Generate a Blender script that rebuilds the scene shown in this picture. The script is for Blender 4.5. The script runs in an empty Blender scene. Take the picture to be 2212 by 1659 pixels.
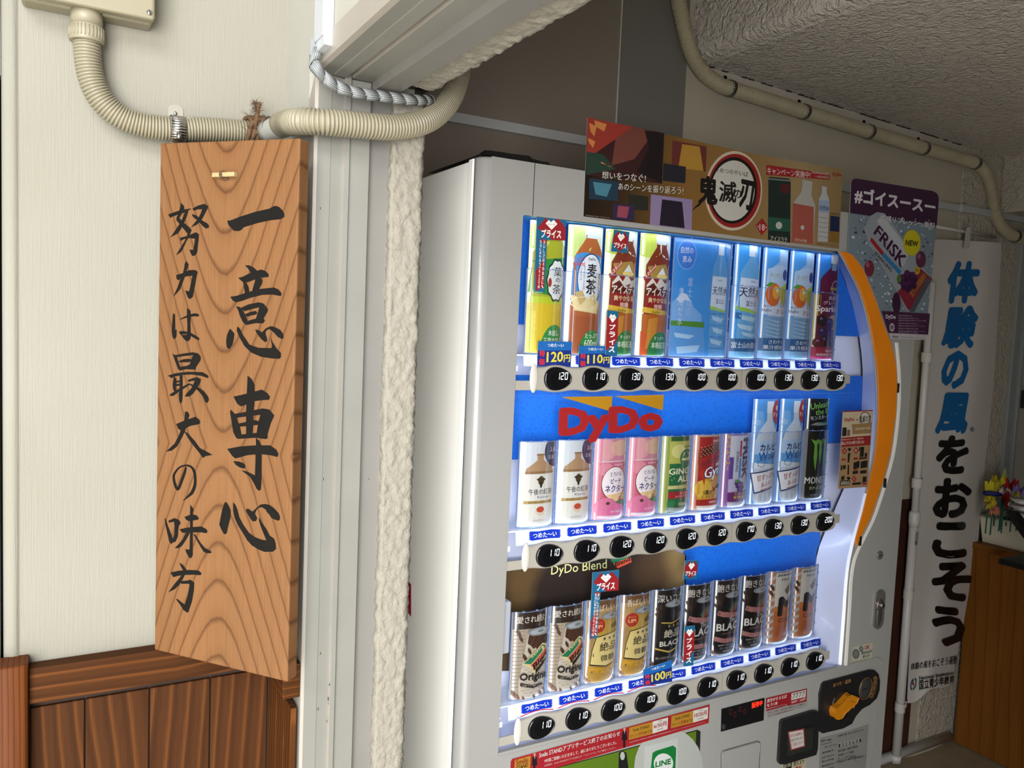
import bpy, math, random
from mathutils import Vector, Matrix, noise
from mathutils.geometry import tessellate_polygon

random.seed(7)
SC = bpy.context.scene
COL = SC.collection

# ---------------------------------------------------------------- camera, world, light, exposure
CX = Vector((0.8712099, 0.0010816, 0.4909095))      # world X (along the machine front) in camera axes (right, down, forward)
CY = Vector((-0.4890308, -0.0855189, 0.8680642))      # world Y (into the room)
CZ = Vector((0.0429209, -0.9963360, -0.0739760))      # world Z (up)
FPX = 1740.0
EYE = Vector((0.0, 0.0, 1.56))

cam_data = bpy.data.cameras.new('camera')
cam = bpy.data.objects.new('camera', cam_data)
COL.objects.link(cam)
right = Vector((CX[0], CY[0], CZ[0]))
down = Vector((CX[1], CY[1], CZ[1]))
fwd = Vector((CX[2], CY[2], CZ[2]))
m = Matrix.Identity(4)
for i in range(3):
    m[i][0] = right[i]; m[i][1] = -down[i]; m[i][2] = -fwd[i]; m[i][3] = EYE[i]
cam.matrix_world = m
cam_data.sensor_width = 36.0
cam_data.lens = FPX / 2212.0 * 36.0
cam_data.clip_start = 0.02
SC.camera = cam

SC.view_settings.view_transform = 'Standard'
SC.view_settings.look = 'None'
SC.view_settings.gamma = 1.0
SC.view_settings.exposure = 0.0
SC.view_settings.use_curve_mapping = False

world = bpy.data.worlds.new('world'); SC.world = world
world.use_nodes = True
bg = world.node_tree.nodes['Background']
bg.inputs[0].default_value = (0.93, 0.96, 1.0, 1)
bg.inputs[1].default_value = 0.45


def area(name, loc, target, sx, sy, power, col=(1, 1, 1), spread=180):
    d = bpy.data.lights.new(name, 'AREA'); d.shape = 'RECTANGLE'
    d.size = sx; d.size_y = sy; d.energy = power; d.color = col
    d.spread = math.radians(spread)
    o = bpy.data.objects.new(name, d); COL.objects.link(o)
    o.location = loc
    o.rotation_euler = (Vector(target) - Vector(loc)).to_track_quat('-Z', 'Y').to_euler()
    return o


# overcast daylight from the open street side, behind and to the left of the camera
area('daylight_street', (-1.6, -3.0, 1.5), (0.6, 1.15, 1.2), 2.4, 2.4, 375, (1.0, 0.99, 0.975))
# open sky straight above the street, whose light comes back up off the pale paving
area('daylight_overhead', (-2.0, -2.4, 3.6), (-2.0, -2.399, 0.0), 3.0, 3.0, 470, (0.97, 0.99, 1.0))


# ---------------------------------------------------------------- geometry helpers
def ray(px, py):
    d = Vector(((px - 1106.0) / FPX, (py - 829.5) / FPX, 1.0))
    return Vector((d.dot(CX), d.dot(CY), d.dot(CZ)))


def at(px, py, axis, val):
    """point of the photograph on the plane axis = val (metres)"""
    d = ray(px, py); i = 'xyz'.index(axis)
    return EYE + d * ((val - EYE[i]) / d[i])


def hit(px, py, p0, n):
    d = ray(px, py)
    return EYE + d * ((p0 - EYE).dot(n) / d.dot(n))


def lin(h):
    h = h.lstrip('#')
    out = []
    for i in (0, 2, 4):
        c = int(h[i:i + 2], 16) / 255.0
        out.append(c / 12.92 if c <= 0.04045 else ((c + 0.055) / 1.055) ** 2.4)
    return tuple(out) + (1.0,)


def dim(h, k):
    """same hue, k times the reflectance"""
    if k == 1.0: return h
    out = '#'
    for c in lin(h)[:3]:
        c *= k; c = c * 12.92 if c <= 0.0031308 else 1.055 * c ** (1 / 2.4) - 0.055
        out += '%02x' % max(0, min(255, round(c * 255)))
    return out


MATS = {}


def mat(name, color='#ffffff', rough=0.5, metal=0.0, emit=0.0, spec=0.5, alpha=None, coat=0.0):
    if name in MATS: return MATS[name]
    m = bpy.data.materials.new(name); m.use_nodes = True
    b = m.node_tree.nodes['Principled BSDF']
    c = lin(color) if isinstance(color, str) else color
    b.inputs['Base Color'].default_value = c
    b.inputs['Roughness'].default_value = rough
    b.inputs['Metallic'].default_value = metal
    b.inputs['Specular IOR Level'].default_value = spec
    b.inputs['Coat Weight'].default_value = coat
    if emit:
        b.inputs['Emission Color'].default_value = c
        b.inputs['Emission Strength'].default_value = emit
    MATS[name] = m
    return m


def paint(hexc, rough=0.42):
    return mat('print_' + hexc.lstrip('#') + ('' if rough == 0.42 else '_%d' % int(rough * 100)), hexc, rough)


def nn(m, t, **kw):
    n = m.node_tree.nodes.new(t)
    for k, v in kw.items():
        if k in n.inputs: n.inputs[k].default_value = v
        else: setattr(n, k, v)
    return n


def lk(m, a, b): m.node_tree.links.new(a, b)


def mathn(m, op, a, b=None):
    n = m.node_tree.nodes.new('ShaderNodeMath'); n.operation = op
    for i, v in enumerate((a, b)):
        if v is None: continue
        if isinstance(v, (int, float)): n.inputs[i].default_value = v
        else: lk(m, v, n.inputs[i])
    return n.outputs[0]


def bsdf(m): return m.node_tree.nodes['Principled BSDF']


def ramp(m, fac, stops):
    r = m.node_tree.nodes.new('ShaderNodeValToRGB')
    el = r.color_ramp.elements
    while len(el) < len(stops): el.new(0.5)
    for e, (p, c) in zip(el, stops):
        e.position = p; e.color = lin(c) if isinstance(c, str) else c
    lk(m, fac, r.inputs[0])
    return r.outputs[0]


def add_bump(m, height, strength=0.3, dist=0.001):
    b = nn(m, 'ShaderNodeBump'); b.inputs['Strength'].default_value = strength
    b.inputs['Distance'].default_value = dist
    lk(m, height, b.inputs['Height']); lk(m, b.outputs[0], bsdf(m).inputs['Normal'])


def world_loc(p):
    v = Vector((0, 0, 0))
    while p is not None: v = v + Vector(p.location); p = p.parent
    return v


def finish(name, V, F, mats, parent=None, MI=None):
    """mesh from world coordinates; its origin is the parent's, or the centre of its own base"""
    if parent is not None: o0 = world_loc(parent)
    else:
        xs = [v[0] for v in V]; ys = [v[1] for v in V]; zs = [v[2] for v in V]
        o0 = Vector(((min(xs) + max(xs)) / 2, (min(ys) + max(ys)) / 2, min(zs)))
    me = bpy.data.meshes.new(name)
    me.from_pydata([(v[0] - o0[0], v[1] - o0[1], v[2] - o0[2]) for v in V], [], F)
    for mt in (mats if isinstance(mats, (list, tuple)) else [mats]): me.materials.append(mt)
    if MI: me.polygons.foreach_set('material_index', MI)
    me.update()
    o = bpy.data.objects.new(name, me); COL.objects.link(o)
    if parent is not None: o.parent = parent
    else: o.location = o0
    return o


def copy_tree(o, parent=None):
    c = o.copy(); COL.objects.link(c); c.parent = parent
    for ch in [x for x in COL.objects if x.parent == o]: copy_tree(ch, c)
    return c


def tag(o, label=None, cat=None, group=None, kind=None):
    if label: o['label'] = label
    if cat: o['category'] = cat
    if group: o['group'] = group
    if kind: o['kind'] = kind
    return o


def thing(name, label, cat, loc, group=None):
    o = bpy.data.objects.new(name, None); COL.objects.link(o)
    o.location = loc; o.empty_display_size = 0.05
    return tag(o, label, cat, group)


class B:
    """collects shapes, then links them as one mesh object"""
    def __init__(s): s.V = []; s.F = []; s.MI = []; s.mi = 0; s.sm = []

    def face(s, idx, smooth=False): s.F.append(idx); s.MI.append(s.mi); s.sm.append(smooth)

    def poly(s, pts):
        b = len(s.V); s.V += [Vector(p) for p in pts]; s.face(list(range(b, b + len(pts)))); return s

    def box(s, x0, x1, y0, y1, z0, z1):
        b = len(s.V)
        s.V += [Vector(p) for p in ((x0, y0, z0), (x1, y0, z0), (x1, y1, z0), (x0, y1, z0), (x0, y0, z1), (x1, y0, z1), (x1, y1, z1), (x0, y1, z1))]
        for f in ((3, 2, 1, 0), (4, 5, 6, 7), (0, 1, 5, 4), (1, 2, 6, 5), (2, 3, 7, 6), (3, 0, 4, 7)):
            s.face([b + i for i in f])
        return s

    def hexa(s, p):  # 8 points, bottom ring then top ring
        b = len(s.V); s.V += [Vector(q) for q in p]
        for f in ((3, 2, 1, 0), (4, 5, 6, 7), (0, 1, 5, 4), (1, 2, 6, 5), (2, 3, 7, 6), (3, 0, 4, 7)):
            s.face([b + i for i in f])
        return s

    def plate(s, loops, vec, sides=True, back=True):
        """outline (with holes) in 3D, thickened by vec"""
        vec = Vector(vec); loops = [[Vector(p) for p in l] for l in loops]
        flat = [p for l in loops for p in l]
        tris = tessellate_polygon(loops)
        b = len(s.V); n = len(flat)
        s.V += flat + [p + vec for p in flat]
        for t in tris:
            s.face([b + i for i in t])
            if back: s.face([b + n + i for i in reversed(t)])
        if sides:
            k = b
            for l in loops:
                m = len(l)
                for i in range(m):
                    j = (i + 1) % m
                    s.face([k + i, k + j, k + n + j, k + n + i])
                k += m
        return s

    def tube(s, pts, rad, seg=16, caps=True, smooth=True, sq=1.0):
        pts = [Vector(p) for p in pts]
        n = len(pts); rr = rad if isinstance(rad, (list, tuple)) else [rad] * n
        T = []
        for i in range(n):
            a = pts[max(i - 1, 0)]; c = pts[min(i + 1, n - 1)]
            d = (c - a)
            T.append(d.normalized() if d.length > 1e-9 else (T[-1] if T else Vector((0, 0, 1))))
        up = Vector((0, 0, 1)) if abs(T[0].z) < 0.9 else Vector((1, 0, 0))
        N = (up - T[0] * up.dot(T[0])).normalized()
        b = len(s.V)
        for i in range(n):
            N = (N - T[i] * N.dot(T[i])).normalized(); Bn = T[i].cross(N)
            for k in range(seg):
                a = 2 * math.pi * k / seg
                s.V.append(pts[i] + (N * math.cos(a) + Bn * math.sin(a) * sq) * rr[i])
        for i in range(n - 1):
            for k in range(seg):
                k2 = (k + 1) % seg
                s.face([b + i * seg + k, b + i * seg + k2, b + (i + 1) * seg + k2, b + (i + 1) * seg + k], smooth)
        if caps:
            s.face([b + k for k in range(seg)][::-1]); s.face([b + (n - 1) * seg + k for k in range(seg)])
        return s

    def cyl(s, a, c, r, seg=20, r2=None):
        return s.tube([a, c], [r, r if r2 is None else r2], seg)

    def dome(s, c, rx, ry, rz, seg=16, rings=8, lo=-90, hi=90):
        b = len(s.V); c = Vector(c)
        for i in range(rings + 1):
            t = math.radians(lo + (hi - lo) * i / rings)
            for k in range(seg):
                a = 2 * math.pi * k / seg
                s.V.append(c + Vector((rx * math.cos(t) * math.cos(a), ry * math.cos(t) * math.sin(a), rz * math.sin(t))))
        for i in range(rings):
            for k in range(seg):
                k2 = (k + 1) % seg
                s.face([b + i * seg + k, b + i * seg + k2, b + (i + 1) * seg + k2, b + (i + 1) * seg + k], True)
        return s

    def grid(s, fn, nu, nv, smooth=True, wrap=False):
        b = len(s.V)
        for j in range(nv + 1):
            for i in range(nu + 1): s.V.append(Vector(fn(i / nu, j / nv)))
        for j in range(nv):
            for i in range(nu):
                a = b + j * (nu + 1) + i
                s.face([a, a + 1, a + nu + 2, a + nu + 1], smooth)
        return s

    def build(s, name, mats, parent=None, bevel=0.0, seg=2):
        o = finish(name, s.V, s.F, mats, parent, s.MI)
        o.data.polygons.foreach_set('use_smooth', s.sm)
        if bevel:
            md = o.modifiers.new('bevel', 'BEVEL'); md.width = bevel; md.segments = seg
            md.limit_method = 'ANGLE'; md.angle_limit = math.radians(40)
        return o


def smooth_path(pts, n=8):
    """Catmull-Rom through the points"""
    P = [Vector(p) for p in pts]; P = [P[0] * 2 - P[1]] + P + [P[-1] * 2 - P[-2]]
    out = []
    for i in range(1, len(P) - 2):
        for k in range(n):
            t = k / n
            a, b, c, d = P[i - 1], P[i], P[i + 1], P[i + 2]
            out.append(0.5 * ((2 * b) + (c - a) * t + (2 * a - 5 * b + 4 * c - d) * t * t + (3 * b - a - 3 * c + d) * t ** 3))
    out.append(P[-2])
    return out


def resample(pts, step):
    L = [0.0]
    for a, b in zip(pts, pts[1:]): L.append(L[-1] + (b - a).length)
    n = max(2, int(L[-1] / step)); out = []; j = 0
    for i in range(n + 1):
        s = L[-1] * i / n
        while j < len(L) - 2 and L[j + 1] < s: j += 1
        t = (s - L[j]) / max(1e-9, L[j + 1] - L[j])
        out.append(pts[j].lerp(pts[j + 1], t))
    return out


def corrugated(path, r, pitch, seg=22, depth=0.12):
    pts = resample(smooth_path(path, 10), pitch / 6)
    prof = (1.0, 1.0, 0.985, 1 - depth, 1 - depth, 0.985)
    b = B(); b.tube(pts, [r * prof[i % 6] for i in range(len(pts))], seg)
    return b


# ---- flat print: polygons, text and ellipses laid on a surface, each layer a hair above the last
TXT = {}


def text_shape(s, bold):
    """glyph outlines as a mesh; weight is added by overlaying slightly shifted copies"""
    k = (s, bold)
    if k not in TXT:
        c = bpy.data.curves.new('t', 'FONT'); c.body = s; c.resolution_u = 2; c.align_x = 'CENTER'
        o = bpy.data.objects.new('t', c); me = o.to_mesh()
        v0 = [(v.co.x, v.co.y) for v in me.vertices]; f0 = [tuple(p.vertices) for p in me.polygons]
        o.to_mesh_clear(); bpy.data.objects.remove(o); bpy.data.curves.remove(c)
        q = bold * 0.8
        if bold <= 0.005: sh = [(0, 0)]
        elif bold < 0.025: sh = [(-q, 0), (q, 0)]
        elif bold < 0.04: sh = [(-q, -q * .6), (q, -q * .6), (0, q * .8)]
        else: sh = [(q * math.cos(a), q * math.sin(a)) for a in [i * math.pi / 4 for i in range(8)]] + [(0, 0)]
        vs = [(x + dx, y + dy) for dx, dy in sh for x, y in v0]
        x0 = min(v[0] for v in vs); x1 = max(v[0] for v in vs); y0 = min(v[1] for v in vs); y1 = max(v[1] for v in vs)
        nv = [((a - x0) / (x1 - x0), (b - y0) / max(1e-6, y1 - y0)) for a, b in vs]; n = len(v0)
        TXT[k] = ([nv[i * n:(i + 1) * n] for i in range(len(sh))], f0)
    return TXT[k]


class Sheet:
    """fn(x, y, lift) -> 3D point; lift in metres off the surface"""
    def __init__(s, fn, eps=0.00003, cuts=None, clip=None, base=0.0):
        s.k = 1.0; s.fn = fn; s.eps = eps; s.cuts = cuts; s.lift = base; s.V = []; s.F = []; s.MI = []; s.mats = []; s.clip = clip

    def _m(s, col):
        m = paint(dim(col, s.k)) if isinstance(col, str) else col
        if m not in s.mats: s.mats.append(m)
        return s.mats.index(m)

    def _add(s, vs, fs, col, layer=True):
        mi = s._m(col)
        if layer: s.lift += s.eps
        if s.cuts is None:
            b = len(s.V); s.V += [s.fn(x, y, s.lift) for x, y in vs]
            for f in fs: s.F.append([b + i for i in f]); s.MI.append(mi)
            return
        n = s.cuts
        for f in fs:
            P = [vs[i] for i in f]
            lo = max(0, min(n - 1, int(math.floor(min(p[0] for p in P) * n)))); hi = max(0, min(n - 1, int(math.floor(max(p[0] for p in P) * n))))
            if max(p[0] for p in P) <= 0 or min(p[0] for p in P) >= 1: continue
            for k in range(lo, hi + 1):
                Q = s._clip(P, 0, k / n, (k + 1) / n)
                Q = s._clip(Q, 1, 0.0, 1.0) if Q else Q
                if len(Q) > 2:
                    b = len(s.V); s.V += [s.fn(x, y, s.lift) for x, y in Q]
                    s.F.append(list(range(b, b + len(Q)))); s.MI.append(mi)

    @staticmethod
    def _clip(P, ax, lo, hi):
        for sgn, lim in ((1, lo), (-1, -hi)):
            out = []
            for i in range(len(P)):
                a, b = P[i - 1], P[i]
                da, db = sgn * a[ax] - lim, sgn * b[ax] - lim
                if (da >= 0) != (db >= 0):
                    t = da / (da - db); out.append((a[0] + (b[0] - a[0]) * t, a[1] + (b[1] - a[1]) * t))
                if db >= 0: out.append(b)
            P = out
            if not P: return []
        return P

    def poly(s, pts, col, layer=True):
        tris = tessellate_polygon([[Vector((x, y, 0)) for x, y in pts]])
        s._add(list(pts), tris, col, layer); return s

    def rect(s, x0, y0, x1, y1, col): return s.poly([(x0, y0), (x1, y0), (x1, y1), (x0, y1)], col)

    def quad(s, a, b, c, d, col): return s.poly([a, b, c, d], col)

    def ell(s, cx, cy, rx, ry, col, n=24, rot=0.0, a0=0, a1=360):
        co, si = math.cos(rot), math.sin(rot); P = []
        for k in range(n + (0 if a1 - a0 == 360 else 1)):
            a = math.radians(a0 + (a1 - a0) * k / n); x, y = rx * math.cos(a), ry * math.sin(a)
            P.append((cx + x * co - y * si, cy + x * si + y * co))
        return s.poly(P, col)

    def ring(s, cx, cy, rx, ry, w, col, n=28, rot=0.0, a0=0.0, a1=360.0):
        co, si = math.cos(rot), math.sin(rot); V = []; F = []
        for k in range(n + 1):
            a = math.radians(a0 + (a1 - a0) * k / n)
            for q in (1.0, 1.0 - w):
                x, y = rx * q * math.cos(a), ry * q * math.sin(a)
                V.append((cx + x * co - y * si, cy + x * si + y * co))
        for k in range(n): F.append((2 * k, 2 * k + 1, 2 * k + 3, 2 * k + 2))
        s._add(V, F, col); return s

    def text(s, t, tl, tr, br, bl, col, bold=0.0):
        copies, fs = text_shape(t, bold)
        for k, vs in enumerate(copies):
            out = []
            for u, v in vs:
                w = 1 - v
                x = (tl[0] * (1 - u) + tr[0] * u) * (1 - w) + (bl[0] * (1 - u) + br[0] * u) * w
                y = (tl[1] * (1 - u) + tr[1] * u) * (1 - w) + (bl[1] * (1 - u) + br[1] * u) * w
                out.append((x, y))
            if k: s.lift += 0.000008
            s._add(out, fs, col, k == 0)
        return s

    def tr(s, t, x0, y0, x1, y1, col, bold=0.0, slope=0.0):
        """text in an axis-parallel frame (top-left, bottom-right), slope = dy/dx of the baseline"""
        d = slope * (x1 - x0)
        return s.text(t, (x0, y0), (x1, y0 + d), (x1, y1 + d), (x0, y1), col, bold)

    def build(s, name, parent=None):
        return finish(name, s.V, s.F, s.mats or [paint('#ffffff')], parent, s.MI)


def plane_fn(axis, val, toward):
    """px -> point on plane, lifted toward the viewer (sign 'toward' along the axis)"""
    i = 'xyz'.index(axis)
    def fn(x, y, l):
        p = at(x, y, axis, val); p[i] += toward * l; return p
    return fn


def stroke_outline(pts):
    """variable-width brush stroke (x, y, r) -> list of quads"""
    P = smooth_path([(x, y, r) for x, y, r in pts], 5)
    L, Rr = [], []
    for i, p in enumerate(P):
        a = P[max(i - 1, 0)]; c = P[min(i + 1, len(P) - 1)]
        d = Vector((c.x - a.x, c.y - a.y)); d = d.normalized() if d.length else Vector((1, 0))
        n = Vector((-d.y, d.x)); r = max(p.z, 0.5)
        L.append((p.x + n.x * r, p.y + n.y * r)); Rr.append((p.x - n.x * r, p.y - n.y * r))
    return L, Rr
# ================================================================ materials of the building
def m_wallpaper():
    m = mat('ribbed_wallpaper', '#827f73', 0.85)
    tc = nn(m, 'ShaderNodeTexCoord'); mp = nn(m, 'ShaderNodeMapping'); mp.inputs['Scale'].default_value = (1, 1, 0.02)
    lk(m, tc.outputs['Object'], mp.inputs[0])
    n1 = nn(m, 'ShaderNodeTexNoise', Scale=560.0, Detail=2.0); lk(m, mp.outputs[0], n1.inputs['Vector'])
    n2 = nn(m, 'ShaderNodeTexNoise', Scale=4.0, Detail=5.0); lk(m, tc.outputs['Object'], n2.inputs['Vector'])
    n3 = nn(m, 'ShaderNodeTexNoise', Scale=260.0, Detail=3.0); lk(m, tc.outputs['Object'], n3.inputs['Vector'])
    c = ramp(m, n2.outputs[0], [(0.25, '#7f7b6f'), (0.5, '#827f73'), (0.75, '#858277')])
    lk(m, c, bsdf(m).inputs['Base Color'])
    h = mathn(m, 'ADD', n1.outputs[0], mathn(m, 'MULTIPLY', n3.outputs[0], 0.6))
    add_bump(m, h, 0.5, 0.0012)
    return m


def m_stucco(name, c, bump=0.6, scale=70, dist=0.004):
    m = mat(name, c, 0.8)
    tc = nn(m, 'ShaderNodeTexCoord')
    n1 = nn(m, 'ShaderNodeTexNoise', Scale=scale * 1.0, Detail=3.0, Distortion=1.2); lk(m, tc.outputs['Object'], n1.inputs['Vector'])
    n2 = nn(m, 'ShaderNodeTexNoise', Scale=scale * 3.0, Detail=3.0); lk(m, tc.outputs['Object'], n2.inputs['Vector'])
    h = mathn(m, 'ADD', n1.outputs[0], mathn(m, 'MULTIPLY', n2.outputs[0], 0.35))
    add_bump(m, h, bump, dist)
    return m


def m_plain(name, c, rough=0.7, amt=0.04, scale=6.0, bump=0.0, coat=0.0):
    """plain paint with a slight unevenness of tone"""
    m = mat(name, c, rough, coat=coat)
    tc = nn(m, 'ShaderNodeTexCoord')
    n1 = nn(m, 'ShaderNodeTexNoise', Scale=scale, Detail=5.0); lk(m, tc.outputs['Object'], n1.inputs['Vector'])
    b = lin(c); lo = tuple(x * (1 - 2 * amt) for x in b[:3]) + (1,); hi = tuple(min(1, x * (1 + amt)) for x in b[:3]) + (1,)
    lk(m, ramp(m, n1.outputs[0], [(0.3, lo), (0.65, hi)]), bsdf(m).inputs['Base Color'])
    if bump:
        n2 = nn(m, 'ShaderNodeTexNoise', Scale=400.0, Detail=2.0); lk(m, tc.outputs['Object'], n2.inputs['Vector'])
        add_bump(m, n2.outputs[0], bump, 0.001)
    return m


def m_wood(name, base, line, light, kx, kz, zc, freq, uaxis=0, zaxis=2, two_way=True, rnd=0.0, rough=0.5, sharp=0.72, wobble=0.012, soft=0.0009, zr=1.3, broad=False, spec_=0.08):
    """plain-sawn grain: growth rings cut at a slant give nested arches along the middle and
    straighter lines at the sides; zc is where the arches turn over"""
    m = mat(name, base, rough, spec=spec_)
    tc = nn(m, 'ShaderNodeTexCoord'); sx = nn(m, 'ShaderNodeSeparateXYZ')
    oi = nn(m, 'ShaderNodeObjectInfo')
    wob = nn(m, 'ShaderNodeTexNoise', Scale=6.0, Detail=1.5)
    sc3 = [1.0, 1.0, 1.0]; sc3[zaxis] = 0.35
    mp = nn(m, 'ShaderNodeMapping'); mp.inputs['Scale'].default_value = sc3
    lk(m, tc.outputs['Object'], mp.inputs[0]); lk(m, mp.outputs[0], wob.inputs['Vector'])
    lk(m, tc.outputs['Object'], sx.inputs[0])
    r = oi.outputs['Random']
    U = sx.outputs[uaxis]; Z = sx.outputs[zaxis]
    u = mathn(m, 'ADD', U, mathn(m, 'ADD', mathn(m, 'MULTIPLY', mathn(m, 'SUBTRACT', r, 0.5), rnd), 0.0))
    u = mathn(m, 'ADD', u, mathn(m, 'MULTIPLY', mathn(m, 'SUBTRACT', wob.outputs[0], 0.5), wobble * 2))
    z = mathn(m, 'SUBTRACT', Z, zc)
    if rnd: z = mathn(m, 'ADD', z, mathn(m, 'MULTIPLY', mathn(m, 'SUBTRACT', r, 0.5), zr))
    az = mathn(m, 'ABSOLUTE', z) if two_way else z
    uu = mathn(m, 'SQRT', mathn(m, 'ADD', mathn(m, 'MULTIPLY', u, u), soft))
    g = mathn(m, 'SUBTRACT', mathn(m, 'MULTIPLY', uu, kx), mathn(m, 'MULTIPLY', az, kz))
    g = mathn(m, 'ADD', g, mathn(m, 'MULTIPLY', wob.outputs[1], 0.02))
    n4 = nn(m, 'ShaderNodeTexNoise', Scale=90.0, Detail=2.0); lk(m, mp.outputs[0], n4.inputs['Vector'])
    g = mathn(m, 'ADD', g, mathn(m, 'MULTIPLY', n4.outputs[0], 0.004))
    f = mathn(m, 'FRACT', mathn(m, 'MULTIPLY', g, freq))
    n2 = nn(m, 'ShaderNodeTexNoise', Scale=7.0, Detail=2.0); lk(m, mp.outputs[0], n2.inputs['Vector'])
    fib = nn(m, 'ShaderNodeTexNoise', Scale=140.0, Detail=4.0)
    mp2 = nn(m, 'ShaderNodeMapping'); mp2.inputs['Scale'].default_value = [0.06 if i == zaxis else 3 for i in range(3)]
    lk(m, tc.outputs['Object'], mp2.inputs[0]); lk(m, mp2.outputs[0], fib.inputs['Vector'])
    c1 = ramp(m, f, [(0.0, base), (0.3, light), (0.78, light), (0.93, line), (1.0, base)])
    if broad: c1 = ramp(m, f, [(0.0, light), (0.3, base), (0.55, base), (0.78, line), (0.86, base), (1.0, light)])
    mix = nn(m, 'ShaderNodeMix', data_type='RGBA', blend_type='MULTIPLY')
    mix.inputs[0].default_value = 1.0
    lk(m, c1, mix.inputs[6])
    lk(m, ramp(m, mathn(m, 'ADD', mathn(m, 'MULTIPLY', fib.outputs[0], 0.6), mathn(m, 'MULTIPLY', n2.outputs[0], 0.4)),
               [(0.3, (0.78, 0.76, 0.74, 1)), (0.62, (1.06, 1.05, 1.04, 1))]), mix.inputs[7])
    lk(m, mix.outputs[2], bsdf(m).inputs['Base Color'])
    add_bump(m, fib.outputs[0], 0.12, 0.0006)
    return m


WALLPAPER = m_wallpaper()
PLASTER = m_stucco('rough_plaster', '#847f73', 0.7, 110, 0.003)
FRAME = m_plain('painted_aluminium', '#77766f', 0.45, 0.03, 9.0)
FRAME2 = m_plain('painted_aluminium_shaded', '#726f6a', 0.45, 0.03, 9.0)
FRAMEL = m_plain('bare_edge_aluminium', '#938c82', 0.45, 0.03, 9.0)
BEIGE = m_plain('beige_conduit_plastic', '#827b67', 0.45, 0.03, 12.0)
BOXM = m_plain('beige_box_plastic', '#7e7761', 0.4, 0.02, 8.0)
CHROME = mat('chrome', '#b9b5ae', 0.22, 1.0)
STEEL = mat('brushed_steel', '#8f8d88', 0.35, 1.0)
BLACK = mat('black_gap', '#0b0b0c', 0.6)
WHITEPL = mat('white_plastic', '#d9d9d8', 0.4)

YW = 1.228           # face of the left wall
XJ = 0.294           # street-side face of the partition
YJ = 1.079           # face of the door jamb
XK = 0.455           # room-side face of the partition
ZL = 1.56 + 0.318    # underside of the lintel
YB = 1.81            # back wall of the vending room


def zat(px, py, axis, v): return at(px, py, axis, v)[2]


# ================================================================ left wall, partition, door frame
xl = at(12, 800, 'y', YW)[0]; xe = at(40, 800, 'y', YW)[0]
prof = [(xl - 0.004, YW + 0.2), (xl - 0.004, YW + 0.012)]
for k in range(7):
    a = math.radians(180 + 90 * k / 6); r = 0.012
    prof.append((xl - 0.004 + r + r * math.cos(a), YW - 0.0035 + r + r * math.sin(a)))
prof += [(xe - 0.0015, YW - 0.0035), (xe, YW), (XJ + 0.05, YW), (XJ + 0.05, YW + 0.2)]
b = B()
n = len(prof)
for z in (0.0, 2.75): b.V += [Vector((x, y, z)) for x, y in prof]
for i in range(n):
    j = (i + 1) % n; b.face([i, j, n + j, n + i], 2 <= i <= 9)
b.face(list(range(n))[::-1]); b.face([n + i for i in range(n)])
wl = b.build('wall_left', WALLPAPER); tag(wl, kind='structure')

# dark gap and grey frame of the neighbouring door, far left
b = B(); b.box(xl - 0.07, xl - 0.0072, YW + 0.004, YW + 0.03, 0, 1.56 + 0.285); t = b.build('trim_1', m_plain('grey_door_frame', '#94989a', 0.4), bevel=0.002); tag(t, kind='structure')
b = B(); b.box(xl - 0.06, xl - 0.003, YW + 0.031, YW + 0.05, 0, 1.56 + 0.285); t = b.build('trim_2', BLACK); tag(t, kind='structure')
b = B(); b.box(xl - 0.3, xl - 0.0045, YW + 0.006, YW + 0.2, 1.56 + 0.286, 2.75); t = b.build('wall_left', WALLPAPER); tag(t, kind='structure')
b = B(); b.box(-2.2, xl - 0.056, YW + 0.03, YW + 0.2, 0, 1.56 + 0.2855); t = b.build('wall_left', mat('outer_wall_paint', '#b8b5aa', 0.8)); tag(t, kind='structure')

PW = m_plain('smooth_cream_wall', '#a4a196', 0.85, 0.03, 5.0, 0.25)
b = B()
b.box(XJ, XK - 0.004, YJ + 0.028, YB - 0.001, 0, ZL + 0.03)        # behind the jamb, up to the back wall
b.box(XJ, XK - 0.004, -1.6, YB - 0.001, ZL + 0.03, 2.75)           # over the lintel
b.box(XJ, XK - 0.004, -1.6, -0.6, 0, ZL + 0.03)                   # unseen near side of the opening, reach set to shade the room's right
pw = b.build('wall_partition', PW); tag(pw, kind='structure')

# the frame profile: (distance from the street face, depth behind the face plane)
DP = [(0.0, 0.028), (0.0, 0.0), (0.0045, -0.001), (0.0225, -0.001), (0.0232, -0.0001), (0.0395, 0.001), (0.0405, -0.0055), (0.047, -0.0055),
      (0.0485, 0.0), (0.0765, 0.0), (0.077, 0.012), (0.1095, 0.012), (0.1095, 0.028)]
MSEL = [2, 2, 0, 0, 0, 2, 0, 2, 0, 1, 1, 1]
b = B()
for i in range(len(DP) - 1):
    (u0, d0), (u1, d1) = DP[i], DP[i + 1]
    b.mi = MSEL[i]
    b.poly([(XJ + u0, YJ + d0, 0), (XJ + u1, YJ + d1, 0), (XJ + u1, YJ + d1, ZL - d1 + 0.0), (XJ + u0, YJ + d0, ZL - d0 + 0.0)])
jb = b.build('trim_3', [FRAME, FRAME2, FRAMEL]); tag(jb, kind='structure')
LD = [(-0.002, 0.034), (-0.002, 0.003)] + [(u, -d) for u, d in DP[2:12]] + [(0.1095, 0.034)]
b = B()
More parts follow.
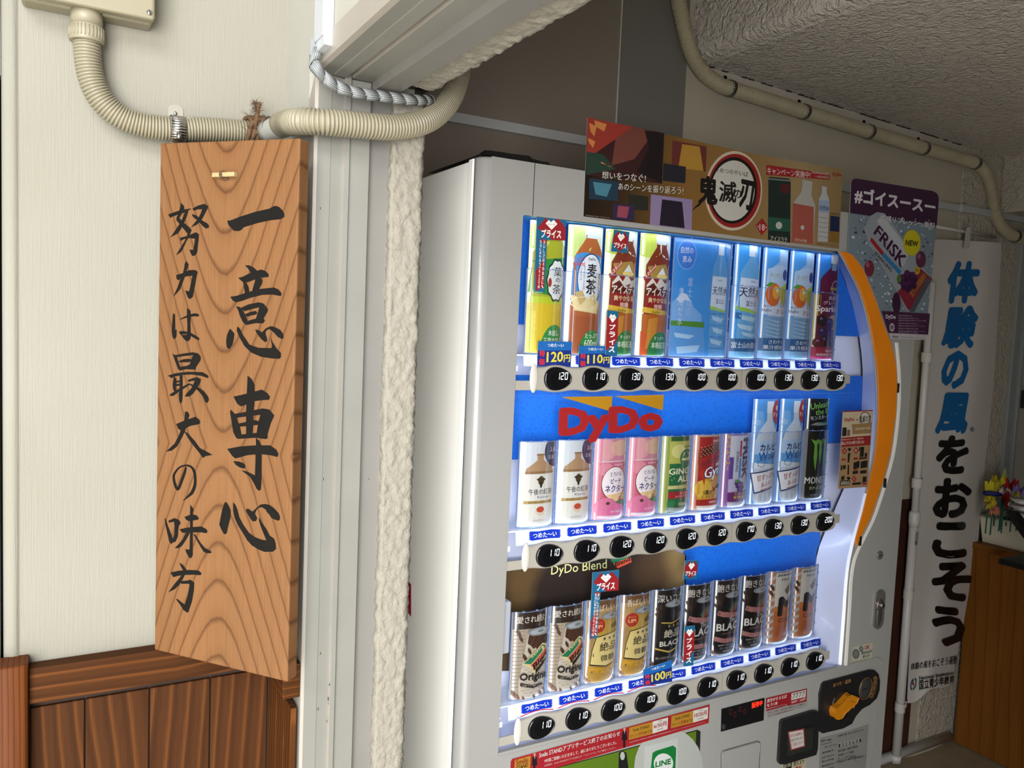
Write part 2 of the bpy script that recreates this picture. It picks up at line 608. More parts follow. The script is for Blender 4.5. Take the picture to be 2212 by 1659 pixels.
for i in range(len(LD) - 1):
    (u0, d0), (u1, d1) = LD[i], LD[i + 1]
    b.mi = ([2, 2] + MSEL[2:12] + [1])[i]
    q0 = YJ - 0.006 + max(0, -d0) * 0.3; q1 = YJ - 0.006 + max(0, -d1) * 0.3
    b.poly([(XJ + u0, q0, ZL + d0), (XJ + u1, q1, ZL + d1), (XJ + u1, -0.61, ZL + d1), (XJ + u0, -0.61, ZL + d0)])
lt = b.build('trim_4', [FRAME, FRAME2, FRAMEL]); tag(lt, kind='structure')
# screws in the frame
b = B()
for px, py in ((691, 1412), (686, 1532), (697, 1035), (747, 128)):
    if py < 400: continue
    p = at(px, py, 'y', YJ - 0.0008); b.dome(p, 0.0016, 0.0012, 0.0016, 8, 4)
t = b.build('trim_5', STEEL); tag(t, kind='structure', label='small frame screws')
t.name = 'trim_5'
# chips of missing paint on the ridge of the frame
b = B()
for px, py, w, h in ((711.5, 1479, 1.5, 3), (709, 1510, 1.7, 5), (709.5, 1520, .8, 2), (706.5, 1558, 1.2, 3), (692, 450, 1.3, 3), (797, 1035, 1, 2)):
    pts = [at(px + w * math.cos(a) * random.uniform(.6, 1.2), py + h * math.sin(a), 'y', YJ - 0.0058 if px > 700 else YJ - 0.0013) for a in [i * math.pi / 4 for i in range(8)]]
    b.poly(pts)
t = b.build('trim_6', mat('chipped_paint', '#3a342c', 0.8)); tag(t, kind='structure')

# rough plaster reveal beside the frame: modelled relief
def plaster_disp(p):
    n1 = noise.noise(p * 90); n2 = noise.noise(p * 210 + Vector((7, 1, 3)))
    r = max(0.0, n1 + 0.15) * 1.1 + n2 * 0.5
    return r * 0.0030


def reveal(name, path, length0, length1, mapper, nv):
    """path: 2D profile points; mapper(u,d,t)->3D"""
    P = []
    for (a, c) in zip(path, path[1:]):
        L = math.hypot(c[0] - a[0], c[1] - a[1]); k = max(2, int(L / 0.0022))
        for i in range(k): P.append((a[0] + (c[0] - a[0]) * i / k, a[1] + (c[1] - a[1]) * i / k))
    P.append(path[-1])
    nu = len(P) - 1
    b = B()
    for j in range(nv + 1):
        t = length0 + (length1 - length0) * j / nv
        for i in range(nu + 1):
            u, d = P[i]
            a = P[max(i - 1, 0)]; c = P[min(i + 1, nu)]
            tx, ty = c[0] - a[0], c[1] - a[1]; L = math.hypot(tx, ty); nx, ny = ty / L, -tx / L
            q = mapper(u, d, t); h = plaster_disp(q) if 0 < i < nu else 0
            b.V.append(mapper(u + nx * h, d + ny * h, t))
    for j in range(nv):
        for i in range(nu):
            a = j * (nu + 1) + i; b.face([a, a + 1, a + nu + 2, a + nu + 1], True)
    return tag(b.build(name, PLASTER), kind='structure')


rp = [(0.1095, 0.03), (0.1095, 0.004), (0.112, 0.0), (0.150, 0.0), (0.1545, 0.0015), (0.158, 0.006), (0.161, 0.014), (0.161, 0.10)]
reveal('trim_7', rp, 0.55, ZL - 0.004, lambda u, d, t: Vector((XJ + u, YJ + d, t)), 420)
b = B(); b.box(XJ + 0.1095, XJ + 0.161, YJ + 0.001, YJ + 0.1, 0, 0.551); tag(b.build('trim_8', PLASTER), kind='structure')
rl = [(0.1095, 0.03), (0.1095, 0.004), (0.112, 0.0), (0.150, -0.006), (0.1545, -0.004), (0.158, 0.0), (0.161, 0.010), (0.161, 0.20)]
reveal('trim_9', rl, YJ - 0.030, -0.2, lambda u, d, t: Vector((XJ + u, t, ZL + 0.002 + d)), 420)
# open end of the lintel with its steel bracket
b = B()
b.box(XJ + 0.111, XJ + 0.159, YJ - 0.030, YJ + 0.03, ZL + 0.026, ZL + 0.032)
b.box(XJ + 0.111, XJ + 0.116, YJ - 0.028, YJ + 0.03, ZL - 0.004, ZL + 0.026)
b.box(XJ + 0.120, XJ + 0.152, YJ - 0.026, YJ + 0.026, ZL + 0.010, ZL + 0.012)
b.box(XJ + 0.150, XJ + 0.152, YJ - 0.026, YJ + 0.026, ZL - 0.002, ZL + 0.012)
b.dome((XJ + 0.134, YJ - 0.004, ZL + 0.009), 0.005, 0.005, 0.003, 10, 5)
t = tag(b.build('trim_10', mat('dull_steel', '#4b463d', 0.4, 0.8), bevel=0.0006), kind='structure')

# ================================================================ wainscot
DARKW = m_wood('stained_wainscot_wood', '#3f2410', '#563216', '#361e0c', 3.6, 0.26, 0.0, 13.0, 0, 2, True, 0.07, 0.6, 0.62, 0.022, 0.0002, 0.9, True)
RAILW = m_wood('stained_rail_wood', '#40240e', '#5f3718', '#371e0b', 6.0, 0.25, 0.02, 10.0, 2, 0, True, 0.0, 0.6, 0.6, 0.018, 0.0001, 0.5, True)
POSTW = m_wood('stained_post_wood', '#552c10', '#391c08', '#5c3216', 11.0, 0.05, 0.0, 14.0, 0, 2, False, 0.02, 0.5, 0.6, 0.003, 0.0001)
SEAM = [64, 183.5, 322.5, 453, 566]
YF0 = 1.216
wn = B(); wn.box(-0.036, XJ, YF0 + 0.0062, YW + 0.01, 0, 1.56 - 0.51)
wn = wn.build('baseboard_left', mat('wainscot_groove', '#2a190d', 0.8)); tag(wn, kind='structure')
xs = [at(s, 1600, 'y', YF0)[0] for s in SEAM]
xs[-1] = XJ - 0.013
for i in range(4):
    b = B(); b.box(xs[i] + 0.0009, xs[i + 1] - 0.0009, YF0, YF0 + 0.0062, 0.02, 1.56 - 0.5415)
    b.build('plank', DARKW, wn, bevel=0.0012)
# boards on the short return towards the jamb
ys = [YF0 - 0.0005, 1.166, 1.12, YJ + 0.002]
for i in range(3):
    b = B(); b.box(XJ - 0.012, XJ - 0.004, ys[i + 1] + 0.0008, ys[i] - 0.0008, 0.02, 1.56 - 0.545)
    b.build('plank', m_wood('stained_return_wood', '#4c2b12', '#643a1a', '#43260f', 5.0, 0.2, 0.0, 16.0, 1, 2, True, 0.05, 0.5, 0.6, 0.008, 0.0002, 0.5), wn, bevel=0.001)
zt0 = zat(62, 1446, 'y', 1.203); zb0 = zat(62, 1523, 'y', 1.203)
b = B(); b.box(at(62, 1480, 'y', 1.203)[0], XJ - 0.010, 1.203, YW - 0.0005, zb0, zt0)
b.build('top_rail', RAILW, wn, bevel=0.0015)
b = B(); b.box(XJ - 0.024, XJ - 0.0005, YJ + 0.002, 1.2025, zb0, zt0)
b.build('top_rail', m_wood('return_rail_wood', '#4c2b12', '#643a1a', '#43260f', 6.0, 0.25, 0.0, 16.0, 2, 1, True, 0.0, 0.5, 0.6, 0.008, 0.0001), wn, bevel=0.0015)
# corner post at the left end
zp = zat(30, 1440, 'y', 1.19)
x0 = at(-12, 1500, 'y', 1.19)[0]; x1 = at(61, 1500, 'y', 1.19)[0]
b = B(); pr_ = []
for k in range(9):
    a = math.radians(180 + 180 * k / 8); w = (x1 - x0) / 2
    ca, sa = math.cos(a), math.sin(a)
    pr_.append(((x0 + x1) / 2 + w * (abs(ca) ** 0.45) * (1 if ca >= 0 else -1), 1.2 + 0.012 * (-(abs(sa) ** 0.45))))
pr_ += [(x1, YW + 0.0), (x0, YW + 0.0)]
n = len(pr_)
for z in (0.0, zp - 0.003): b.V += [Vector((x, y, z)) for x, y in pr_]
b.V += [Vector(((x - (x0 + x1) / 2) * 0.93 + (x0 + x1) / 2, (y - 1.21) * 0.9 + 1.21, zp)) for x, y in pr_]
for L in (0, 1):
    for i in range(n):
        j = (i + 1) % n; b.face([L * n + i, L * n + j, L * n + n + j, L * n + n + i], i < 9)
b.face([2 * n + i for i in range(n)])
pst = b.build('corner_post', POSTW, wn)

# ================================================================ junction box, conduits, clamp
jx0 = at(47, 20, 'y', YW)[0]; jx1 = at(332, 39, 'y', 1.18)[0]; jz = 1.56 + 0.374
t = thing('junction_box', 'beige plastic junction box mounted high on the ribbed cream wall', 'junction box', ((jx0 + jx1) / 2, YW, jz))
b = B(); b.box(jx0, jx1, 1.196, YW - 0.0005, jz - 0.001, 2.16); b.build('back_box', BOXM, t, bevel=0.004)
b = B(); b.box(jx0 - 0.0015, jx1 + 0.0015, 1.178, 1.1965, jz, 2.162); b.build('lid', BOXM, t, bevel=0.004, seg=3)
p = at(323, 27, 'y', 1.1775)
b = B(); b.dome(p, 0.0036, 0.0022, 0.0036, 14, 6)
sc = b.build('screw', CHROME, t)
b = B(); b.box(p[0] - 0.0026, p[0] + 0.0026, p[1] - 0.0026, p[1] - 0.0018, p[2] - 0.0004, p[2] + 0.0004)
b.box(p[0] - 0.0004, p[0] + 0.0004, p[1] - 0.0026, p[1] - 0.0018, p[2] - 0.0026, p[2] + 0.0026)
b.build('screw_slot', BLACK, sc)

yc = 1.203
cc = at(187, 60, 'y', yc)
r0 = 0.0192
t = thing('flexible_conduit', 'thin beige corrugated conduit curving from the junction box along the ribbed wall', 'conduit', cc)
P1 = [at(x, y, 'y', yc) for x, y in ((188, 92), (191, 140), (203, 186), (226, 224), (262, 253), (310, 270), (370, 278), (430, 278.5), (500, 283), (548, 287))]
corrugated(P1, 0.0163, 0.0040, 22, 0.22).build('corrugated_tube', BEIGE, t)
b = B(); zt = jz + 0.002
z = [zat(187, y, 'y', yc) for y in (20, 56, 58, 92)]
b.tube([(cc[0], yc, zt), (cc[0], yc, z[1])], [r0 * 0.97, r0 * 0.98], 36)
b.tube([(cc[0], yc, z[1]), (cc[0], yc, z[1] - 0.002), (cc[0], yc, z[3] + 0.003), (cc[0], yc, z[3])], [r0 * 0.98, r0 * 1.05, r0 * 1.07, r0 * 1.03], 36)
con = b.build('connector', BEIGE, t)
b = B()
for k in range(30):
    a = 2 * math.pi * k / 30
    x, y = cc[0] + r0 * 1.06 * math.cos(a), yc + r0 * 1.06 * math.sin(a)
    b.tube([(x, y, z[1] - 0.003), (x, y, z[3] + 0.004)], 0.0009, 6)
tag(b.build('grip_rib', BEIGE, con), kind='stuff')

t = thing('conduit_clamp', 'steel saddle clamp screwed over the thin beige conduit on the ribbed wall', 'clamp', at(383, 280, 'y', YW))
c0 = at(384, 279, 'y', yc); hw = 0.0095
arc = []
for k in range(15):
    a = math.radians(-90 + 180 * k / 14)
    arc.append((yc - 0.0178 * math.cos(a), c0[2] + 0.0178 * math.sin(a)))
arc = [(YW - 0.0012, c0[2] - 0.0178)] + arc + [(YW - 0.0012, c0[2] + 0.0178)]
b = B()
for (y0, z0), (y1, z1) in zip(arc, arc[1:]):
    b.poly([(c0[0] - hw, y0, z0), (c0[0] + hw, y0, z0), (c0[0] + hw, y1, z1), (c0[0] - hw, y1, z1)])
for i in range(len(b.sm)): b.sm[i] = True
o = b.build('saddle_band', CHROME, t); md = o.modifiers.new('s', 'SOLIDIFY'); md.thickness = 0.0008
b = B(); pts = []
zt = zat(381, 227, 'y', YW)
for k in range(9):
    a = math.radians(180 * k / 8); pts.append((c0[0] + hw * math.cos(a), YW - 0.0014, zt - 0.006 + 0.006 * math.sin(a)))
pts = [(c0[0] + hw, YW - 0.0014, c0[2] + 0.014)] + pts + [(c0[0] - hw, YW - 0.0014, c0[2] + 0.014)]
b.plate([pts], (0, 0.0012, 0)); b.build('fixing_tab', CHROME, t)
p = at(379, 245, 'y', YW - 0.0018)
b = B(); b.dome(p, 0.0028, 0.0016, 0.0028, 12, 5); b.build('screw', STEEL, t)
p = at(386, 293, 'y', yc - 0.019)
b = B(); b.tube([p + Vector((0, 0.002, 0.004)), p + Vector((0, -0.004, -0.001)), p + Vector((0, -0.004, -0.005))], [0.0028, 0.0034, 0.0034], 12)
b.build('pinch_screw', STEEL, t)

t = thing('flexible_conduit', 'thick beige corrugated conduit sweeping across the door jamb and up behind the lintel', 'conduit', at(700, 266, 'y', 1.05))
P2 = [at(600, 274, 'y', 1.17), at(622, 266, 'y', 1.12), at(650, 262.5, 'y', 1.07), at(690, 263.5, 'y', 1.052), at(741, 267.5, 'y', 1.05), at(804, 273, 'y', 1.05), at(851, 275, 'y', 1.055),
      at(905, 267, 'y', 1.065), at(942, 248, 'y', 1.085), at(970, 218, 'y', 1.11), at(987, 178, 'y', 1.14), at(996, 130, 'y', 1.17), at(1000, 70, 'y', 1.20), at(1003, 0, 'y', 1.21)]
corrugated(P2[1:], 0.0172, 0.0048, 24, 0.24).build('corrugated_tube', BEIGE, t)
b = B(); b.tube(smooth_path([at(608, 270, 'y', 1.15), at(622, 266, 'y', 1.12), at(640, 263, 'y', 1.085)], 6), [0.0172 + 0.0004 * math.sin(i) for i in range(13)], 24)
b.build('conduit_sleeve', BEIGE, t)
b = B(); b.tube([at(572, 286, 'y', 1.19), at(586, 282, 'y', 1.175), at(606, 273, 'y', 1.15), at(612, 270, 'y', 1.145)], [0.0152, 0.0155, 0.0158, 0.0165], 24)
cp = b.build('coupling', mat('pale_pvc', '#96958c', 0.35), t)
b = B()
for dx, r in ((590, 0.0161), (594, 0.0162)):
    c = at(dx, 281.5 - (dx - 586) * 0.45, 'y', 1.172)
    ax = (at(606, 273, 'y', 1.15) - at(586, 282, 'y', 1.175)).normalized()
    n1 = ax.cross(Vector((0, 0, 1))).normalized(); n2 = ax.cross(n1)
    b.tube([c + (n1 * math.cos(a) + n2 * math.sin(a)) * r + ax * 0.002 * math.sin(a * 2) for a in [i * math.pi / 12 for i in range(25)]], 0.0006, 6)
b.build('pen_mark', mat('pen_ink', '#222222', 0.6), cp)

# ---- coconut rope round the conduit
ROPE = m_plain('coir_rope', '#5a4128', 0.9, 0.12, 200.0)
t = thing('coir_rope', 'frayed brown coir rope knotted round the beige conduit above the wooden signboard', 'rope', at(555, 285, 'y', yc))
b = B()
rc = at(556, 287, 'y', yc)
for k in range(6):
    c = rc + Vector((-0.014 + 0.0056 * k, 0, 0.0006 * k)); ph = k * 0.7
    pts = [c + Vector((0.0022 * math.sin(2 * a + ph), -0.0205 * math.cos(a), 0.0195 * math.sin(a))) for a in [i * math.pi / 14 for i in range(29)]]
    b.tube(pts, [0.0031 + 0.0005 * math.sin(i * 1.7 + k) for i in range(29)], 8)
for k in range(4):
    c = rc + Vector((random.uniform(-0.008, 0.012), -0.021, random.uniform(-0.006, 0.012)))
    pts = [c + Vector((0.009 * math.cos(a), -0.003 * math.sin(a * 2 + k), 0.007 * math.sin(a))) for a in [i * math.pi / 8 for i in range(14)]]
    b.tube(pts, 0.0033, 8)
b.build('knot', ROPE, t)
b = B(); e0 = at(553, 262, 'y', yc - 0.018)
for s in range(3):
    pts = []
    for i in range(14):
        q = i / 13; a = q * 14 + s * 2.1
        pts.append(e0 + Vector((0.0015 * math.cos(a) + 0.004 * q, 0.0015 * math.sin(a), 0.026 * q)))
    b.tube(pts, 0.0017, 6)
b.build('loose_end', ROPE, t)
b = B()
for k in range(260):
    c = rc + Vector((random.uniform(-0.02, 0.016), random.uniform(-0.022, -0.012), random.uniform(-0.012, 0.02)))
    if k > 110: c = e0 + Vector((random.uniform(-.002, .004), 0, random.uniform(0.01, 0.028)))
    d = Vector((random.uniform(-1, 0.8), random.uniform(-0.5, 0.1), random.uniform(-0.6, 0.8))).normalized() * random.uniform(0.006, 0.013)
    b.tube([c, c + d * 0.5 + Vector((0, 0, random.uniform(-.001, .001))), c + d], [0.00022, 0.0002, 0.0001], 3, False)
o = b.build('loose_fibre', ROPE, t); tag(o, kind='stuff')

# ---- white cable in spiral wrap and its trunking
t = thing('cable_trunking', 'white vertical cable trunking on the wall above the door lintel', 'trunking', at(710, 60, 'x', XJ))
ya = at(700, 60, 'x', XJ)[1]; yb_ = at(722, 60, 'x', XJ)[1]; zb = zat(712, 108, 'x', XJ)
b = B(); b.box(XJ - 0.012, XJ - 0.0003, min(ya, yb_), max(ya, yb_), zb, 2.7)
b.build('trunking_base', mat('white_pvc', '#b0b3b7', 0.35), t, bevel=0.0012)
b = B(); b.box(XJ - 0.0135, XJ - 0.0118, min(ya, yb_) + 0.003, max(ya, yb_) - 0.003, zb + 0.012, 2.7)
b.build('trunking_cover', mat('white_pvc', '#b0b3b7', 0.35), t, bevel=0.0006)
t = thing('wrapped_cable', 'white cables in translucent spiral wrap drooping under the lintel corner', 'cable', at(772, 201, 'y', 1.045))
CP = [at(x, y, 'y', d) for x, y, d in ((703, 78, 1.04), (692, 95, 1.04), (681, 115, 1.038), (677, 136, 1.036), (688, 155, 1.036), (707, 173, 1.038), (733, 190, 1.04), (772, 201, 1.043), (812, 206, 1.046), (851, 212, 1.05), (890, 216, 1.055), (926, 216, 1.075), (934, 214, 1.12))]
pts = resample(smooth_path(CP, 8), 0.0015)
b = B()
for k in range(3):
    off = [Vector((0, 0.002 * math.cos(2.1 * k + i * .02), 0.002 * math.sin(2.1 * k + i * .02))) for i in range(len(pts))]
    b.tube([p + o for p, o in zip(pts, off)], 0.0023, 8)
b.build('cable', mat('white_cable', '#a3a3a1', 0.4), t)
b = B()
T = [(pts[min(i + 1, len(pts) - 1)] - pts[max(i - 1, 0)]).normalized() for i in range(len(pts))]
N = Vector((0, 1, 0)); Ns = []
for i in range(len(pts)):
    N = (N - T[i] * N.dot(T[i])).normalized(); Ns.append((N.copy(), T[i].cross(N)))
turn = 13
for s0 in range(8, len(pts) - 2 * turn, turn):
    rows = []
    for k in range(17):
        a = 2 * math.pi * k / 16; row = []
        for e in (0, turn * 0.93):
            i = min(len(pts) - 1, int(s0 + turn * k / 16 + e)); N1, N2 = Ns[i]
            row.append(pts[i] + (N1 * math.cos(a) + N2 * math.sin(a)) * 0.0068)
        rows.append(row)
    for r1, r2 in zip(rows, rows[1:]):
        b.poly([r1[0], r1[1], r2[1], r2[0]]); b.sm[-1] = True
wrapm = mat('frosted_wrap', '#8e9191', 0.25); bsdf(wrapm).inputs['Transmission Weight'].default_value = 0.25
o = b.build('spiral_wrap', wrapm, t); md = o.modifiers.new('s', 'SOLIDIFY'); md.thickness = 0.0007
b = B(); q = [at(x, y, 'y', 1.034) for x, y in ((669, 118), (670, 84), (678, 84), (681, 96), (684, 100), (676, 122))]
b.plate([q], (0, 0.001, 0)); b.build('wrap_end', wrapm, t)

# ================================================================ signboard
SL = at(340, 857, 'y', 1.198); kk = 1.0 / 1.073
def camdepth(p): q = p - EYE; return CX[2] * q[0] + CY[2] * q[1] + CZ[2] * q[2]
SR = EYE + ray(634, 886) * (camdepth(SL) * kk)
sd = Vector((SR[0] - SL[0], SR[1] - SL[1], 0)).normalized()
SN = Vector((sd[1], -sd[0], 0)).normalized()           # outward normal, towards the viewer
if SN.dot(EYE - SL) < 0: SN = -SN
def sg(px, py, lift=0.0): return hit(px, py, SL, SN) + SN * lift
TL, TR, BR_, BL = sg(346, 309), sg(648, 298), sg(621, 1474), sg(333, 1404)
SIGNW = m_wood('cedar_signboard', '#6b492b', '#50331c', '#704e30', 2.0, 0.66, -0.02, 29.0, 0, 2, True, 0.0, 0.45, 0.55, 0.012, 0.0012, spec_=0.2)
ctr = (TL + TR + BR_ + BL) / 4
t = thing('wooden_signboard', 'tall cedar signboard with brushed black characters hung in the corner beside the door frame', 'sign', (ctr[0], ctr[1], min(BL[2], BR_[2])))
# built in the board's own frame so the grain follows it
ang = math.atan2(sd[1], sd[0])
Wd = [((p - SL).dot(sd), p[2]) for p in (TL, TR, BR_, BL)]
bd = bpy.data.meshes.new('board')
um = sum(w[0] for w in Wd) / 4; zm = 1.56 + (EYE[2] - 1.56) + (at(480, 930, 'y', 1.15)[2] - 1.56)
b = B(); th = 0.021
for dd in (0.0, th):
    for u, z in Wd: b.V.append(Vector((u - um, dd, z - zm)))
for f in ((0, 1, 2, 3), (7, 6, 5, 4), (0, 4, 5, 1), (1, 5, 6, 2), (2, 6, 7, 3), (3, 7, 4, 0)): b.face(list(f)[::-1])
bd.from_pydata([tuple(v) for v in b.V], [], b.F); bd.materials.append(SIGNW)
board = bpy.data.objects.new('board', bd); COL.objects.link(board); board.parent = t
wl0 = world_loc(t); org = SL + sd * um; org[2] = zm
board.location = org - wl0; board.rotation_euler = (0, 0, ang)
md = board.modifiers.new('bevel', 'BEVEL'); md.width = 0.0022; md.segments = 3

INKM = m_plain('brush_ink', '#100e0b', 0.7, 0.1, 60.0); bsdf(INKM).inputs['Specular IOR Level'].default_value = 0.12
def glyph(polys, s, ox, oy, strokes=()):
    b = B()
    def P(x, y): return sg(ox + x / s, oy + y / s, 0.00035)
    for k, pl in enumerate(polys):
        loop = [P(x, y) for x, y in pl]
        flat = [Vector((x, y, 0)) for x, y in pl]
        n0 = len(b.V); b.V += [p + SN * 0.00002 * k for p in loop]
        for tr in tessellate_polygon([flat]): b.face([n0 + i for i in tr])
    for st in strokes:
        L, Rr = stroke_outline(st)
        for i in range(len(L) - 1): b.poly([P(*L[i]), P(*L[i + 1]), P(*Rr[i + 1]), P(*Rr[i])])
    return b


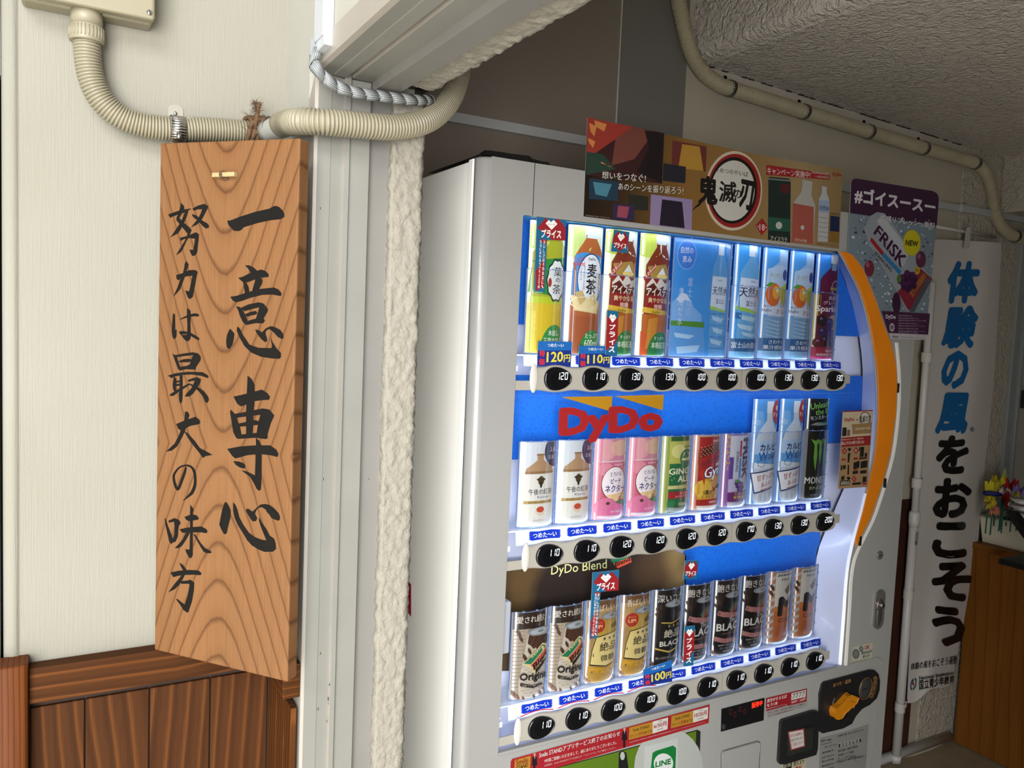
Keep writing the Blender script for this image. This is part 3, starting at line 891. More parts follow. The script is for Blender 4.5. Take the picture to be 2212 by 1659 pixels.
CAL = [
 ('努', 6.379, 340, 420, [[(327,115),(365,155),(375,190),(325,290),(305,325),(350,375),(450,460),(475,490),(455,540),(420,545),(350,460),(280,375),(262,355),(268,310),(285,285),(310,200)],
   [(150,275),(340,210),(465,195),(465,205),(420,225),(400,240),(200,310),(180,325)],
   [(385,235),(430,225),(405,310),(370,390),(330,470),(290,535),(230,565),(175,595),(215,545),(285,440),(330,370),(365,290)],
   [(485,195),(560,155),(650,130),(705,165),(690,200),(640,300),(600,370),(540,420),(465,455),(500,410),(560,340),(600,260),(620,205),(560,205),(505,225)],
   [(480,270),(540,290),(620,360),(690,400),(718,435),(705,462),(670,470),(620,430),(560,360),(510,325),(485,300)],
   [(310,600),(420,570),(535,520),(575,550),(570,620),(550,800),(530,835),(485,850),(460,810),(445,760),(495,765),(510,690),(520,610),(420,600),(350,625),(330,645)],
   [(420,545),(465,500),(440,580),(400,650),(350,760),(320,800),(260,838),(300,770),(350,690),(390,620)]]),
 ('力', 6.379, 340, 420, [[(262,1110),(350,1085),(430,1045),(520,1040),(558,1065),(545,1120),(520,1260),(490,1410),(450,1445),(420,1420),(385,1325),(440,1335),(460,1240),(485,1120),(400,1130),(330,1155),(290,1185),(265,1160)],
   [(378,960),(400,915),(432,965),(425,1000),(400,1060),(375,1150),(320,1300),(275,1355),(220,1410),(280,1280),(310,1190),(350,1100),(370,1020)]]),
 ('は', 6.914, 340, 660, [[(235,115),(265,130),(268,250),(270,380),(280,350),(290,370),(288,460),(265,500),(245,500),(225,460),(215,370),(225,240)],
   [(443,38),(495,75),(500,150),(495,280),(500,410),(498,490),(470,530),(440,535),(400,500),(355,440),(425,440),(447,430),(450,300),(443,150)],
   [(320,390),(370,380),(440,390),(455,410),(440,428),(400,425),(350,440)],
   [(325,218),(360,190),(440,150),(540,118),(600,118),(628,145),(610,165),(560,160),(460,175),(380,200)],
   [(495,405),(560,440),(620,480),(632,500),(620,520),(560,490),(500,455)]]),
 ('最', 6.914, 340, 660, [[(225,720),(290,750),(310,820),(350,935),(340,975),(310,950),(270,840),(245,770)],
   [(270,740),(400,715),(530,698),(610,715),(650,765),(650,810),(620,860),(580,920),(575,955),(480,955),(440,950),(340,970),(345,915),(440,900),(485,880),(510,800),(535,740),(440,750),(300,770)],
   [(315,830),(400,800),(490,795),(520,820),(480,845),(340,850)],
   [(160,1045),(280,1010),(450,990),(680,995),(760,1045),(768,1075),(740,1080),(660,1050),(520,1030),(400,1035),(260,1060),(210,1085)],
   [(250,1060),(285,1090),(290,1150),(275,1210),(285,1270),(260,1290),(235,1240),(230,1180),(240,1120)],
   [(335,1040),(378,1045),(380,1200),(378,1380),(370,1440),(352,1465),(330,1430),(325,1340),(335,1200)],
   [(280,1125),(335,1120),(335,1145),(280,1150)], [(275,1175),(335,1165),(335,1195),(275,1205)],
   [(180,1335),(260,1280),(330,1240),(400,1200),(480,1160),(480,1185),(400,1240),(320,1290),(240,1350),(200,1350)],
   [(450,1115),(530,1085),(595,1070),(655,1100),(640,1160),(590,1240),(540,1310),(490,1355),(410,1360),(440,1310),(500,1250),(540,1180),(560,1120),(500,1130),(470,1140)],
   [(470,1160),(540,1185),(610,1220),(700,1280),(760,1360),(775,1410),(750,1455),(720,1440),(680,1350),(610,1270),(540,1215),(490,1190)]]),
 ('大', 6.914, 340, 890, [[(282,180),(400,130),(570,70),(630,115),(643,150),(630,180),(500,205),(440,235),(345,275),(310,245)],
   [(415,-5),(455,-5),(482,45),(465,100),(440,200),(410,300),(350,420),(300,510),(220,575),(130,592),(180,545),(260,470),(320,350),(380,210),(408,100)],
   [(405,290),(450,310),(560,430),(640,540),(720,580),(825,640),(715,660),(695,685),(670,670),(620,600),(540,500),(460,390)]]),
 ('の', 6.914, 340, 890, []),
 ('味', 6.379, 340, 1090, [[(100,180),(120,205),(150,300),(190,400),(215,470),(230,505),(195,545),(165,510),(140,400),(115,290)],
   [(150,225),(235,185),(300,210),(325,255),(300,290),(290,350),(285,440),(250,515),(200,520),(215,470),(235,400),(240,300),(230,235),(165,248)],
   [(455,0),(500,60),(490,130),(490,350),(490,700),(465,740),(435,725),(400,660),(385,615),(445,620),(450,450),(452,200)],
   [(375,170),(480,130),(545,150),(575,190),(560,208),(440,228),(400,210)],
   [(308,340),(420,315),(610,300),(680,340),(693,370),(680,395),(600,380),(450,385),(345,388)],
   [(400,385),(450,390),(400,480),(340,570),(290,600),(240,598),(290,550),(350,480)],
   [(490,400),(530,420),(600,530),(650,590),(750,650),(740,668),(680,668),(640,650),(590,570),(530,460)]]),
 ('方', 6.379, 340, 1090, [[(302,800),(350,825),(390,880),(410,905),(360,910),(330,860)],
   [(183,935),(300,910),(450,900),(560,905),(610,940),(600,972),(500,965),(350,970),(270,985),(222,1000)],
   [(350,950),(388,955),(350,1030),(300,1110),(240,1165),(150,1210),(180,1170),(240,1090),(300,1020)],
   [(310,1055),(400,1048),(460,1035),(510,1075),(505,1180),(480,1330),(430,1480),(415,1490),(360,1450),(310,1370),(260,1305),(275,1298),(380,1380),(420,1250),(445,1110),(440,1090),(330,1090)]]),
 ('一', 8.731, 470, 430, [[(185,405),(240,405),(450,325),(700,245),(980,180),(1060,135),(1110,130),(1165,150),(1225,210),(1262,280),(1262,335),(1240,352),(1190,380),(1000,400),(750,455),(500,530),(440,590),(395,605),(310,597),(240,530),(200,475)]]),
 ('意', 7.2125, 470, 560, [[(430,95),(495,95),(560,125),(620,180),(680,160),(750,185),(795,230),(800,275),(760,280),(690,285),(600,310),(470,360),(400,360),(322,292),(400,270),(520,210),(480,150)],
   [(400,350),(455,370),(485,430),(500,510),(430,530),(415,450)], [(590,290),(680,290),(705,340),(690,390),(640,480),(540,500),(560,420),(585,340)],
   [(200,585),(300,570),(450,520),(650,465),(880,440),(950,470),(1000,530),(990,575),(860,550),(700,555),(520,600),(380,650),(290,672),(240,645)],
   [(290,735),(350,745),(400,800),(440,880),(470,960),(470,1022),(430,1015),(390,970),(350,880),(325,800)],
   [(360,760),(480,705),(640,670),(720,690),(790,780),(780,820),(745,880),(720,920),(740,960),(710,1000),(600,995),(450,1025),(440,970),(540,940),(600,925),(630,830),(650,750),(560,770),(420,810)],
   [(430,855),(540,815),(600,805),(625,840),(600,860),(450,895)],
   [(195,1080),(265,1155),(260,1220),(235,1330),(185,1405),(145,1370),(135,1280),(150,1180)],
   [(312,1045),(350,1080),(400,1180),(500,1330),(640,1380),(840,1385),(850,1350),(825,1200),(860,1290),(920,1385),(990,1460),(990,1520),(970,1550),(850,1545),(680,1520),(520,1450),(420,1350),(340,1210),(300,1110)],
   [(590,1095),(645,1105),(695,1140),(750,1080),(820,1045),(880,1050),(980,1100),(1025,1165),(1030,1230),(1005,1242),(940,1210),(870,1130),(800,1085),(755,1120),(750,1160),(775,1240),(770,1285),(740,1290),(690,1250),(640,1190),(600,1130)]]),
 ('専', 6.144, 470, 800, [[(400,70),(450,110),(495,190),(495,400),(480,560),(470,860),(380,860),(380,560),(390,300)],
   [(213,348),(300,330),(400,305),(590,255),(660,300),(700,350),(685,390),(600,395),(480,410),(370,460),(310,480),(260,440)],
   [(175,520),(230,575),(260,640),(300,750),(320,850),(290,905),(250,900),(210,820),(190,700),(168,560)],
   [(220,580),(380,550),(600,505),(690,520),(755,600),(710,700),(680,800),(665,855),(670,890),(650,912),(500,895),(270,910),(260,860),(400,840),(520,830),(540,700),(570,590),(480,600),(240,630)],
   [(260,710),(400,680),(500,660),(600,690),(560,720),(400,740),(270,748)],
   [(130,1042),(300,1010),(500,995),(700,995),(780,1050),(812,1110),(795,1150),(700,1125),(560,1110),(400,1125),(240,1170),(200,1140)],
   [(510,895),(560,940),(590,1010),(588,1200),(585,1480),(578,1580),(550,1600),(520,1570),(480,1490),(430,1410),(315,1325),(400,1345),(498,1395),(505,1200),(512,1000)],
   [(210,1205),(290,1210),(350,1235),(375,1270),(355,1305),(300,1290),(245,1255)]]),
 ('心', 11.847, 460, 1070, [[(315,165),(370,200),(430,310),(460,390),(455,550),(420,690),(380,850),(360,960),(320,995),(280,985),(220,880),(165,745),(200,560),(240,360),(290,220)],
   [(515,175),(580,240),(630,360),(680,560),(780,750),(920,950),(1080,1070),(1250,1135),(1375,1150),(1300,980),(1220,780),(1180,640),(1185,545),(1240,670),(1370,860),(1460,1030),(1570,1110),(1610,1240),(1620,1370),(1540,1440),(1320,1445),(1180,1390),(1000,1280),(880,1150),(760,950),(640,760),(560,580),(520,400)],
   [(840,370),(900,335),(1015,415),(1130,310),(1220,235),(1330,220),(1440,240),(1560,320),(1680,450),(1720,540),(1715,620),(1680,650),(1590,620),(1500,580),(1430,470),(1380,430),(1360,370),(1260,305),(1190,310),(1120,370),(1080,470),(1140,590),(1100,660),(1020,665),(960,590),(890,480)]]),
]
for ch, s, ox, oy, polys in CAL:
    st = [[(430,820,12),(410,900,20),(370,1010,22),(325,1130,20),(300,1150,20),(268,1090,20),(246,990,18),(258,920,16),(330,830,13),(430,797,13),(510,822,16),(555,900,20),(567,1000,20),(560,1100,22),(520,1200,24),(460,1260,16),(385,1325,3)]] if ch == 'の' else ()
    glyph(polys, s, ox, oy, st).build('brushed_character', INKM, t)
# peg through the board with its loop of rope
pg = thing('wooden_peg', 'small pale wooden peg tied with rope at the top of the signboard', 'peg', sg(490, 379))
b = B(); c1, c2 = sg(466, 380, 0.004), sg(514, 378, 0.004); up = Vector((0, 0, 0.0028)); n_ = SN * 0.0035
b.hexa([c1 - up - n_, c2 - up - n_, c2 - up + n_, c1 - up + n_, c1 + up - n_, c2 + up - n_, c2 + up + n_, c1 + up + n_])
b.build('peg', m_plain('pale_split_wood', '#9c865e', 0.7, 0.08, 300), pg, bevel=0.0005)
b = B()
for q in range(2):
    c = sg(484 + 3 * q, 379, 0.004)
    b.tube([c + (SN * math.cos(a) * 0.0045 + Vector((0, 0, 1)) * math.sin(a) * 0.0042) for a in [i * math.pi / 8 for i in range(17)]], 0.0011, 6)
b.tube([sg(481, 386, 0.002), sg(487, 388, 0.003), sg(495, 386, 0.001)], 0.0012, 6)
b.build('rope_loop', ROPE, pg)
# ================================================================ vending room shell
CREAM = m_plain('cream_wallpaper', '#aca492', 0.85, 0.03, 5.0, 0.3)
PANEL = m_plain('taupe_wall_panel', '#7d7266', 0.7, 0.03, 3.0)
POSTM = m_plain('grey_post_paint', '#6f6b65', 0.6, 0.02, 3.0)
CEIL = m_stucco('sprayed_ceiling', '#cdc5bb', 1.0, 45, 0.014)
BEAM = m_stucco('stucco_beam', '#b3ab9c', 1.0, 45, 0.012)
LINO = m_plain('beige_lino', '#8f8168', 0.5, 0.06, 9.0)

b = B(); b.box(XJ + 0.08, 4.0, -1.7, 2.2, -0.1, 0.0)
tag(b.build('floor', LINO), kind='structure')
b = B(); b.box(-3.5, XJ + 0.0795, -4.5, 2.2, -0.1, 0.0)
tag(b.build('floor', m_plain('pale_concrete', '#dad6cc', 0.8, 0.04, 3.0)), kind='structure')
b = B(); b.box(1.5419, 3.95, YB, YB + 0.15, 0, 2.7)
wb = tag(b.build('wall_back', CREAM), kind='structure')
b = B(); b.box(XK - 0.004, 1.3085, YB + 0.001, YB + 0.15, 0, 2.8)
b.mi = 1; b.box(1.3125, 1.5418, YB - 0.004, YB + 0.15, 0, 2.8)
tag(b.build('wall_back', [PANEL, POSTM]), kind='structure')
b = B(); b.box(1.3086, 1.3124, YB - 0.002, YB + 0.1, 0, 2.8)
tag(b.build('trim_11', mat('pale_joint_strip', '#b9b6ae', 0.5)), kind='structure')
# dark stained panelling low on the back wall
b = B(); b.box(0.6, at(1975, 1400, 'y', YB)[0], YB - 0.006, YB - 0.0005, 0, zat(1968, 1077, 'y', YB))
tag(b.build('baseboard_back', m_plain('dark_red_panelling', '#3d1f14', 0.55, 0.1, 12.0), bevel=0.001), kind='structure')
# skirting duct along the floor
t = thing('skirting_pipe', 'white skirting duct along the floor behind the banner pole', 'pipe', at(1990, 1612, 'y', YB - 0.03))
b = B(); b.tube([(2.0, YB - 0.019, 0.021), (3.055, YB - 0.019, 0.021)], 0.0185, 16); b.build('duct', mat('grey_white_pvc', '#c2c3c1', 0.4), t)
# plaster column and beam on the right
b = B(); b.box(2.868, 3.26, YB - 0.008, YB - 0.0005, 0, 2.35)
tag(b.build('trim_12', BEAM), kind='structure')
zbm = 1.56 + 0.497
b = B(); b.box(3.10, 3.9, -1.2, YB - 0.0085, zbm, 2.6)
tag(b.build('trim_13', BEAM, bevel=0.008), kind='structure')
b = B(); b.box(3.9, 4.05, -1.6, YB, 0, 2.7); tag(b.build('wall_right', CREAM), kind='structure')
b = B(); b.box(XK, 4.0, -1.75, -1.6, 0, 2.7); tag(b.build('wall_front', CREAM), kind='structure')
# ceiling: gently sloping soffit, rounded edge, riser, higher part on the left
za, zb = 1.56 + 0.762, 1.56 + 0.7145
slope = (zb - za) / (2.866 - 1.604)
def cz(x): return za + slope * (x - 1.604)
prof = [(3.95, cz(3.95)), (1.612, cz(1.612))]
for k in range(7):
    a = math.radians(270 - 90 * k / 6); prof.append((1.612 - 0.0 + 0.05 * math.cos(a) * 1.0, za + 0.036 + 0.036 * math.sin(a)))
prof += [(1.556, 2.62), (XK - 0.003, 2.62), (XK - 0.003, 2.9), (3.95, 2.9)]
b = B(); n = len(prof)
for y in (-1.6, YB - 0.0): b.V += [Vector((x, y, z)) for x, z in prof]
for i in range(n):
    j = (i + 1) % n; b.face([i, j, n + j, n + i], 1 <= i <= 7)
tag(b.build('ceiling', CEIL), kind='structure')
# cracked joint where ceiling meets wall
b = B()
for k in range(46):
    x = 1.62 + 1.22 * k / 46
    if random.random() < 0.25: continue
    b.box(x, x + 0.022, YB - 0.006 - random.random() * 0.004, YB - 0.004, cz(x) - 0.0035, cz(x) - 0.001)
tag(b.build('trim_14', mat('joint_crack', '#2c251f', 0.9)), kind='structure')
# pale cornice strip under the ceiling
b = B(); b.hexa([(1.60, YB - 0.004, cz(1.6) - 0.035), (2.868, YB - 0.004, cz(2.868) - 0.035), (2.868, YB - 0.0005, cz(2.868) - 0.035), (1.6, YB - 0.0005, cz(1.6) - 0.035),
                 (1.60, YB - 0.004, cz(1.6) - 0.002), (2.868, YB - 0.004, cz(2.868) - 0.002), (2.868, YB - 0.0005, cz(2.868) - 0.002), (1.6, YB - 0.0005, cz(1.6) - 0.002)])
tag(b.build('trim_15', m_plain('pale_cornice', '#b5ad9f', 0.8)), kind='structure')

# cable trunking along the back wall
t = thing('wall_trunking', 'grey-white cable trunking running level along the back wall behind the posters', 'trunking', at(1125, 285, 'y', YB))
zt = 1.56 + 0.5; zh = 0.024
b = B(); b.box(0.7, 2.86, YB - 0.017, YB - 0.0045, zt - zh, zt); b.build('duct', m_plain('trunking_grey', '#a9abab', 0.45), t, bevel=0.001)
b = B(); b.box(2.868, 3.35, YB - 0.024, YB - 0.0085, zt - zh, zt); b.build('duct', m_plain('trunking_grey', '#a9abab', 0.45), t, bevel=0.001)
b = B(); b.box(2.845, 2.885, YB - 0.027, YB - 0.0085, zt - zh - 0.002, zt + 0.002); b.build('joint_cover', m_plain('trunking_grey', '#a9abab', 0.45), t, bevel=0.001)
b = B(); b.dome((2.865, YB - 0.02, zt + 0.006), 0.004, 0.004, 0.006, 10, 5); b.build('screw', CHROME, t)

# conduit under the ceiling
yk = YB - 0.026
t = thing('ceiling_conduit', 'long beige corrugated conduit clipped along the top of the back wall', 'conduit', at(1735, 243, 'y', yk))
P = [(1461, -30), (1467, 10), (1478, 60), (1492, 112), (1518, 155), (1556, 184), (1577, 191), (1640, 211), (1735, 241), (1800, 261), (1875, 284), (1995, 320), (2060, 338), (2105, 352), (2128, 372), (2141, 405), (2147, 445), (2158, 480), (2180, 505), (2212, 514), (2260, 520)]
yy = lambda x: yk if x < 2110 else yk
corrugated([at(x, y, 'y', yk) for x, y in P], 0.0215, 0.0060, 18, 0.10).build('corrugated_tube', m_plain('dusty_conduit', '#a59b80', 0.5, 0.04, 12), t)
for i, (x, y) in enumerate(((1577, 191), (1737, 241.5), (1877, 284.5), (1995, 320), (2106, 352), (2192, 510))):
    c = at(x, y, 'y', yk); c2 = at(x + 8, y + (2.4 if i < 5 else 1), 'y', yk); ax = (c2 - c).normalized()
    n1 = Vector((0, 1, 0)); n2 = ax.cross(n1)
    q = thing('conduit_clip', ('steel clip on the ceiling conduit, ' + ('first from the bend beside the grey post', 'second from the grey post bend', 'third along, above the long poster', 'fourth along, above the end of the long poster', 'fifth, where the conduit turns down', 'last, low beside the door frame at the right edge')[i]), 'clip', c, 'steel clips on the ceiling conduit')
    b = B(); rows = []
    for k in range(25):
        a = 2 * math.pi * k / 24
        rows.append([c + ax * s + (n1 * math.cos(a) + n2 * math.sin(a)) * 0.0225 for s in (-0.008, 0.008)])
    for r1, r2 in zip(rows, rows[1:]): b.poly([r1[0], r1[1], r2[1], r2[0]]); b.sm[-1] = True
    o = b.build('band', STEEL, q); md = o.modifiers.new('s', 'SOLIDIFY'); md.thickness = 0.001
    b = B(); b.box(c[0] - 0.008, c[0] + 0.008, YB - 0.004, YB - 0.001, c[2] + 0.018, c[2] + 0.042); b.build('fixing_tab', STEEL, q, bevel=0.001)

# aluminium door at the far right
xf0 = at(2188, 700, 'y', YB)[0]
b = B(); b.box(3.262, 3.30, YB - 0.02, YB + 0.01, 0, zat(2203, 520, 'y', YB)); b.mi = 0
b.box(3.306, 3.325, YB - 0.03, YB + 0.01, 0, zat(2203, 520, 'y', YB))
b.box(3.262, 3.9, YB - 0.02, YB + 0.01, zat(2203, 520, 'y', YB), zat(2203, 520, 'y', YB) + 0.04)
d = b.build('door_1', m_plain('anodised_aluminium', '#8f9494', 0.35, 0.03, 4.0), bevel=0.002); tag(d, kind='structure')
b = B(); b.box(3.327, 3.9, YB - 0.012, YB, 0, zat(2203, 520, 'y', YB)); b.build('door_leaf', m_plain('pale_door_leaf', '#aaa79c', 0.6), d)
c = at(2208, 862, 'y', YB - 0.03)
b = B(); b.box(c[0] - 0.012, c[0] + 0.02, YB - 0.05, YB - 0.0125, c[2] - 0.035, c[2] + 0.035); b.build('door_latch', mat('black_plastic', '#17171a', 0.4), d, bevel=0.004)
# ================================================================ vending machine
YF = 1.216
PITCH = 0.082
BX = 0.779774
ZR = (1.4660, 1.1431, 0.8185)      # button heights of the three rows
ZB = (1.509, 1.192, 0.868)         # feet of the display samples
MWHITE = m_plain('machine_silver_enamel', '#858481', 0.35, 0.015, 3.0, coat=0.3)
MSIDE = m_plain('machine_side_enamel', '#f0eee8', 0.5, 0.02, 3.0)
BARM = m_plain('button_bar_plastic', '#928e85', 0.35, 0.02, 12.0)
GLOSSBLK = mat('glossy_black', '#0c0d10', 0.12, coat=0.6)
SATBLK = mat('satin_black', '#131315', 0.45)
def F(px, py, d=0.0): return at(px, py, 'y', YF + d)

VM = thing('vending_machine', 'white drink vending machine with three lit display rows and an orange curved trim', 'vending machine', (1.2, 1.5, 0.0))
x0m, x1m, ztop = 0.631, 1.793, 1.838
b = B()
b.box(0.600, 0.6012, 1.236, 1.785, 0.03, 1.828)
b.box(0.6010, 1.798, 1.306, 1.785, 0.03, 1.826)
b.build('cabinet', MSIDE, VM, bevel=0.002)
b = B(); b.box(0.6010, 1.798, 1.2626, 1.3055, 1.752, 1.826); b.build('cabinet_top_rim', MSIDE, VM)
b = B(); b.box(1.755, 1.798, 1.2626, 1.3055, 0.03, 1.7515); b.build('cabinet_side_rim', MSIDE, VM)
b = B(); b.box(0.6010, 1.7545, 1.2626, 1.3055, 0.03, 0.69); b.build('cabinet_base_rim', MSIDE, VM)
b = B(); b.box(0.5985, 0.6020, 1.2225, 1.2375, 0.03, 1.831); b.build('cabinet_lip', MSIDE, VM, bevel=0.001)
b = B(); b.box(0.6025, 0.640, 1.2440, 1.2625, 0.03, 1.831); b.build('door_gasket', BLACK, VM)
b = B(); b.box(0.6045, 0.612, 1.238, 1.2445, 1.70, 1.834); b.build('hinge_cover', BLACK, VM)

HOLE_R = [(1814, 543), (1826, 563), (1837, 585), (1849, 607), (1859, 630), (1867, 655), (1874, 681), (1881, 712), (1886, 744), (1891, 772), (1894, 800), (1896.5, 844), (1897, 892), (1892, 965), (1887, 997), (1880, 1027), (1872, 1066), (1863, 1104), (1855, 1133), (1847, 1162),
          (1842, 1185), (1837, 1208), (1833, 1235), (1830, 1267), (1828, 1295), (1826.5, 1324), (1818, 1437)]
hole = [F(1130, 468), F(1131, 465.3), F(1134, 464.6)] + [F(*p) for p in HOLE_R] + [F(1076, 1625)]
hole = [Vector((p[0], YF, p[2])) for p in hole]
outer = [(x0m, YF, 0.05), (x1m, YF, 0.05), (x1m, YF, ztop - 0.004), (x1m - 0.004, YF, ztop), (x0m, YF, ztop)]
b = B(); b.plate([outer, hole], (0, 0.006, 0))
# rounded left corner of the door
q = [];
for k in range(11):
    a = math.radians(180 + 90 * k / 10); q.append((x0m + 0.022 * math.cos(a), YF + 0.022 + 0.022 * math.sin(a)))
q = [(0.609, 1.244)] + q
n0 = len(b.V)
zt_ = ztop
rows = [(0.05, 0), (zt_ - 0.006, 0), (zt_ - 0.0018, 0.0012), (zt_, 0.005)]
for z, ins in rows:
    for x, y in q: b.V.append(Vector((x + ins * (1 if x < x0m - 0.001 else 0), y + ins * (1 if y > YF + 0.0001 or z == zt_ else 0), z)))
nq = len(q)
for r in range(3):
    for i in range(nq - 1): b.face([n0 + r * nq + i, n0 + r * nq + i + 1, n0 + (r + 1) * nq + i + 1, n0 + (r + 1) * nq + i], True)
b.poly([(x0m, YF + 0.005, ztop), (x1m, YF + 0.0, ztop), (x1m, 1.2625, ztop), (0.612, 1.2625, ztop)])
b.poly([(x0m, YF, ztop), (x1m, YF, ztop), (x1m, YF + 0.006, ztop), (x0m, YF + 0.006, ztop)])
b.poly([(x1m, YF, 0.05), (x1m, YF, ztop), (x1m, 1.2625, ztop), (x1m, 1.2625, 0.05)][::-1])
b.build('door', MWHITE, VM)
b = B()
p, q_ = F(1155.7, 348), F(1149.3, 457.4)
b.box(p[0] - 0.0006, p[0] + 0.0006, YF - 0.0003, YF, 1.7486, ztop)
for a, c in (((1252, 360), (1262, 362)),): pass
b.build('panel_joint', BLACK, VM)
b = B(); tx = [F(1843, 549), F(1866, 588), F(1875, 606), F(1899, 668), F(1919, 731), F(1930, 771), F(1934, 800), F(1935.5, 834), F(1933, 892), F(1922, 974), F(1906, 1037), F(1880, 1114), F(1858, 1158), F(1848.5, 1179)]
inn = [F(*p) for p in HOLE_R[:20]]
band = inn + tx[::-1]
for v in band: v[1] = YF - 0.0032
b.plate([band], (0, 0.0045, 0))
o = b.build('curved_trim', m_plain('orange_trim_plastic', '#c46e08', 0.35, 0.03, 8.0, coat=0.3), VM); o['label'] = 'orange curved trim'
b = B()
wi = smooth_path([F(x, y) for x, y in ((1936, 740), (1939, 775), (1941, 800), (1942, 834), (1940, 892), (1930, 974), (1914, 1037), (1889, 1114), (1868, 1158), (1851, 1192), (1842, 1222), (1837, 1262), (1834.5, 1310), (1826, 1437))], 5)
L = [Vector((p[0] - 0.0045, YF - 0.0022, p[2])) for p in wi]; R_ = [Vector((p[0] + 0.0045, YF - 0.0022, p[2])) for p in wi]
b.plate([L + R_[::-1]], (0, 0.003, 0)); b.build('edge_bead', mat('bright_white_plastic', '#cfcdc8', 0.3), VM)
for x, y in ((1937.5, 838), (1909.5, 1043), (1856, 1168)):
    b = B(); c = F(x, y); b.box(c[0] - 0.004, c[0] + 0.003, YF - 0.0045, YF - 0.002, c[2] - 0.011, c[2] + 0.011); b.build('hinge_slot', BLACK, VM)

# ---- display cavity
YP = 1.281
fr = [p for p in HOLE_R]
BK = [(1799, 543), (1807, 560), (1815, 580), (1825, 605), (1833, 632), (1840, 652), (1846, 676), (1852, 703), (1857, 732), (1861, 765), (1863.7, 800), (1862.6, 844), (1861, 885), (1850, 955), (1843, 990), (1836, 1020), (1822, 1058), (1807, 1092), (1794, 1124), (1781, 1152),
      (1770, 1180), (1764, 1204), (1761, 1232), (1759, 1262), (1756, 1292), (1753, 1322), (1742, 1437)]
b = B(); n0 = 0
for (fx, fy), (kx, ky) in zip(fr, BK):
    f = F(fx, fy); k = at(kx, ky, 'y', YP); b.V += [f, k]
for i in range(len(fr) - 1): b.face([2 * i, 2 * i + 1, 2 * i + 3, 2 * i + 2], True)
INW = mat('cavity_white', '#d6dcf2', 0.25, coat=0.4)
b.build('curved_side_wall', INW, VM)
b = B()
zc0 = F(1130, 465)[2]
b.poly([(0.680, YF + 0.006, zc0 + 0.0005), (1.60, YF + 0.006, zc0 - 0.001), (1.60, 1.30, zc0 - 0.001), (0.680, 1.30, zc0 + 0.0005)])
b.build('cavity_top', mat('cavity_blue_top', '#4aa6f2', 0.5), VM)
b = B(); b.box(0.655, 0.6565, YF + 0.006, 1.30, 0.70, 1.75); b.build('cavity_side', INW, VM)
b = B(); zl = F(1076, 1625)[2]
b.poly([(0.655, YF + 0.006, zl - 0.004), (1.80, YF + 0.006, zl - 0.004), (1.80, 1.30, zl), (0.655, 1.30, zl)])
b.build('cavity_floor', INW, VM)
b = B(); b.box(0.655, 1.80, 1.300, 1.304, 0.70, 1.75); b.build('cavity_back', INW, VM)

# blue printed sheets behind the samples
BLUE = mat('blue_print', '#0b5fc4', 0.5)
tc = nn(BLUE, 'ShaderNodeTexCoord'); vo = nn(BLUE, 'ShaderNodeTexVoronoi', Scale=130.0); lk(BLUE, tc.outputs['Object'], vo.inputs['Vector'])
lk(BLUE, ramp(BLUE, vo.outputs['Distance'], [(0.1, '#0a55b2'), (0.5, '#0c61c4')]), bsdf(BLUE).inputs['Base Color'])
def sheet_part(name, pts, mtl, d=0.0):
    b = B(); b.plate([[at(x, y, 'y', YP - d) for x, y in pts]], (0, 0.001, 0)); return b.build(name, mtl, VM)
sheet_part('backing_sheet', [(1090, 440), (1100, 700), (1858, 727), (1858, 700), (1846, 676), (1833, 632), (1815, 580), (1799, 543), (1790, 520)], BLUE)
sheet_part('backing_sheet', [(1090, 810), (1085, 994), (1830, 956), (1850, 955), (1861, 885), (1862.6, 812)], BLUE)
b3 = sheet_part('backing_sheet', [(1480, 1175), (1476, 1440), (1745, 1370), (1753, 1322), (1759, 1262), (1764, 1190), (1772, 1170), (1772, 1130)], BLUE)
BROWN = mat('brown_print', '#2a1c12', 0.5)
tcb = nn(BROWN, 'ShaderNodeTexCoord'); spb = nn(BROWN, 'ShaderNodeSeparateXYZ'); lk(BROWN, tcb.outputs['Generated'], spb.inputs[0])
nzb = nn(BROWN, 'ShaderNodeTexNoise', Scale=3.0, Detail=1.0); lk(BROWN, tcb.outputs['Generated'], nzb.inputs['Vector'])
fb = mathn(BROWN, 'ADD', mathn(BROWN, 'SUBTRACT', spb.outputs[0], mathn(BROWN, 'MULTIPLY', spb.outputs[2], 0.22)), mathn(BROWN, 'MULTIPLY', mathn(BROWN, 'SUBTRACT', nzb.outputs[0], 0.5), 0.25))
lk(BROWN, ramp(BROWN, fb, [(0.0, '#4a3618'), (0.08, '#1d120c'), (0.50, '#20140d'), (0.66, '#4a3620'), (0.80, '#8f7646'), (0.95, '#a8905c')]), bsdf(BROWN).inputs['Base Color'])
bp = sheet_part('brown_backing', [(1070, 1215), (1062, 1450), (1478, 1440), (1482, 1200), (1440, 1180)], BROWN)
# small printing on the backing
s = Sheet(plane_fn('y', YP - 0.0004, -1))
z9 = lambda x, y: (1060 + x / 3.4625, 1180 + y / 3.4625)
s.text('DyDo Blend', z9(455, 148), z9(868, 98), z9(868, 186), z9(450, 234), '#d7d690', 0.004)
s.quad(z9(893, 100), z9(1040, 62), z9(1055, 118), z9(950, 165), '#1e6b4c')
s.quad(z9(915, 130), z9(1045, 80), z9(1055, 118), z9(950, 165), '#b5482f')
s.text('Blend', z9(925, 122), z9(1040, 76), z9(1044, 108), z9(934, 155), '#120d0a', 0.03)
s.build('backing_print', VM)

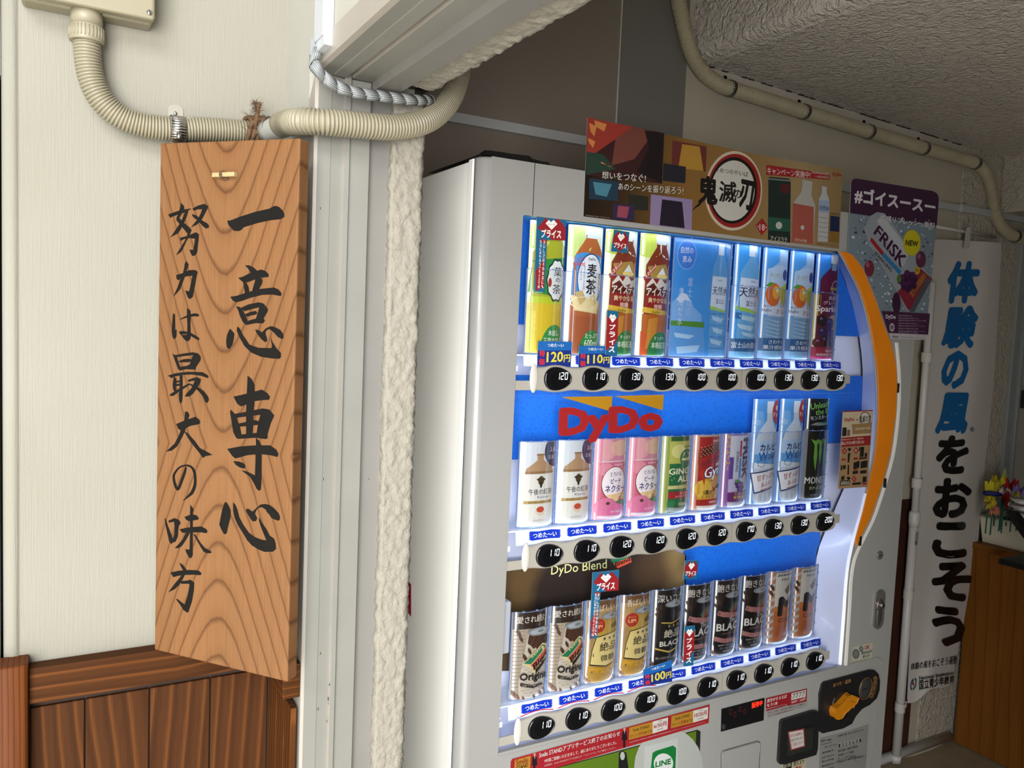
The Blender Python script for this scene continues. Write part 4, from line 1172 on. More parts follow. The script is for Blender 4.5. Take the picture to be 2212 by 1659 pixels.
# grey box at the left of the lowest row
b = B(); c0 = at(1085, 1290, 'y', 1.25); b.box(0.6566, at(1106, 1300, 'y', 1.235)[0], 1.235, 1.28, zat(1100, 1412, 'y', 1.235), zat(1100, 1300, 'y', 1.235))
b.build('lamp_housing', m_plain('grey_housing', '#9da0a8', 0.5), VM, bevel=0.004)

# ---- cover glass
GL = bpy.data.materials.new('cover_glass'); GL.use_nodes = True; nt = GL.node_tree
nt.nodes.clear()
out = nt.nodes.new('ShaderNodeOutputMaterial'); mx = nt.nodes.new('ShaderNodeMixShader'); fz = nt.nodes.new('ShaderNodeFresnel'); fz.inputs[0].default_value = 1.35
tr_ = nt.nodes.new('ShaderNodeBsdfTransparent'); gz = nt.nodes.new('ShaderNodeBsdfGlossy'); gz.inputs['Roughness'].default_value = 0.03
nt.links.new(fz.outputs[0], mx.inputs[0]); nt.links.new(tr_.outputs[0], mx.inputs[1]); nt.links.new(gz.outputs[0], mx.inputs[2]); nt.links.new(mx.outputs[0], out.inputs[0])
b = B()
b.V += [Vector((p[0], YF + 0.0062, p[2])) for p in hole]
for tr in tessellate_polygon([hole]):
    A, Bq, Cq = (b.V[i] for i in tr)
    b.face(list(tr) if (Bq - A).cross(Cq - A)[1] < 0 else list(tr)[::-1])
b.build('cover_glass', GL, VM)

LEDK = 0.06
# ---- light: LED strips the machine really has, one behind every bar and along the shelves
def led(x0, x1, y, z, ty, tz, power, w=0.012, col=(0.70, 0.83, 1.0)):
    d = bpy.data.lights.new('led_strip', 'AREA'); d.shape = 'RECTANGLE'; d.size = x1 - x0; d.size_y = w; d.energy = power * LEDK; d.color = col
    o = bpy.data.objects.new('led_strip', d); COL.objects.link(o); o.location = ((x0 + x1) / 2, y, z)
    v = Vector((0, ty, tz)).normalized(); o.rotation_euler = v.to_track_quat('-Z', 'Y').to_euler()
led(0.70, 1.50, 1.2265, 1.741, 0.45, -1, 1.9)
for r in (0, 1): led(0.70, 1.60, 1.2265, ZR[r] - 0.028, 0.45, -1, 3.4)
for r in (0, 1, 2): led(0.68, 1.56, 1.2297, ZB[r] + 0.0015, 0.9, 1, 0.9, 0.004); led(0.72, 1.55, 1.2345, ZB[r] - 0.014, -1, 0.15, 2.2, 0.012)
led(0.68, 1.60, 1.262, ZB[0] + 0.004, 0, 1, 1.2, 0.02); led(0.68, 1.56, 1.262, ZB[1] + 0.004, 0, 1, 1.2, 0.02); led(0.68, 1.52, 1.262, ZB[2] + 0.004, 0, 1, 1.2, 0.02)

# ---- shelves, ledges and cold labels
SHELF = mat('frosted_shelf', '#e3ebfb', 0.3)
LEDGE = mat('translucent_ledge', '#eef2fb', 0.4); _n = LEDGE.node_tree; _t = nn(LEDGE, 'ShaderNodeBsdfTranslucent'); _t.inputs[0].default_value = lin('#f4f7ff')
_x = nn(LEDGE, 'ShaderNodeMixShader'); _x.inputs[0].default_value = 0.6; lk(LEDGE, bsdf(LEDGE).outputs[0], _x.inputs[1]); lk(LEDGE, _t.outputs[0], _x.inputs[2])
lk(LEDGE, _x.outputs[0], _n.nodes['Material Output'].inputs['Surface'])
LABM = mat('label_blue', '#0b2fa8', 0.4)
def brush(s, x, z, w, h):
    """ragged-ended blue brush mark with its word"""
    rnd = random.Random(int(x * 1000))
    P = [(x - w / 2 + rnd.uniform(0, .004), z + h / 2)]
    for k in range(9): P.append((x - w / 2 + (0 if k % 2 else 0.003), z + h / 2 - h * (k + 1) / 10))
    P.append((x - w * 0.4, z - h / 2)); P.append((x + w * 0.1, z - h * 0.42)); P.append((x + w / 2 - 0.003, z - h / 2))
    for k in range(9): P.append((x + w / 2 - (0 if k % 2 else 0.003), z - h / 2 + h * (k + 1) / 10))
    P.append((x + w * 0.2, z + h * 0.5)); P.append((x - w * 0.2, z + h * 0.42))
    s.poly(P, LABM)
    s.text('つめた〜い', (x - w * 0.36, z + h * 0.27), (x + w * 0.36, z + h * 0.27), (x + w * 0.36, z - h * 0.27), (x - w * 0.36, z - h * 0.27), '#e8eefb', 0.02)
for r in range(3):
    zt, zbm_ = ZB[r] - 0.001, ZR[r] + 0.0212
    sh = B()
    xa, xb = 0.715, BX + 9 * PITCH + 0.022
    sh.box(xa - 0.03, xb - 0.004, 1.2290, 1.292, ZB[r] - 0.004, ZB[r] - 0.0012)
    so = sh.build('display_shelf', SHELF, VM, bevel=0.0006)
    lg = B(); lg.hexa([(xa, 1.2235, zbm_), (xb, 1.2235, zbm_), (xb, 1.2255, zbm_), (xa, 1.2255, zbm_), (xa, 1.2270, zt), (xb, 1.2270, zt), (xb, 1.229, zt), (xa, 1.229, zt)])
    lg.build('label_ledge', LEDGE, so)
    def lf(x, z, l, zt=zt, zb=zbm_): return Vector((x, 1.2235 + 0.0035 * (z - zb) / (zt - zb) - 0.0002 - l, z))
    for k in range(10):
        s = Sheet(lf); brush(s, BX + k * PITCH - 0.004, (zt + zbm_) / 2 + 0.0016, 0.070, 0.0172); s.build('cold_label', so)
    if r == 2:
        s = Sheet(lf)
        for k in range(4):
            xk = BX + k * PITCH - 0.004
            P = [(xk - 0.036 + 0.072 * i / 12, zbm_ + 0.0035 + 0.0045 * math.sin(math.pi * i / 12)) for i in range(13)]
            s.poly(P + [(x, z - 0.0018) for x, z in P[::-1]], '#b3182c')
        s.build('red_line', so)
    # clear clips at the left end of the shelf
    c = B(); c.box(xa - 0.033, xa - 0.012, 1.2245, 1.2285, ZR[r] + 0.012, ZR[r] + 0.022); c.box(xa - 0.030, xa - 0.016, 1.224, 1.2285, ZR[r] + 0.028, ZR[r] + 0.031)
    c.build('shelf_clip', mat('clear_clip', '#dfe9ff', 0.1), so, bevel=0.0006)

# ---- price buttons
SEG = {'0': 'abcdef', '1': 'bc', '2': 'abged', '3': 'abgcd', '7': 'fabc'}
DIG = mat('led_digit', '#eef6ff', 0.4, emit=1.15)
def digit(s, ch, x, z, w, h):
    t = w * 0.20; sk = 0.12
    def q(x0, z0, x1, z1):
        f = lambda u, v: (x + u * w + sk * v * h * 0.6, z + v * h)
        s.quad(f(x0, z0), f(x1, z0), f(x1, z1), f(x0, z1), DIG)
    T = 0.17; U = 0.10
    D = {'a': (0.08, 1 - U, 0.92, 1), 'd': (0.08, 0, 0.92, U), 'g': (0.12, 0.5 - U / 2, 0.88, 0.5 + U / 2), 'f': (0, 0.54, T, 0.96), 'b': (1 - T, 0.54, 1, 0.96), 'e': (0, 0.04, T, 0.46), 'c': (1 - T, 0.04, 1, 0.46)}
    for k in SEG[ch]: q(*D[k])
PR = ((120, 110, 130, 130, 100, 100, 100, 130, 130, 130), (110, 110, 120, 120, 120, 120, 170, 130, 130, 200), (110, 110, 100, 100, 100, 110, 110, 110, 110, 110))
LENS = mat('button_lens', '#07080b', 0.08, coat=0.8)
def egg(cx, cz, a, c, n=28):
    P = []
    for k in range(n):
        t = 2 * math.pi * k / n; x = math.cos(t); z = math.sin(t)
        P.append((cx + a * (x + 0.10 * (1 - z * z)* (1 if x > 0 else 1) - 0.05), cz + c * z * (1 - 0.10 * x)))
    return P
for r in range(3):
    zc = ZR[r]
    b = B(); top, bot = [], []
    xa, xb = BX - 0.047, BX + 9 * PITCH + 0.040
    N = 120
    for i in range(N + 1):
        x = xa + (xb - xa) * i / N; c = math.cos(2 * math.pi * (x - BX) / PITCH)
        e = 1.0
        d = xb - x
        if d < 0.012: e = math.sqrt(max(0.0, 1 - ((0.012 - d) / 0.012) ** 2)) * 0.35 + 0.65
        top.append((x, (0.0222 + 0.0026 * c) * e)); bot.append((x, -(0.0232 + 0.0020 * c) * e))
    pf = ((0.0, 1.0, 1.222), (0.0, 0.985, 1.2185), (0.0, 0.93, 1.2166), (0, 0.80, 1.216))
    rows = []
    for sgn, arr in ((1, top), (-1, bot)):
        for (_, f, y) in pf:
            rows.append([Vector((x, y, zc + h * f)) for x, h in arr])
    rr = rows[:4] + rows[4:][::-1]
    n0 = len(b.V)
    for R in rr: b.V += R
    for j in range(len(rr) - 1):
        for i in range(N): a = n0 + j * (N + 1) + i; b.face([a, a + 1, a + N + 2, a + N + 1], j != 3)
    b.face([n0 + j * (N + 1) + N for j in range(len(rr))])
    bar = b.build('button_bar', BARM, VM)
    b = B(); xs = BX + 5.52 * PITCH; b.box(xs - 0.0004, xs + 0.0004, 1.2156, 1.216, zc - 0.018, zc + 0.0175); b.build('bar_joint', mat('joint_shade', '#6e6a62', 0.6), bar)
    b = B(); b.dome((xa - 0.001, 1.217, zc + 0.0005), 0.0085, 0.0035, 0.0262, 20, 12); b.build('end_cap', mat('cap_white', '#b5b2aa', 0.25, coat=0.4), bar)
    for e in ((0.6566, xa, -0.021, -0.004), (xb, xb + 0.016, -0.008, 0.012)):
        b = B(); b.box(e[0], e[1], 1.2185, 1.222, zc + e[2], zc + e[3]); b.build('bar_bracket', BARM, bar, bevel=0.0008)
    for k in range(10):
        cx = BX + k * PITCH
        b = B(); n = 28
        rings = [(1.0, 1.2162), (0.985, 1.2125), (0.93, 1.2112), (0.86, 1.2118)]
        for f, y in rings:
            b.V += [Vector((cx + (x - cx) * f, y, zc + (z - zc) * f)) for x, z in egg(cx, zc, 0.0292, 0.0213)]
        for j in range(3):
            for i in range(n): i2 = (i + 1) % n; b.face([j * n + i, j * n + i2, (j + 1) * n + i2, (j + 1) * n + i], True)
        b.face([3 * n + i for i in range(n)][::-1])
        b.mi = 1
        n1 = len(b.V); b.V += [Vector((x, 1.2109, z)) for x, z in egg(cx + 0.004, zc - 0.001, 0.0195, 0.0150)]; b.face([n1 + i for i in range(n)][::-1])
        s = Sheet(lambda x, z, l: Vector((x, 1.2106 - l, z)))
        for i, ch in enumerate(str(PR[r][k])): digit(s, ch, cx - 0.0040 + i * 0.0084, zc - 0.0012, 0.0060, 0.0130)
        n2 = len(b.V); b.V += s.V; b.F += [[n2 + i for i in f] for f in s.F]; b.MI += [2] * len(s.F); b.sm += [False] * len(s.F)
        b.build('price_button', [GLOSSBLK, LENS, DIG], bar)

# ---- maker's mark on the glass of the middle row
z7 = lambda x, y: (1080 + x / 3.95, 820 + y / 3.95)
s = Sheet(plane_fn('y', YF + 0.0058, -1))
s.poly([z7(525, 148), z7(960, 142), z7(950, 272)], '#966c12'); s.poly([z7(977, 140), z7(1397, 130), z7(1390, 262)], '#966c12')
s.text('DyDo', z7(505, 240), z7(1392, 217), z7(1392, 500), z7(495, 552), '#84181a', 0.075)
s.build('glass_lettering', VM)

# ---- lower front: inset panel line, groups of controls
z10 = lambda x, y: (1460 + x / 3.4625, 1180 + y / 3.4625)
def FP(pts, d=0.0): return [F(x, y, d) for x, y in pts]
def flat(name, pts, d0, th, mtl, bevel=0.0, parent=None):
    P = FP(pts)
    for p in P: p[1] = YF - d0
    b = B(); b.plate([P], (0, th, 0)); return b.build(name, mtl, parent or VM, bevel=bevel)
# ledge below the display
flat('sill', [(1074, 1625), (1820, 1437), (1820, 1441), (1073.5, 1631)], 0.004, 0.006, MWHITE, 0.0008)
b = B(); ln = [F(x, y) for x, y in ((1820, 1438), (1888, 1421), (1897, 1420), (1903, 1426), (1904, 1436), (1877, 1690))]
for p in ln: p[1] = YF
b.tube(smooth_path(ln, 4), 0.0009, 6); b.build('panel_joint', mat('joint_shade', '#6e6a62', 0.6), VM)
# advertisement window
ad = flat('advert_panel', [z9(150, 1745), z9(1545, 1372), z9(1568, 1385), z9(1556, 1800), z9(140, 2100)], 0.0006, 0.0006, BLACK)
s = Sheet(plane_fn('y', YF - 0.0008, -1)); s.k = 0.55
s.poly([z9(150, 1752), z9(1538, 1382), z9(1520, 1800), z9(150, 2100)], '#5d7d1a')
s.ell(*z9(1330, 1650), 270 / 3.46 * 0.95, 290 / 3.46, '#b9bdb6')
s.poly([z9(1150, 1500), z9(1400, 1435), z9(1400, 1800), z9(1140, 1870)], '#c5cac4')
s.poly([z9(1210, 1545), z9(1235, 1530), z9(1365, 1490), z9(1387, 1510), z9(1380, 1690), z9(1350, 1720), z9(1215, 1750), z9(1190, 1730)], '#0d7a34')
s.ell(*z9(1292, 1625), 21, 22, '#dfe5df')
s.text('LINE', z9(1232, 1612), z9(1350, 1585), z9(1348, 1628), z9(1230, 1655), '#0d7a34', 0.05)
s.poly([z9(958, 1545), z9(985, 1528), z9(1015, 1545), z9(1035, 1700), z9(1045, 1900), z9(950, 1920)], '#15181a'); s.ell(*z9(985, 1568), 5, 9, '#b9bdb6')
s.build('advert_print', ad)
# sales display
pd = flat('sales_display', [(1558, 1531), (1650.6, 1507), (1648.6, 1555.5), (1556.8, 1580)], 0.0014, 0.0014, GLOSSBLK)
s = Sheet(plane_fn('y', YF - 0.0015, -1))
RED = mat('red_led_text', '#ff2a14', 0.4, emit=1.6)
s.text('販売中', z10(568, 1170), z10(648, 1150), z10(647, 1190), z10(567, 1214), RED, 0.03)
for cx, cy in ((408, 1238), (440, 1258), (482, 1217), (515, 1237)): s.ring(*z10(cx, cy), 3.2, 6, 0.25, '#4a1612', 14)
s.ell(*z10(356, 1350), 4, 6, '#2a2c30'); s.build('display_print', pd)
# card reader plate
flat('reader_plate', [z10(345, 1540), z10(360, 1530), z10(605, 1462), z10(622, 1468), z10(625, 1490), z10(600, 1760), z10(335, 1830)], 0.003, 0.003, MWHITE, 0.001)
b = B(); b.tube([Vector((p[0], YF, p[2])) for p in FP([z10(x, y) for x, y in ((336, 1800), (338, 1545), (352, 1528), (607, 1456), (628, 1464), (632, 1490), (620, 1700))])], 0.0007, 6); b.build('panel_joint', SATBLK, VM)
# banknote slot
bs = flat('banknote_slot', [z10(*p) for p in ((783, 1290), (1010, 1222), (1040, 1222), (1050, 1240), (1042, 1500), (1030, 1548), (800, 1618), (760, 1618), (752, 1600), (770, 1310))], 0.008, 0.008, SATBLK, 0.0015)
b = B(); P = FP([z10(820, 1390), z10(1005, 1330), z10(1000, 1500), z10(810, 1560)])
for p in P: p[1] = YF - 0.0085
b.plate([P], (0, 0.0008, 0)); b.build('slot_window', mat('slot_smoke', '#20231f', 0.15, coat=0.5), bs)
b = B()
for k in range(3):
    P = FP([z10(815, 1380 + 10 * k), z10(1010, 1318 + 10 * k), z10(1010, 1322 + 10 * k), z10(815, 1384 + 10 * k)])
    for p in P: p[1] = YF - 0.0092
    b.plate([P], (0, 0.001, 0))
b.build('slot_rib', SATBLK, bs)
# coin plate with return lever
cp = flat('coin_plate', [z10(*p) for p in ((1082, 1030), (1100, 1010), (1440, 920), (1475, 922), (1503, 950), (1514, 1000), (1510, 1070), (1490, 1130), (1440, 1178), (1380, 1210), (1335, 1262), (1305, 1320), (1240, 1355), (1085, 1392), (1064, 1380), (1064, 1100))], 0.005, 0.005, SATBLK, 0.0015)
c = F(*z10(1225, 1185)); b = B()
b.tube([Vector((c[0] + 0.034 * math.cos(a), YF - 0.0052, c[2] + 0.037 * math.sin(a))) for a in [i * math.pi / 16 for i in range(33)]], 0.0012, 6)
b.build('lever_rim', GLOSSBLK, cp)
lv = [z10(*p) for p in ((1140, 1190), (1185, 1160), (1240, 1100), (1262, 1091), (1312, 1113), (1296, 1148), (1250, 1188), (1212, 1222), (1190, 1258), (1160, 1266), (1138, 1255), (1132, 1220))]
P = FP(lv)
for p in P: p[1] = YF - 0.020
b = B(); b.plate([P], (0, 0.014, 0)); lo = b.build('return_lever', m_plain('amber_lever', '#a9690c', 0.35, 0.03), cp, bevel=0.0025); lo['label'] = 'amber coin return lever'
b = B()
for k in range(5):
    p, q = F(*z10(1236 + 11 * k, 1112 + 3 * k)), F(*z10(1262 + 11 * k, 1135 + 3 * k)); p[1] = q[1] = YF - 0.0203
    b.tube([p, q], 0.0007, 5)
b.build('lever_rib', m_plain('amber_lever', '#a9690c', 0.35, 0.03), cp)
c = F(*z10(1405, 1057)); b = B(); b.dome((c[0], YF - 0.005, c[2]), 0.021, 0.004, 0.0245, 24, 8, -90, 90); b.build('coin_slot_cup', mat('cup_grey', '#3a3a3a', 0.2, 0.3), cp)
b = B(); b.tube([Vector((c[0] + 0.0235 * math.cos(a), YF - 0.0055, c[2] + 0.0268 * math.sin(a))) for a in [i * math.pi / 16 for i in range(33)]], 0.0009, 6); b.build('slot_ring', mat('bronze_ring', '#7d5b38', 0.4, 0.4), cp)
b = B(); b.box(c[0] - 0.016, c[0] + 0.001, YF - 0.0098, YF - 0.009, c[2] + 0.0005, c[2] + 0.0025); b.build('coin_slot', BLACK, cp)
s = Sheet(plane_fn('y', YF - 0.0052, -1))
s.text('おつり・返却', z10(1178, 1025), z10(1308, 990), z10(1308, 1020), z10(1176, 1056), '#9c6d33', 0.01)
for i, ch in enumerate('硬貨投入口'):
    x, y = ((1492, 990), (1490, 1025), (1482, 1060), (1474, 1090), (1462, 1118))[i]
    s.ring(*z10(x, y), 4.6, 5.2, 0.12, '#9c6d33', 16); s.text(ch, z10(x - 8, y - 10), z10(x + 8, y - 14), z10(x + 8, y + 6), z10(x - 8, y + 10), '#9c6d33', 0.01)
s.poly([z10(1335, 1160), z10(1342, 1160), z10(1335, 1205), z10(1325, 1215)], '#9c6d33')
s.build('coin_print', cp)
# lock handle and key cylinder
c = F(1897, 1315.5); lh = B()
P = []
for k in range(32):
    a = 2 * math.pi * k / 32; P.append(Vector((c[0] + 0.0185 * math.cos(a) + 0.0004, YF - 0.0042, c[2] + (0.030 if math.sin(a) > 0 else -0.030) + 0.0185 * math.sin(a))))
lh.plate([P], (0, 0.0042, 0)); lk_ = lh.build('lock_handle', mat('handle_metal', '#84807b', 0.35, 0.7), VM, bevel=0.0015)
b = B(); b.dome((c[0] + 0.001, YF - 0.004, c[2] + 0.010), 0.0125, 0.004, 0.0165, 20, 8); b.dome((c[0] + 0.001, YF - 0.004, c[2] - 0.012), 0.0095, 0.0028, 0.030, 18, 8)
b.build('handle_grip', mat('grip_metal', '#6f6c69', 0.3, 0.8), lk_)
b = B(); b.cyl((c[0] + 0.001, YF - 0.006, c[2] + 0.012), (c[0] + 0.001, YF - 0.013, c[2] + 0.012), 0.0065, 20); b.build('lock_core', CHROME, lk_, bevel=0.0008)
b = B(); b.box(c[0] + 0.0003, c[0] + 0.0017, YF - 0.0134, YF - 0.0129, c[2] + 0.008, c[2] + 0.016); b.build('key_hole', BLACK, lk_)
c = F(1899, 1199); b = B(); b.cyl((c[0], YF, c[2]), (c[0], YF - 0.004, c[2]), 0.0105, 24); kc = b.build('key_cylinder', mat('handle_metal', '#84807b', 0.35, 0.7), VM, bevel=0.001)
b = B(); b.box(c[0] - 0.004, c[0] + 0.004, YF - 0.0045, YF - 0.0039, c[2] - 0.001, c[2] + 0.001); b.build('key_hole', BLACK, kc)
# black sheet lying on top
cv = thing('black_cover_sheet', 'creased black plastic sheet lying on top of the vending machine', 'sheet', (0.75, 1.24, 1.839))
P = [at(x, y, 'y', 1.235) for x, y in ((1032, 343), (1036, 332), (1046, 326), (1060, 327), (1100, 333), (1140, 338), (1150, 345), (1166, 350), (1182, 352))]
b = B()
for k in range(len(P) - 1):
    a, c = P[k], P[k + 1]
    for j in range(3):
        y0, y1 = 1.232 + 0.07 * j, 1.232 + 0.07 * (j + 1); d0, d1 = 0.006 * j, 0.006 * (j + 1)
        b.poly([(a[0], y0, max(1.8405, a[2] - d0)), (c[0], y0, max(1.8405, c[2] - d0)), (c[0], y1, max(1.8405, c[2] - d1)), (a[0], y1, max(1.8405, a[2] - d1))])
    b.poly([(a[0], 1.232, a[2]), (c[0], 1.232, c[2]), (c[0], 1.226, 1.8402), (a[0], 1.226, 1.8402)])
o = b.build('sheet', mat('black_sheet', '#0d0d0e', 0.35), cv); md = o.modifiers.new('s', 'SOLIDIFY'); md.thickness = 0.0012
# red mark on the cabinet side
# ================================================================ drink display samples
# each: a printed card curved like a can inside a clear half-round pocket
POCK = bpy.data.materials.new('clear_pocket'); POCK.use_nodes = True; nt = POCK.node_tree; nt.nodes.clear()
out = nt.nodes.new('ShaderNodeOutputMaterial'); mx = nt.nodes.new('ShaderNodeMixShader'); fz = nt.nodes.new('ShaderNodeLayerWeight'); fz.inputs[0].default_value = 0.22
tr_ = nt.nodes.new('ShaderNodeBsdfTransparent'); gz = nt.nodes.new('ShaderNodeBsdfGlossy'); gz.inputs['Roughness'].default_value = 0.12
nt.links.new(fz.outputs['Facing'], mx.inputs[0]); nt.links.new(tr_.outputs[0], mx.inputs[1]); nt.links.new(gz.outputs[0], mx.inputs[2]); nt.links.new(mx.outputs[0], out.inputs[0])
RIM = mat('pocket_rim', '#8fa8d6', 0.15); bsdf(RIM).inputs['Transmission Weight'].default_value = 0.4
CW, BULGE, YE = 0.0745, 0.0100, 1.2430
W_, K_ = '#f2f2ee', '#14110f'


def card_fn(xc, zb, H, w=CW, bulge=BULGE):
    def fn(u, v, l):
        q = 2 * u - 1
        c = math.sqrt(max(0.0, 1 - (q * 0.92) ** 2)); c0 = math.sqrt(1 - 0.92 ** 2)
        return Vector((xc + (u - 0.5) * w, YE - bulge * (c - c0) / (1 - c0) - l, zb + H * (1 - v)))
    return fn


def V(s, t, u0, v0, u1, v1, col, bold=0.01):  # text in a box (u0,v0)-(u1,v1)
    return s.text(t, (u0, v0), (u1, v0), (u1, v1), (u0, v1), col, bold)


def VV(s, t, u, v0, w, h, col, bold=0.01):   # vertical text, top down
    for i, ch in enumerate(t): V(s, ch, u - w / 2, v0 + i * h, u + w / 2, v0 + (i + 0.86) * h, col, bold)


def bottle(s, cx, top, neck, sh, body, col, cap, capc, halfw=0.42, nw=0.13):
    P = [(cx - nw, top + 0.06), (cx + nw, top + 0.06), (cx + nw, neck), (cx + halfw * 0.75, neck + (sh - neck) * 0.55), (cx + halfw, sh), (cx + halfw, body), (cx - halfw, body), (cx - halfw, sh), (cx - halfw * 0.75, neck + (sh - neck) * 0.55), (cx - nw, neck)]
    s.poly(P, col); s.rect(cx - nw * 1.15, top, cx + nw * 1.15, top + cap, capc)
    return s


def blob(s, cx, cy, rx, ry, col, n=26, k=9, amp=0.06):
    s.poly([(cx + rx * (1 + amp * math.cos(k * 2 * math.pi * i / n)) * math.cos(2 * math.pi * i / n), cy + ry * (1 + amp * math.cos(k * 2 * math.pi * i / n)) * math.sin(2 * math.pi * i / n)) for i in range(n)], col)


def d_greentea(s):
    s.rect(0, 0, 1, 1, '#d8ecb4'); s.rect(0, 0, 1, .2, '#e6f4d2'); s.ell(.2, .12, .3, .1, '#c7e36a')
    bottle(s, .62, .02, .12, .24, 1.0, '#a9b02c', .075, '#dfe9ea', .55, .17)
    s.poly([(.08, .3), (1, .26), (1, .57), (.0, .54)], '#2d8f40'); s.rect(.05, .57, 1, .62, '#b9cc2c'); s.rect(0, .62, 1, 1, '#d6bd2c'); s.rect(0, .68, .2, 1, '#e7d13f')
    blob(s, .74, .44, .30, .165, '#18372b', 40, 10, .05); blob(s, .74, .44, .265, .148, '#e8eef2', 40, 10, .05)
    V(s, '葉', .64, .34, .9, .41, K_, .02); V(s, 'の', .70, .42, .86, .455, K_, .02); V(s, '茶', .62, .47, .88, .545, K_, .02)
    s.ell(.54, .46, .05, .035, '#b2352b'); V(s, 'DyDo', .1, .525, .34, .55, '#e8f0e0', .02)
    s.ell(.75, 1.0, .42, .22, '#2f9146', 30); V(s, '水出し', .55, .82, .88, .865, '#eef6e8', .02); V(s, '玉露の旨み', .42, .88, 1.0, .93, '#eef6e8', .02)
    for k in range(5): s.rect(.0, .64 + .05 * k, .3, .643 + .05 * k, '#c9b830')


def d_barley(s):
    s.rect(0, 0, 1, 1, '#e4efd4'); s.ell(.2, .13, .42, .12, '#c9e08a'); s.rect(0, .35, .2, 1, '#dfe8f2')
    bottle(s, .60, .01, .10, .24, 1.0, '#b4632f', .085, '#dce9f4', .44, .17)
    s.poly([(.18, .23), (.4, .205), (1.02, .225), (1.02, .6), (.1, .6), (.12, .35)], '#3f93dd'); s.rect(.1, .60, 1, 1, '#b0663a'); s.rect(.1, .7, 1, 1, '#a65a36')
    s.ell(.62, .41, .38, .2, '#1c3d74', 34); s.ell(.62, .41, .36, .19, '#e6eefa', 34)
    V(s, '麦', .50, .29, .80, .40, K_, .03); V(s, '茶', .48, .41, .80, .53, K_, .03); VV(s, 'おいしい', .92, .36, .09, .05, K_, .02)
    VV(s, 'カフェインゼロ', .42, .31, .05, .027, '#1c3d74'); VV(s, 'ミネラル', .33, .32, .05, .027, '#1c3d74')
    V(s, 'たっぷり', .12, .245, .40, .275, '#c23a3a', .02); V(s, '600ml', .12, .28, .42, .315, '#c23a3a', .02); V(s, 'DyDo', .52, .245, .74, .27, K_, .02)
    s.poly([(.08, .54), (.9, .58), (.86, .68), (.2, .66)], '#e7d7a6'); s.poly([(.2, .52), (.38, .5), (.5, .57), (.34, .62)], '#c9b27a'); s.poly([(.6, .55), (.74, .52), (.84, .59), (.68, .63)], '#d9c48c'); s.ring(.5, .6, .42, .05, .08, '#f3ecd4')
    s.ell(.75, 1.02, .42, .21, '#2f9146', 30); V(s, 'たっぷり', .52, .835, .95, .875, '#eef6e8', .02); V(s, '600ml', .50, .885, .93, .94, '#eef6e8', .02)


def d_icetea(s):
    s.rect(0, 0, 1, 1, '#e8f0cc'); s.ell(.25, .1, .4, .1, '#c6dc5c'); s.ell(.85, .1, .3, .1, '#dfe9e4')
    bottle(s, .62, .01, .11, .26, 1.0, '#7d2f18', .075, '#dfe6e8', .46, .18)
    s.poly([(.16, .30), (.5, .25), (1, .26), (1, .64), (.14, .62)], '#8f1c1a'); s.poly([(.2, .27), (.8, .24), (1, .34), (1, .38), (.3, .36)], '#a78a45')
    s.poly([(.2, .42), (.36, .36), (.5, .41), (.62, .35), (.8, .40), (1, .37), (1, .46), (.2, .46)], '#e2ddd6'); s.poly([(.2, .44), (.4, .40), (.55, .45), (.75, .42), (1, .46), (1, .5), (.16, .5)], '#5b1a12')
    s.poly([(.5, .34), (.68, .27), (.86, .35)], '#dfe8ea'); s.ell(.68, .345, .2, .018, '#e7d07a')
    s.poly([(.1, .36), (.4, .25), (.46, .27), (.14, .39)], '#a3202a'); s.text('525ml', (.13, .345), (.42, .245), (.44, .27), (.16, .37), '#f2e6d0', .02)
    s.poly([(.14, .60), (1, .63), (1, .67), (.12, .645)], '#d9b53a'); s.rect(.12, .66, 1, 1, '#b4631f'); s.poly([(.1, .8), (1, .86), (1, 1), (.1, 1)], '#c8541f'); s.poly([(.3, .7), (.6, .68), (.55, .9), (.25, .95)], '#c98a35')
    V(s, 'アイスティ', .2, .44, 1.0, .51, '#f6efe4', .035); V(s, '爽やかな香', .26, .52, .92, .565, '#f3dfb0', .02); V(s, '微糖', .44, .575, .72, .615, '#e8c4b8', .03); V(s, 'DyDo', .40, .632, .66, .655, '#1d3b2c', .02)
    s.ell(.72, 1.0, .42, .2, '#2a8044', 30); V(s, 'すっきり', .5, .84, .86, .87, '#e6f2dc', .02); V(s, '本格紅茶', .42, .885, .96, .94, '#e6f2dc', .02)


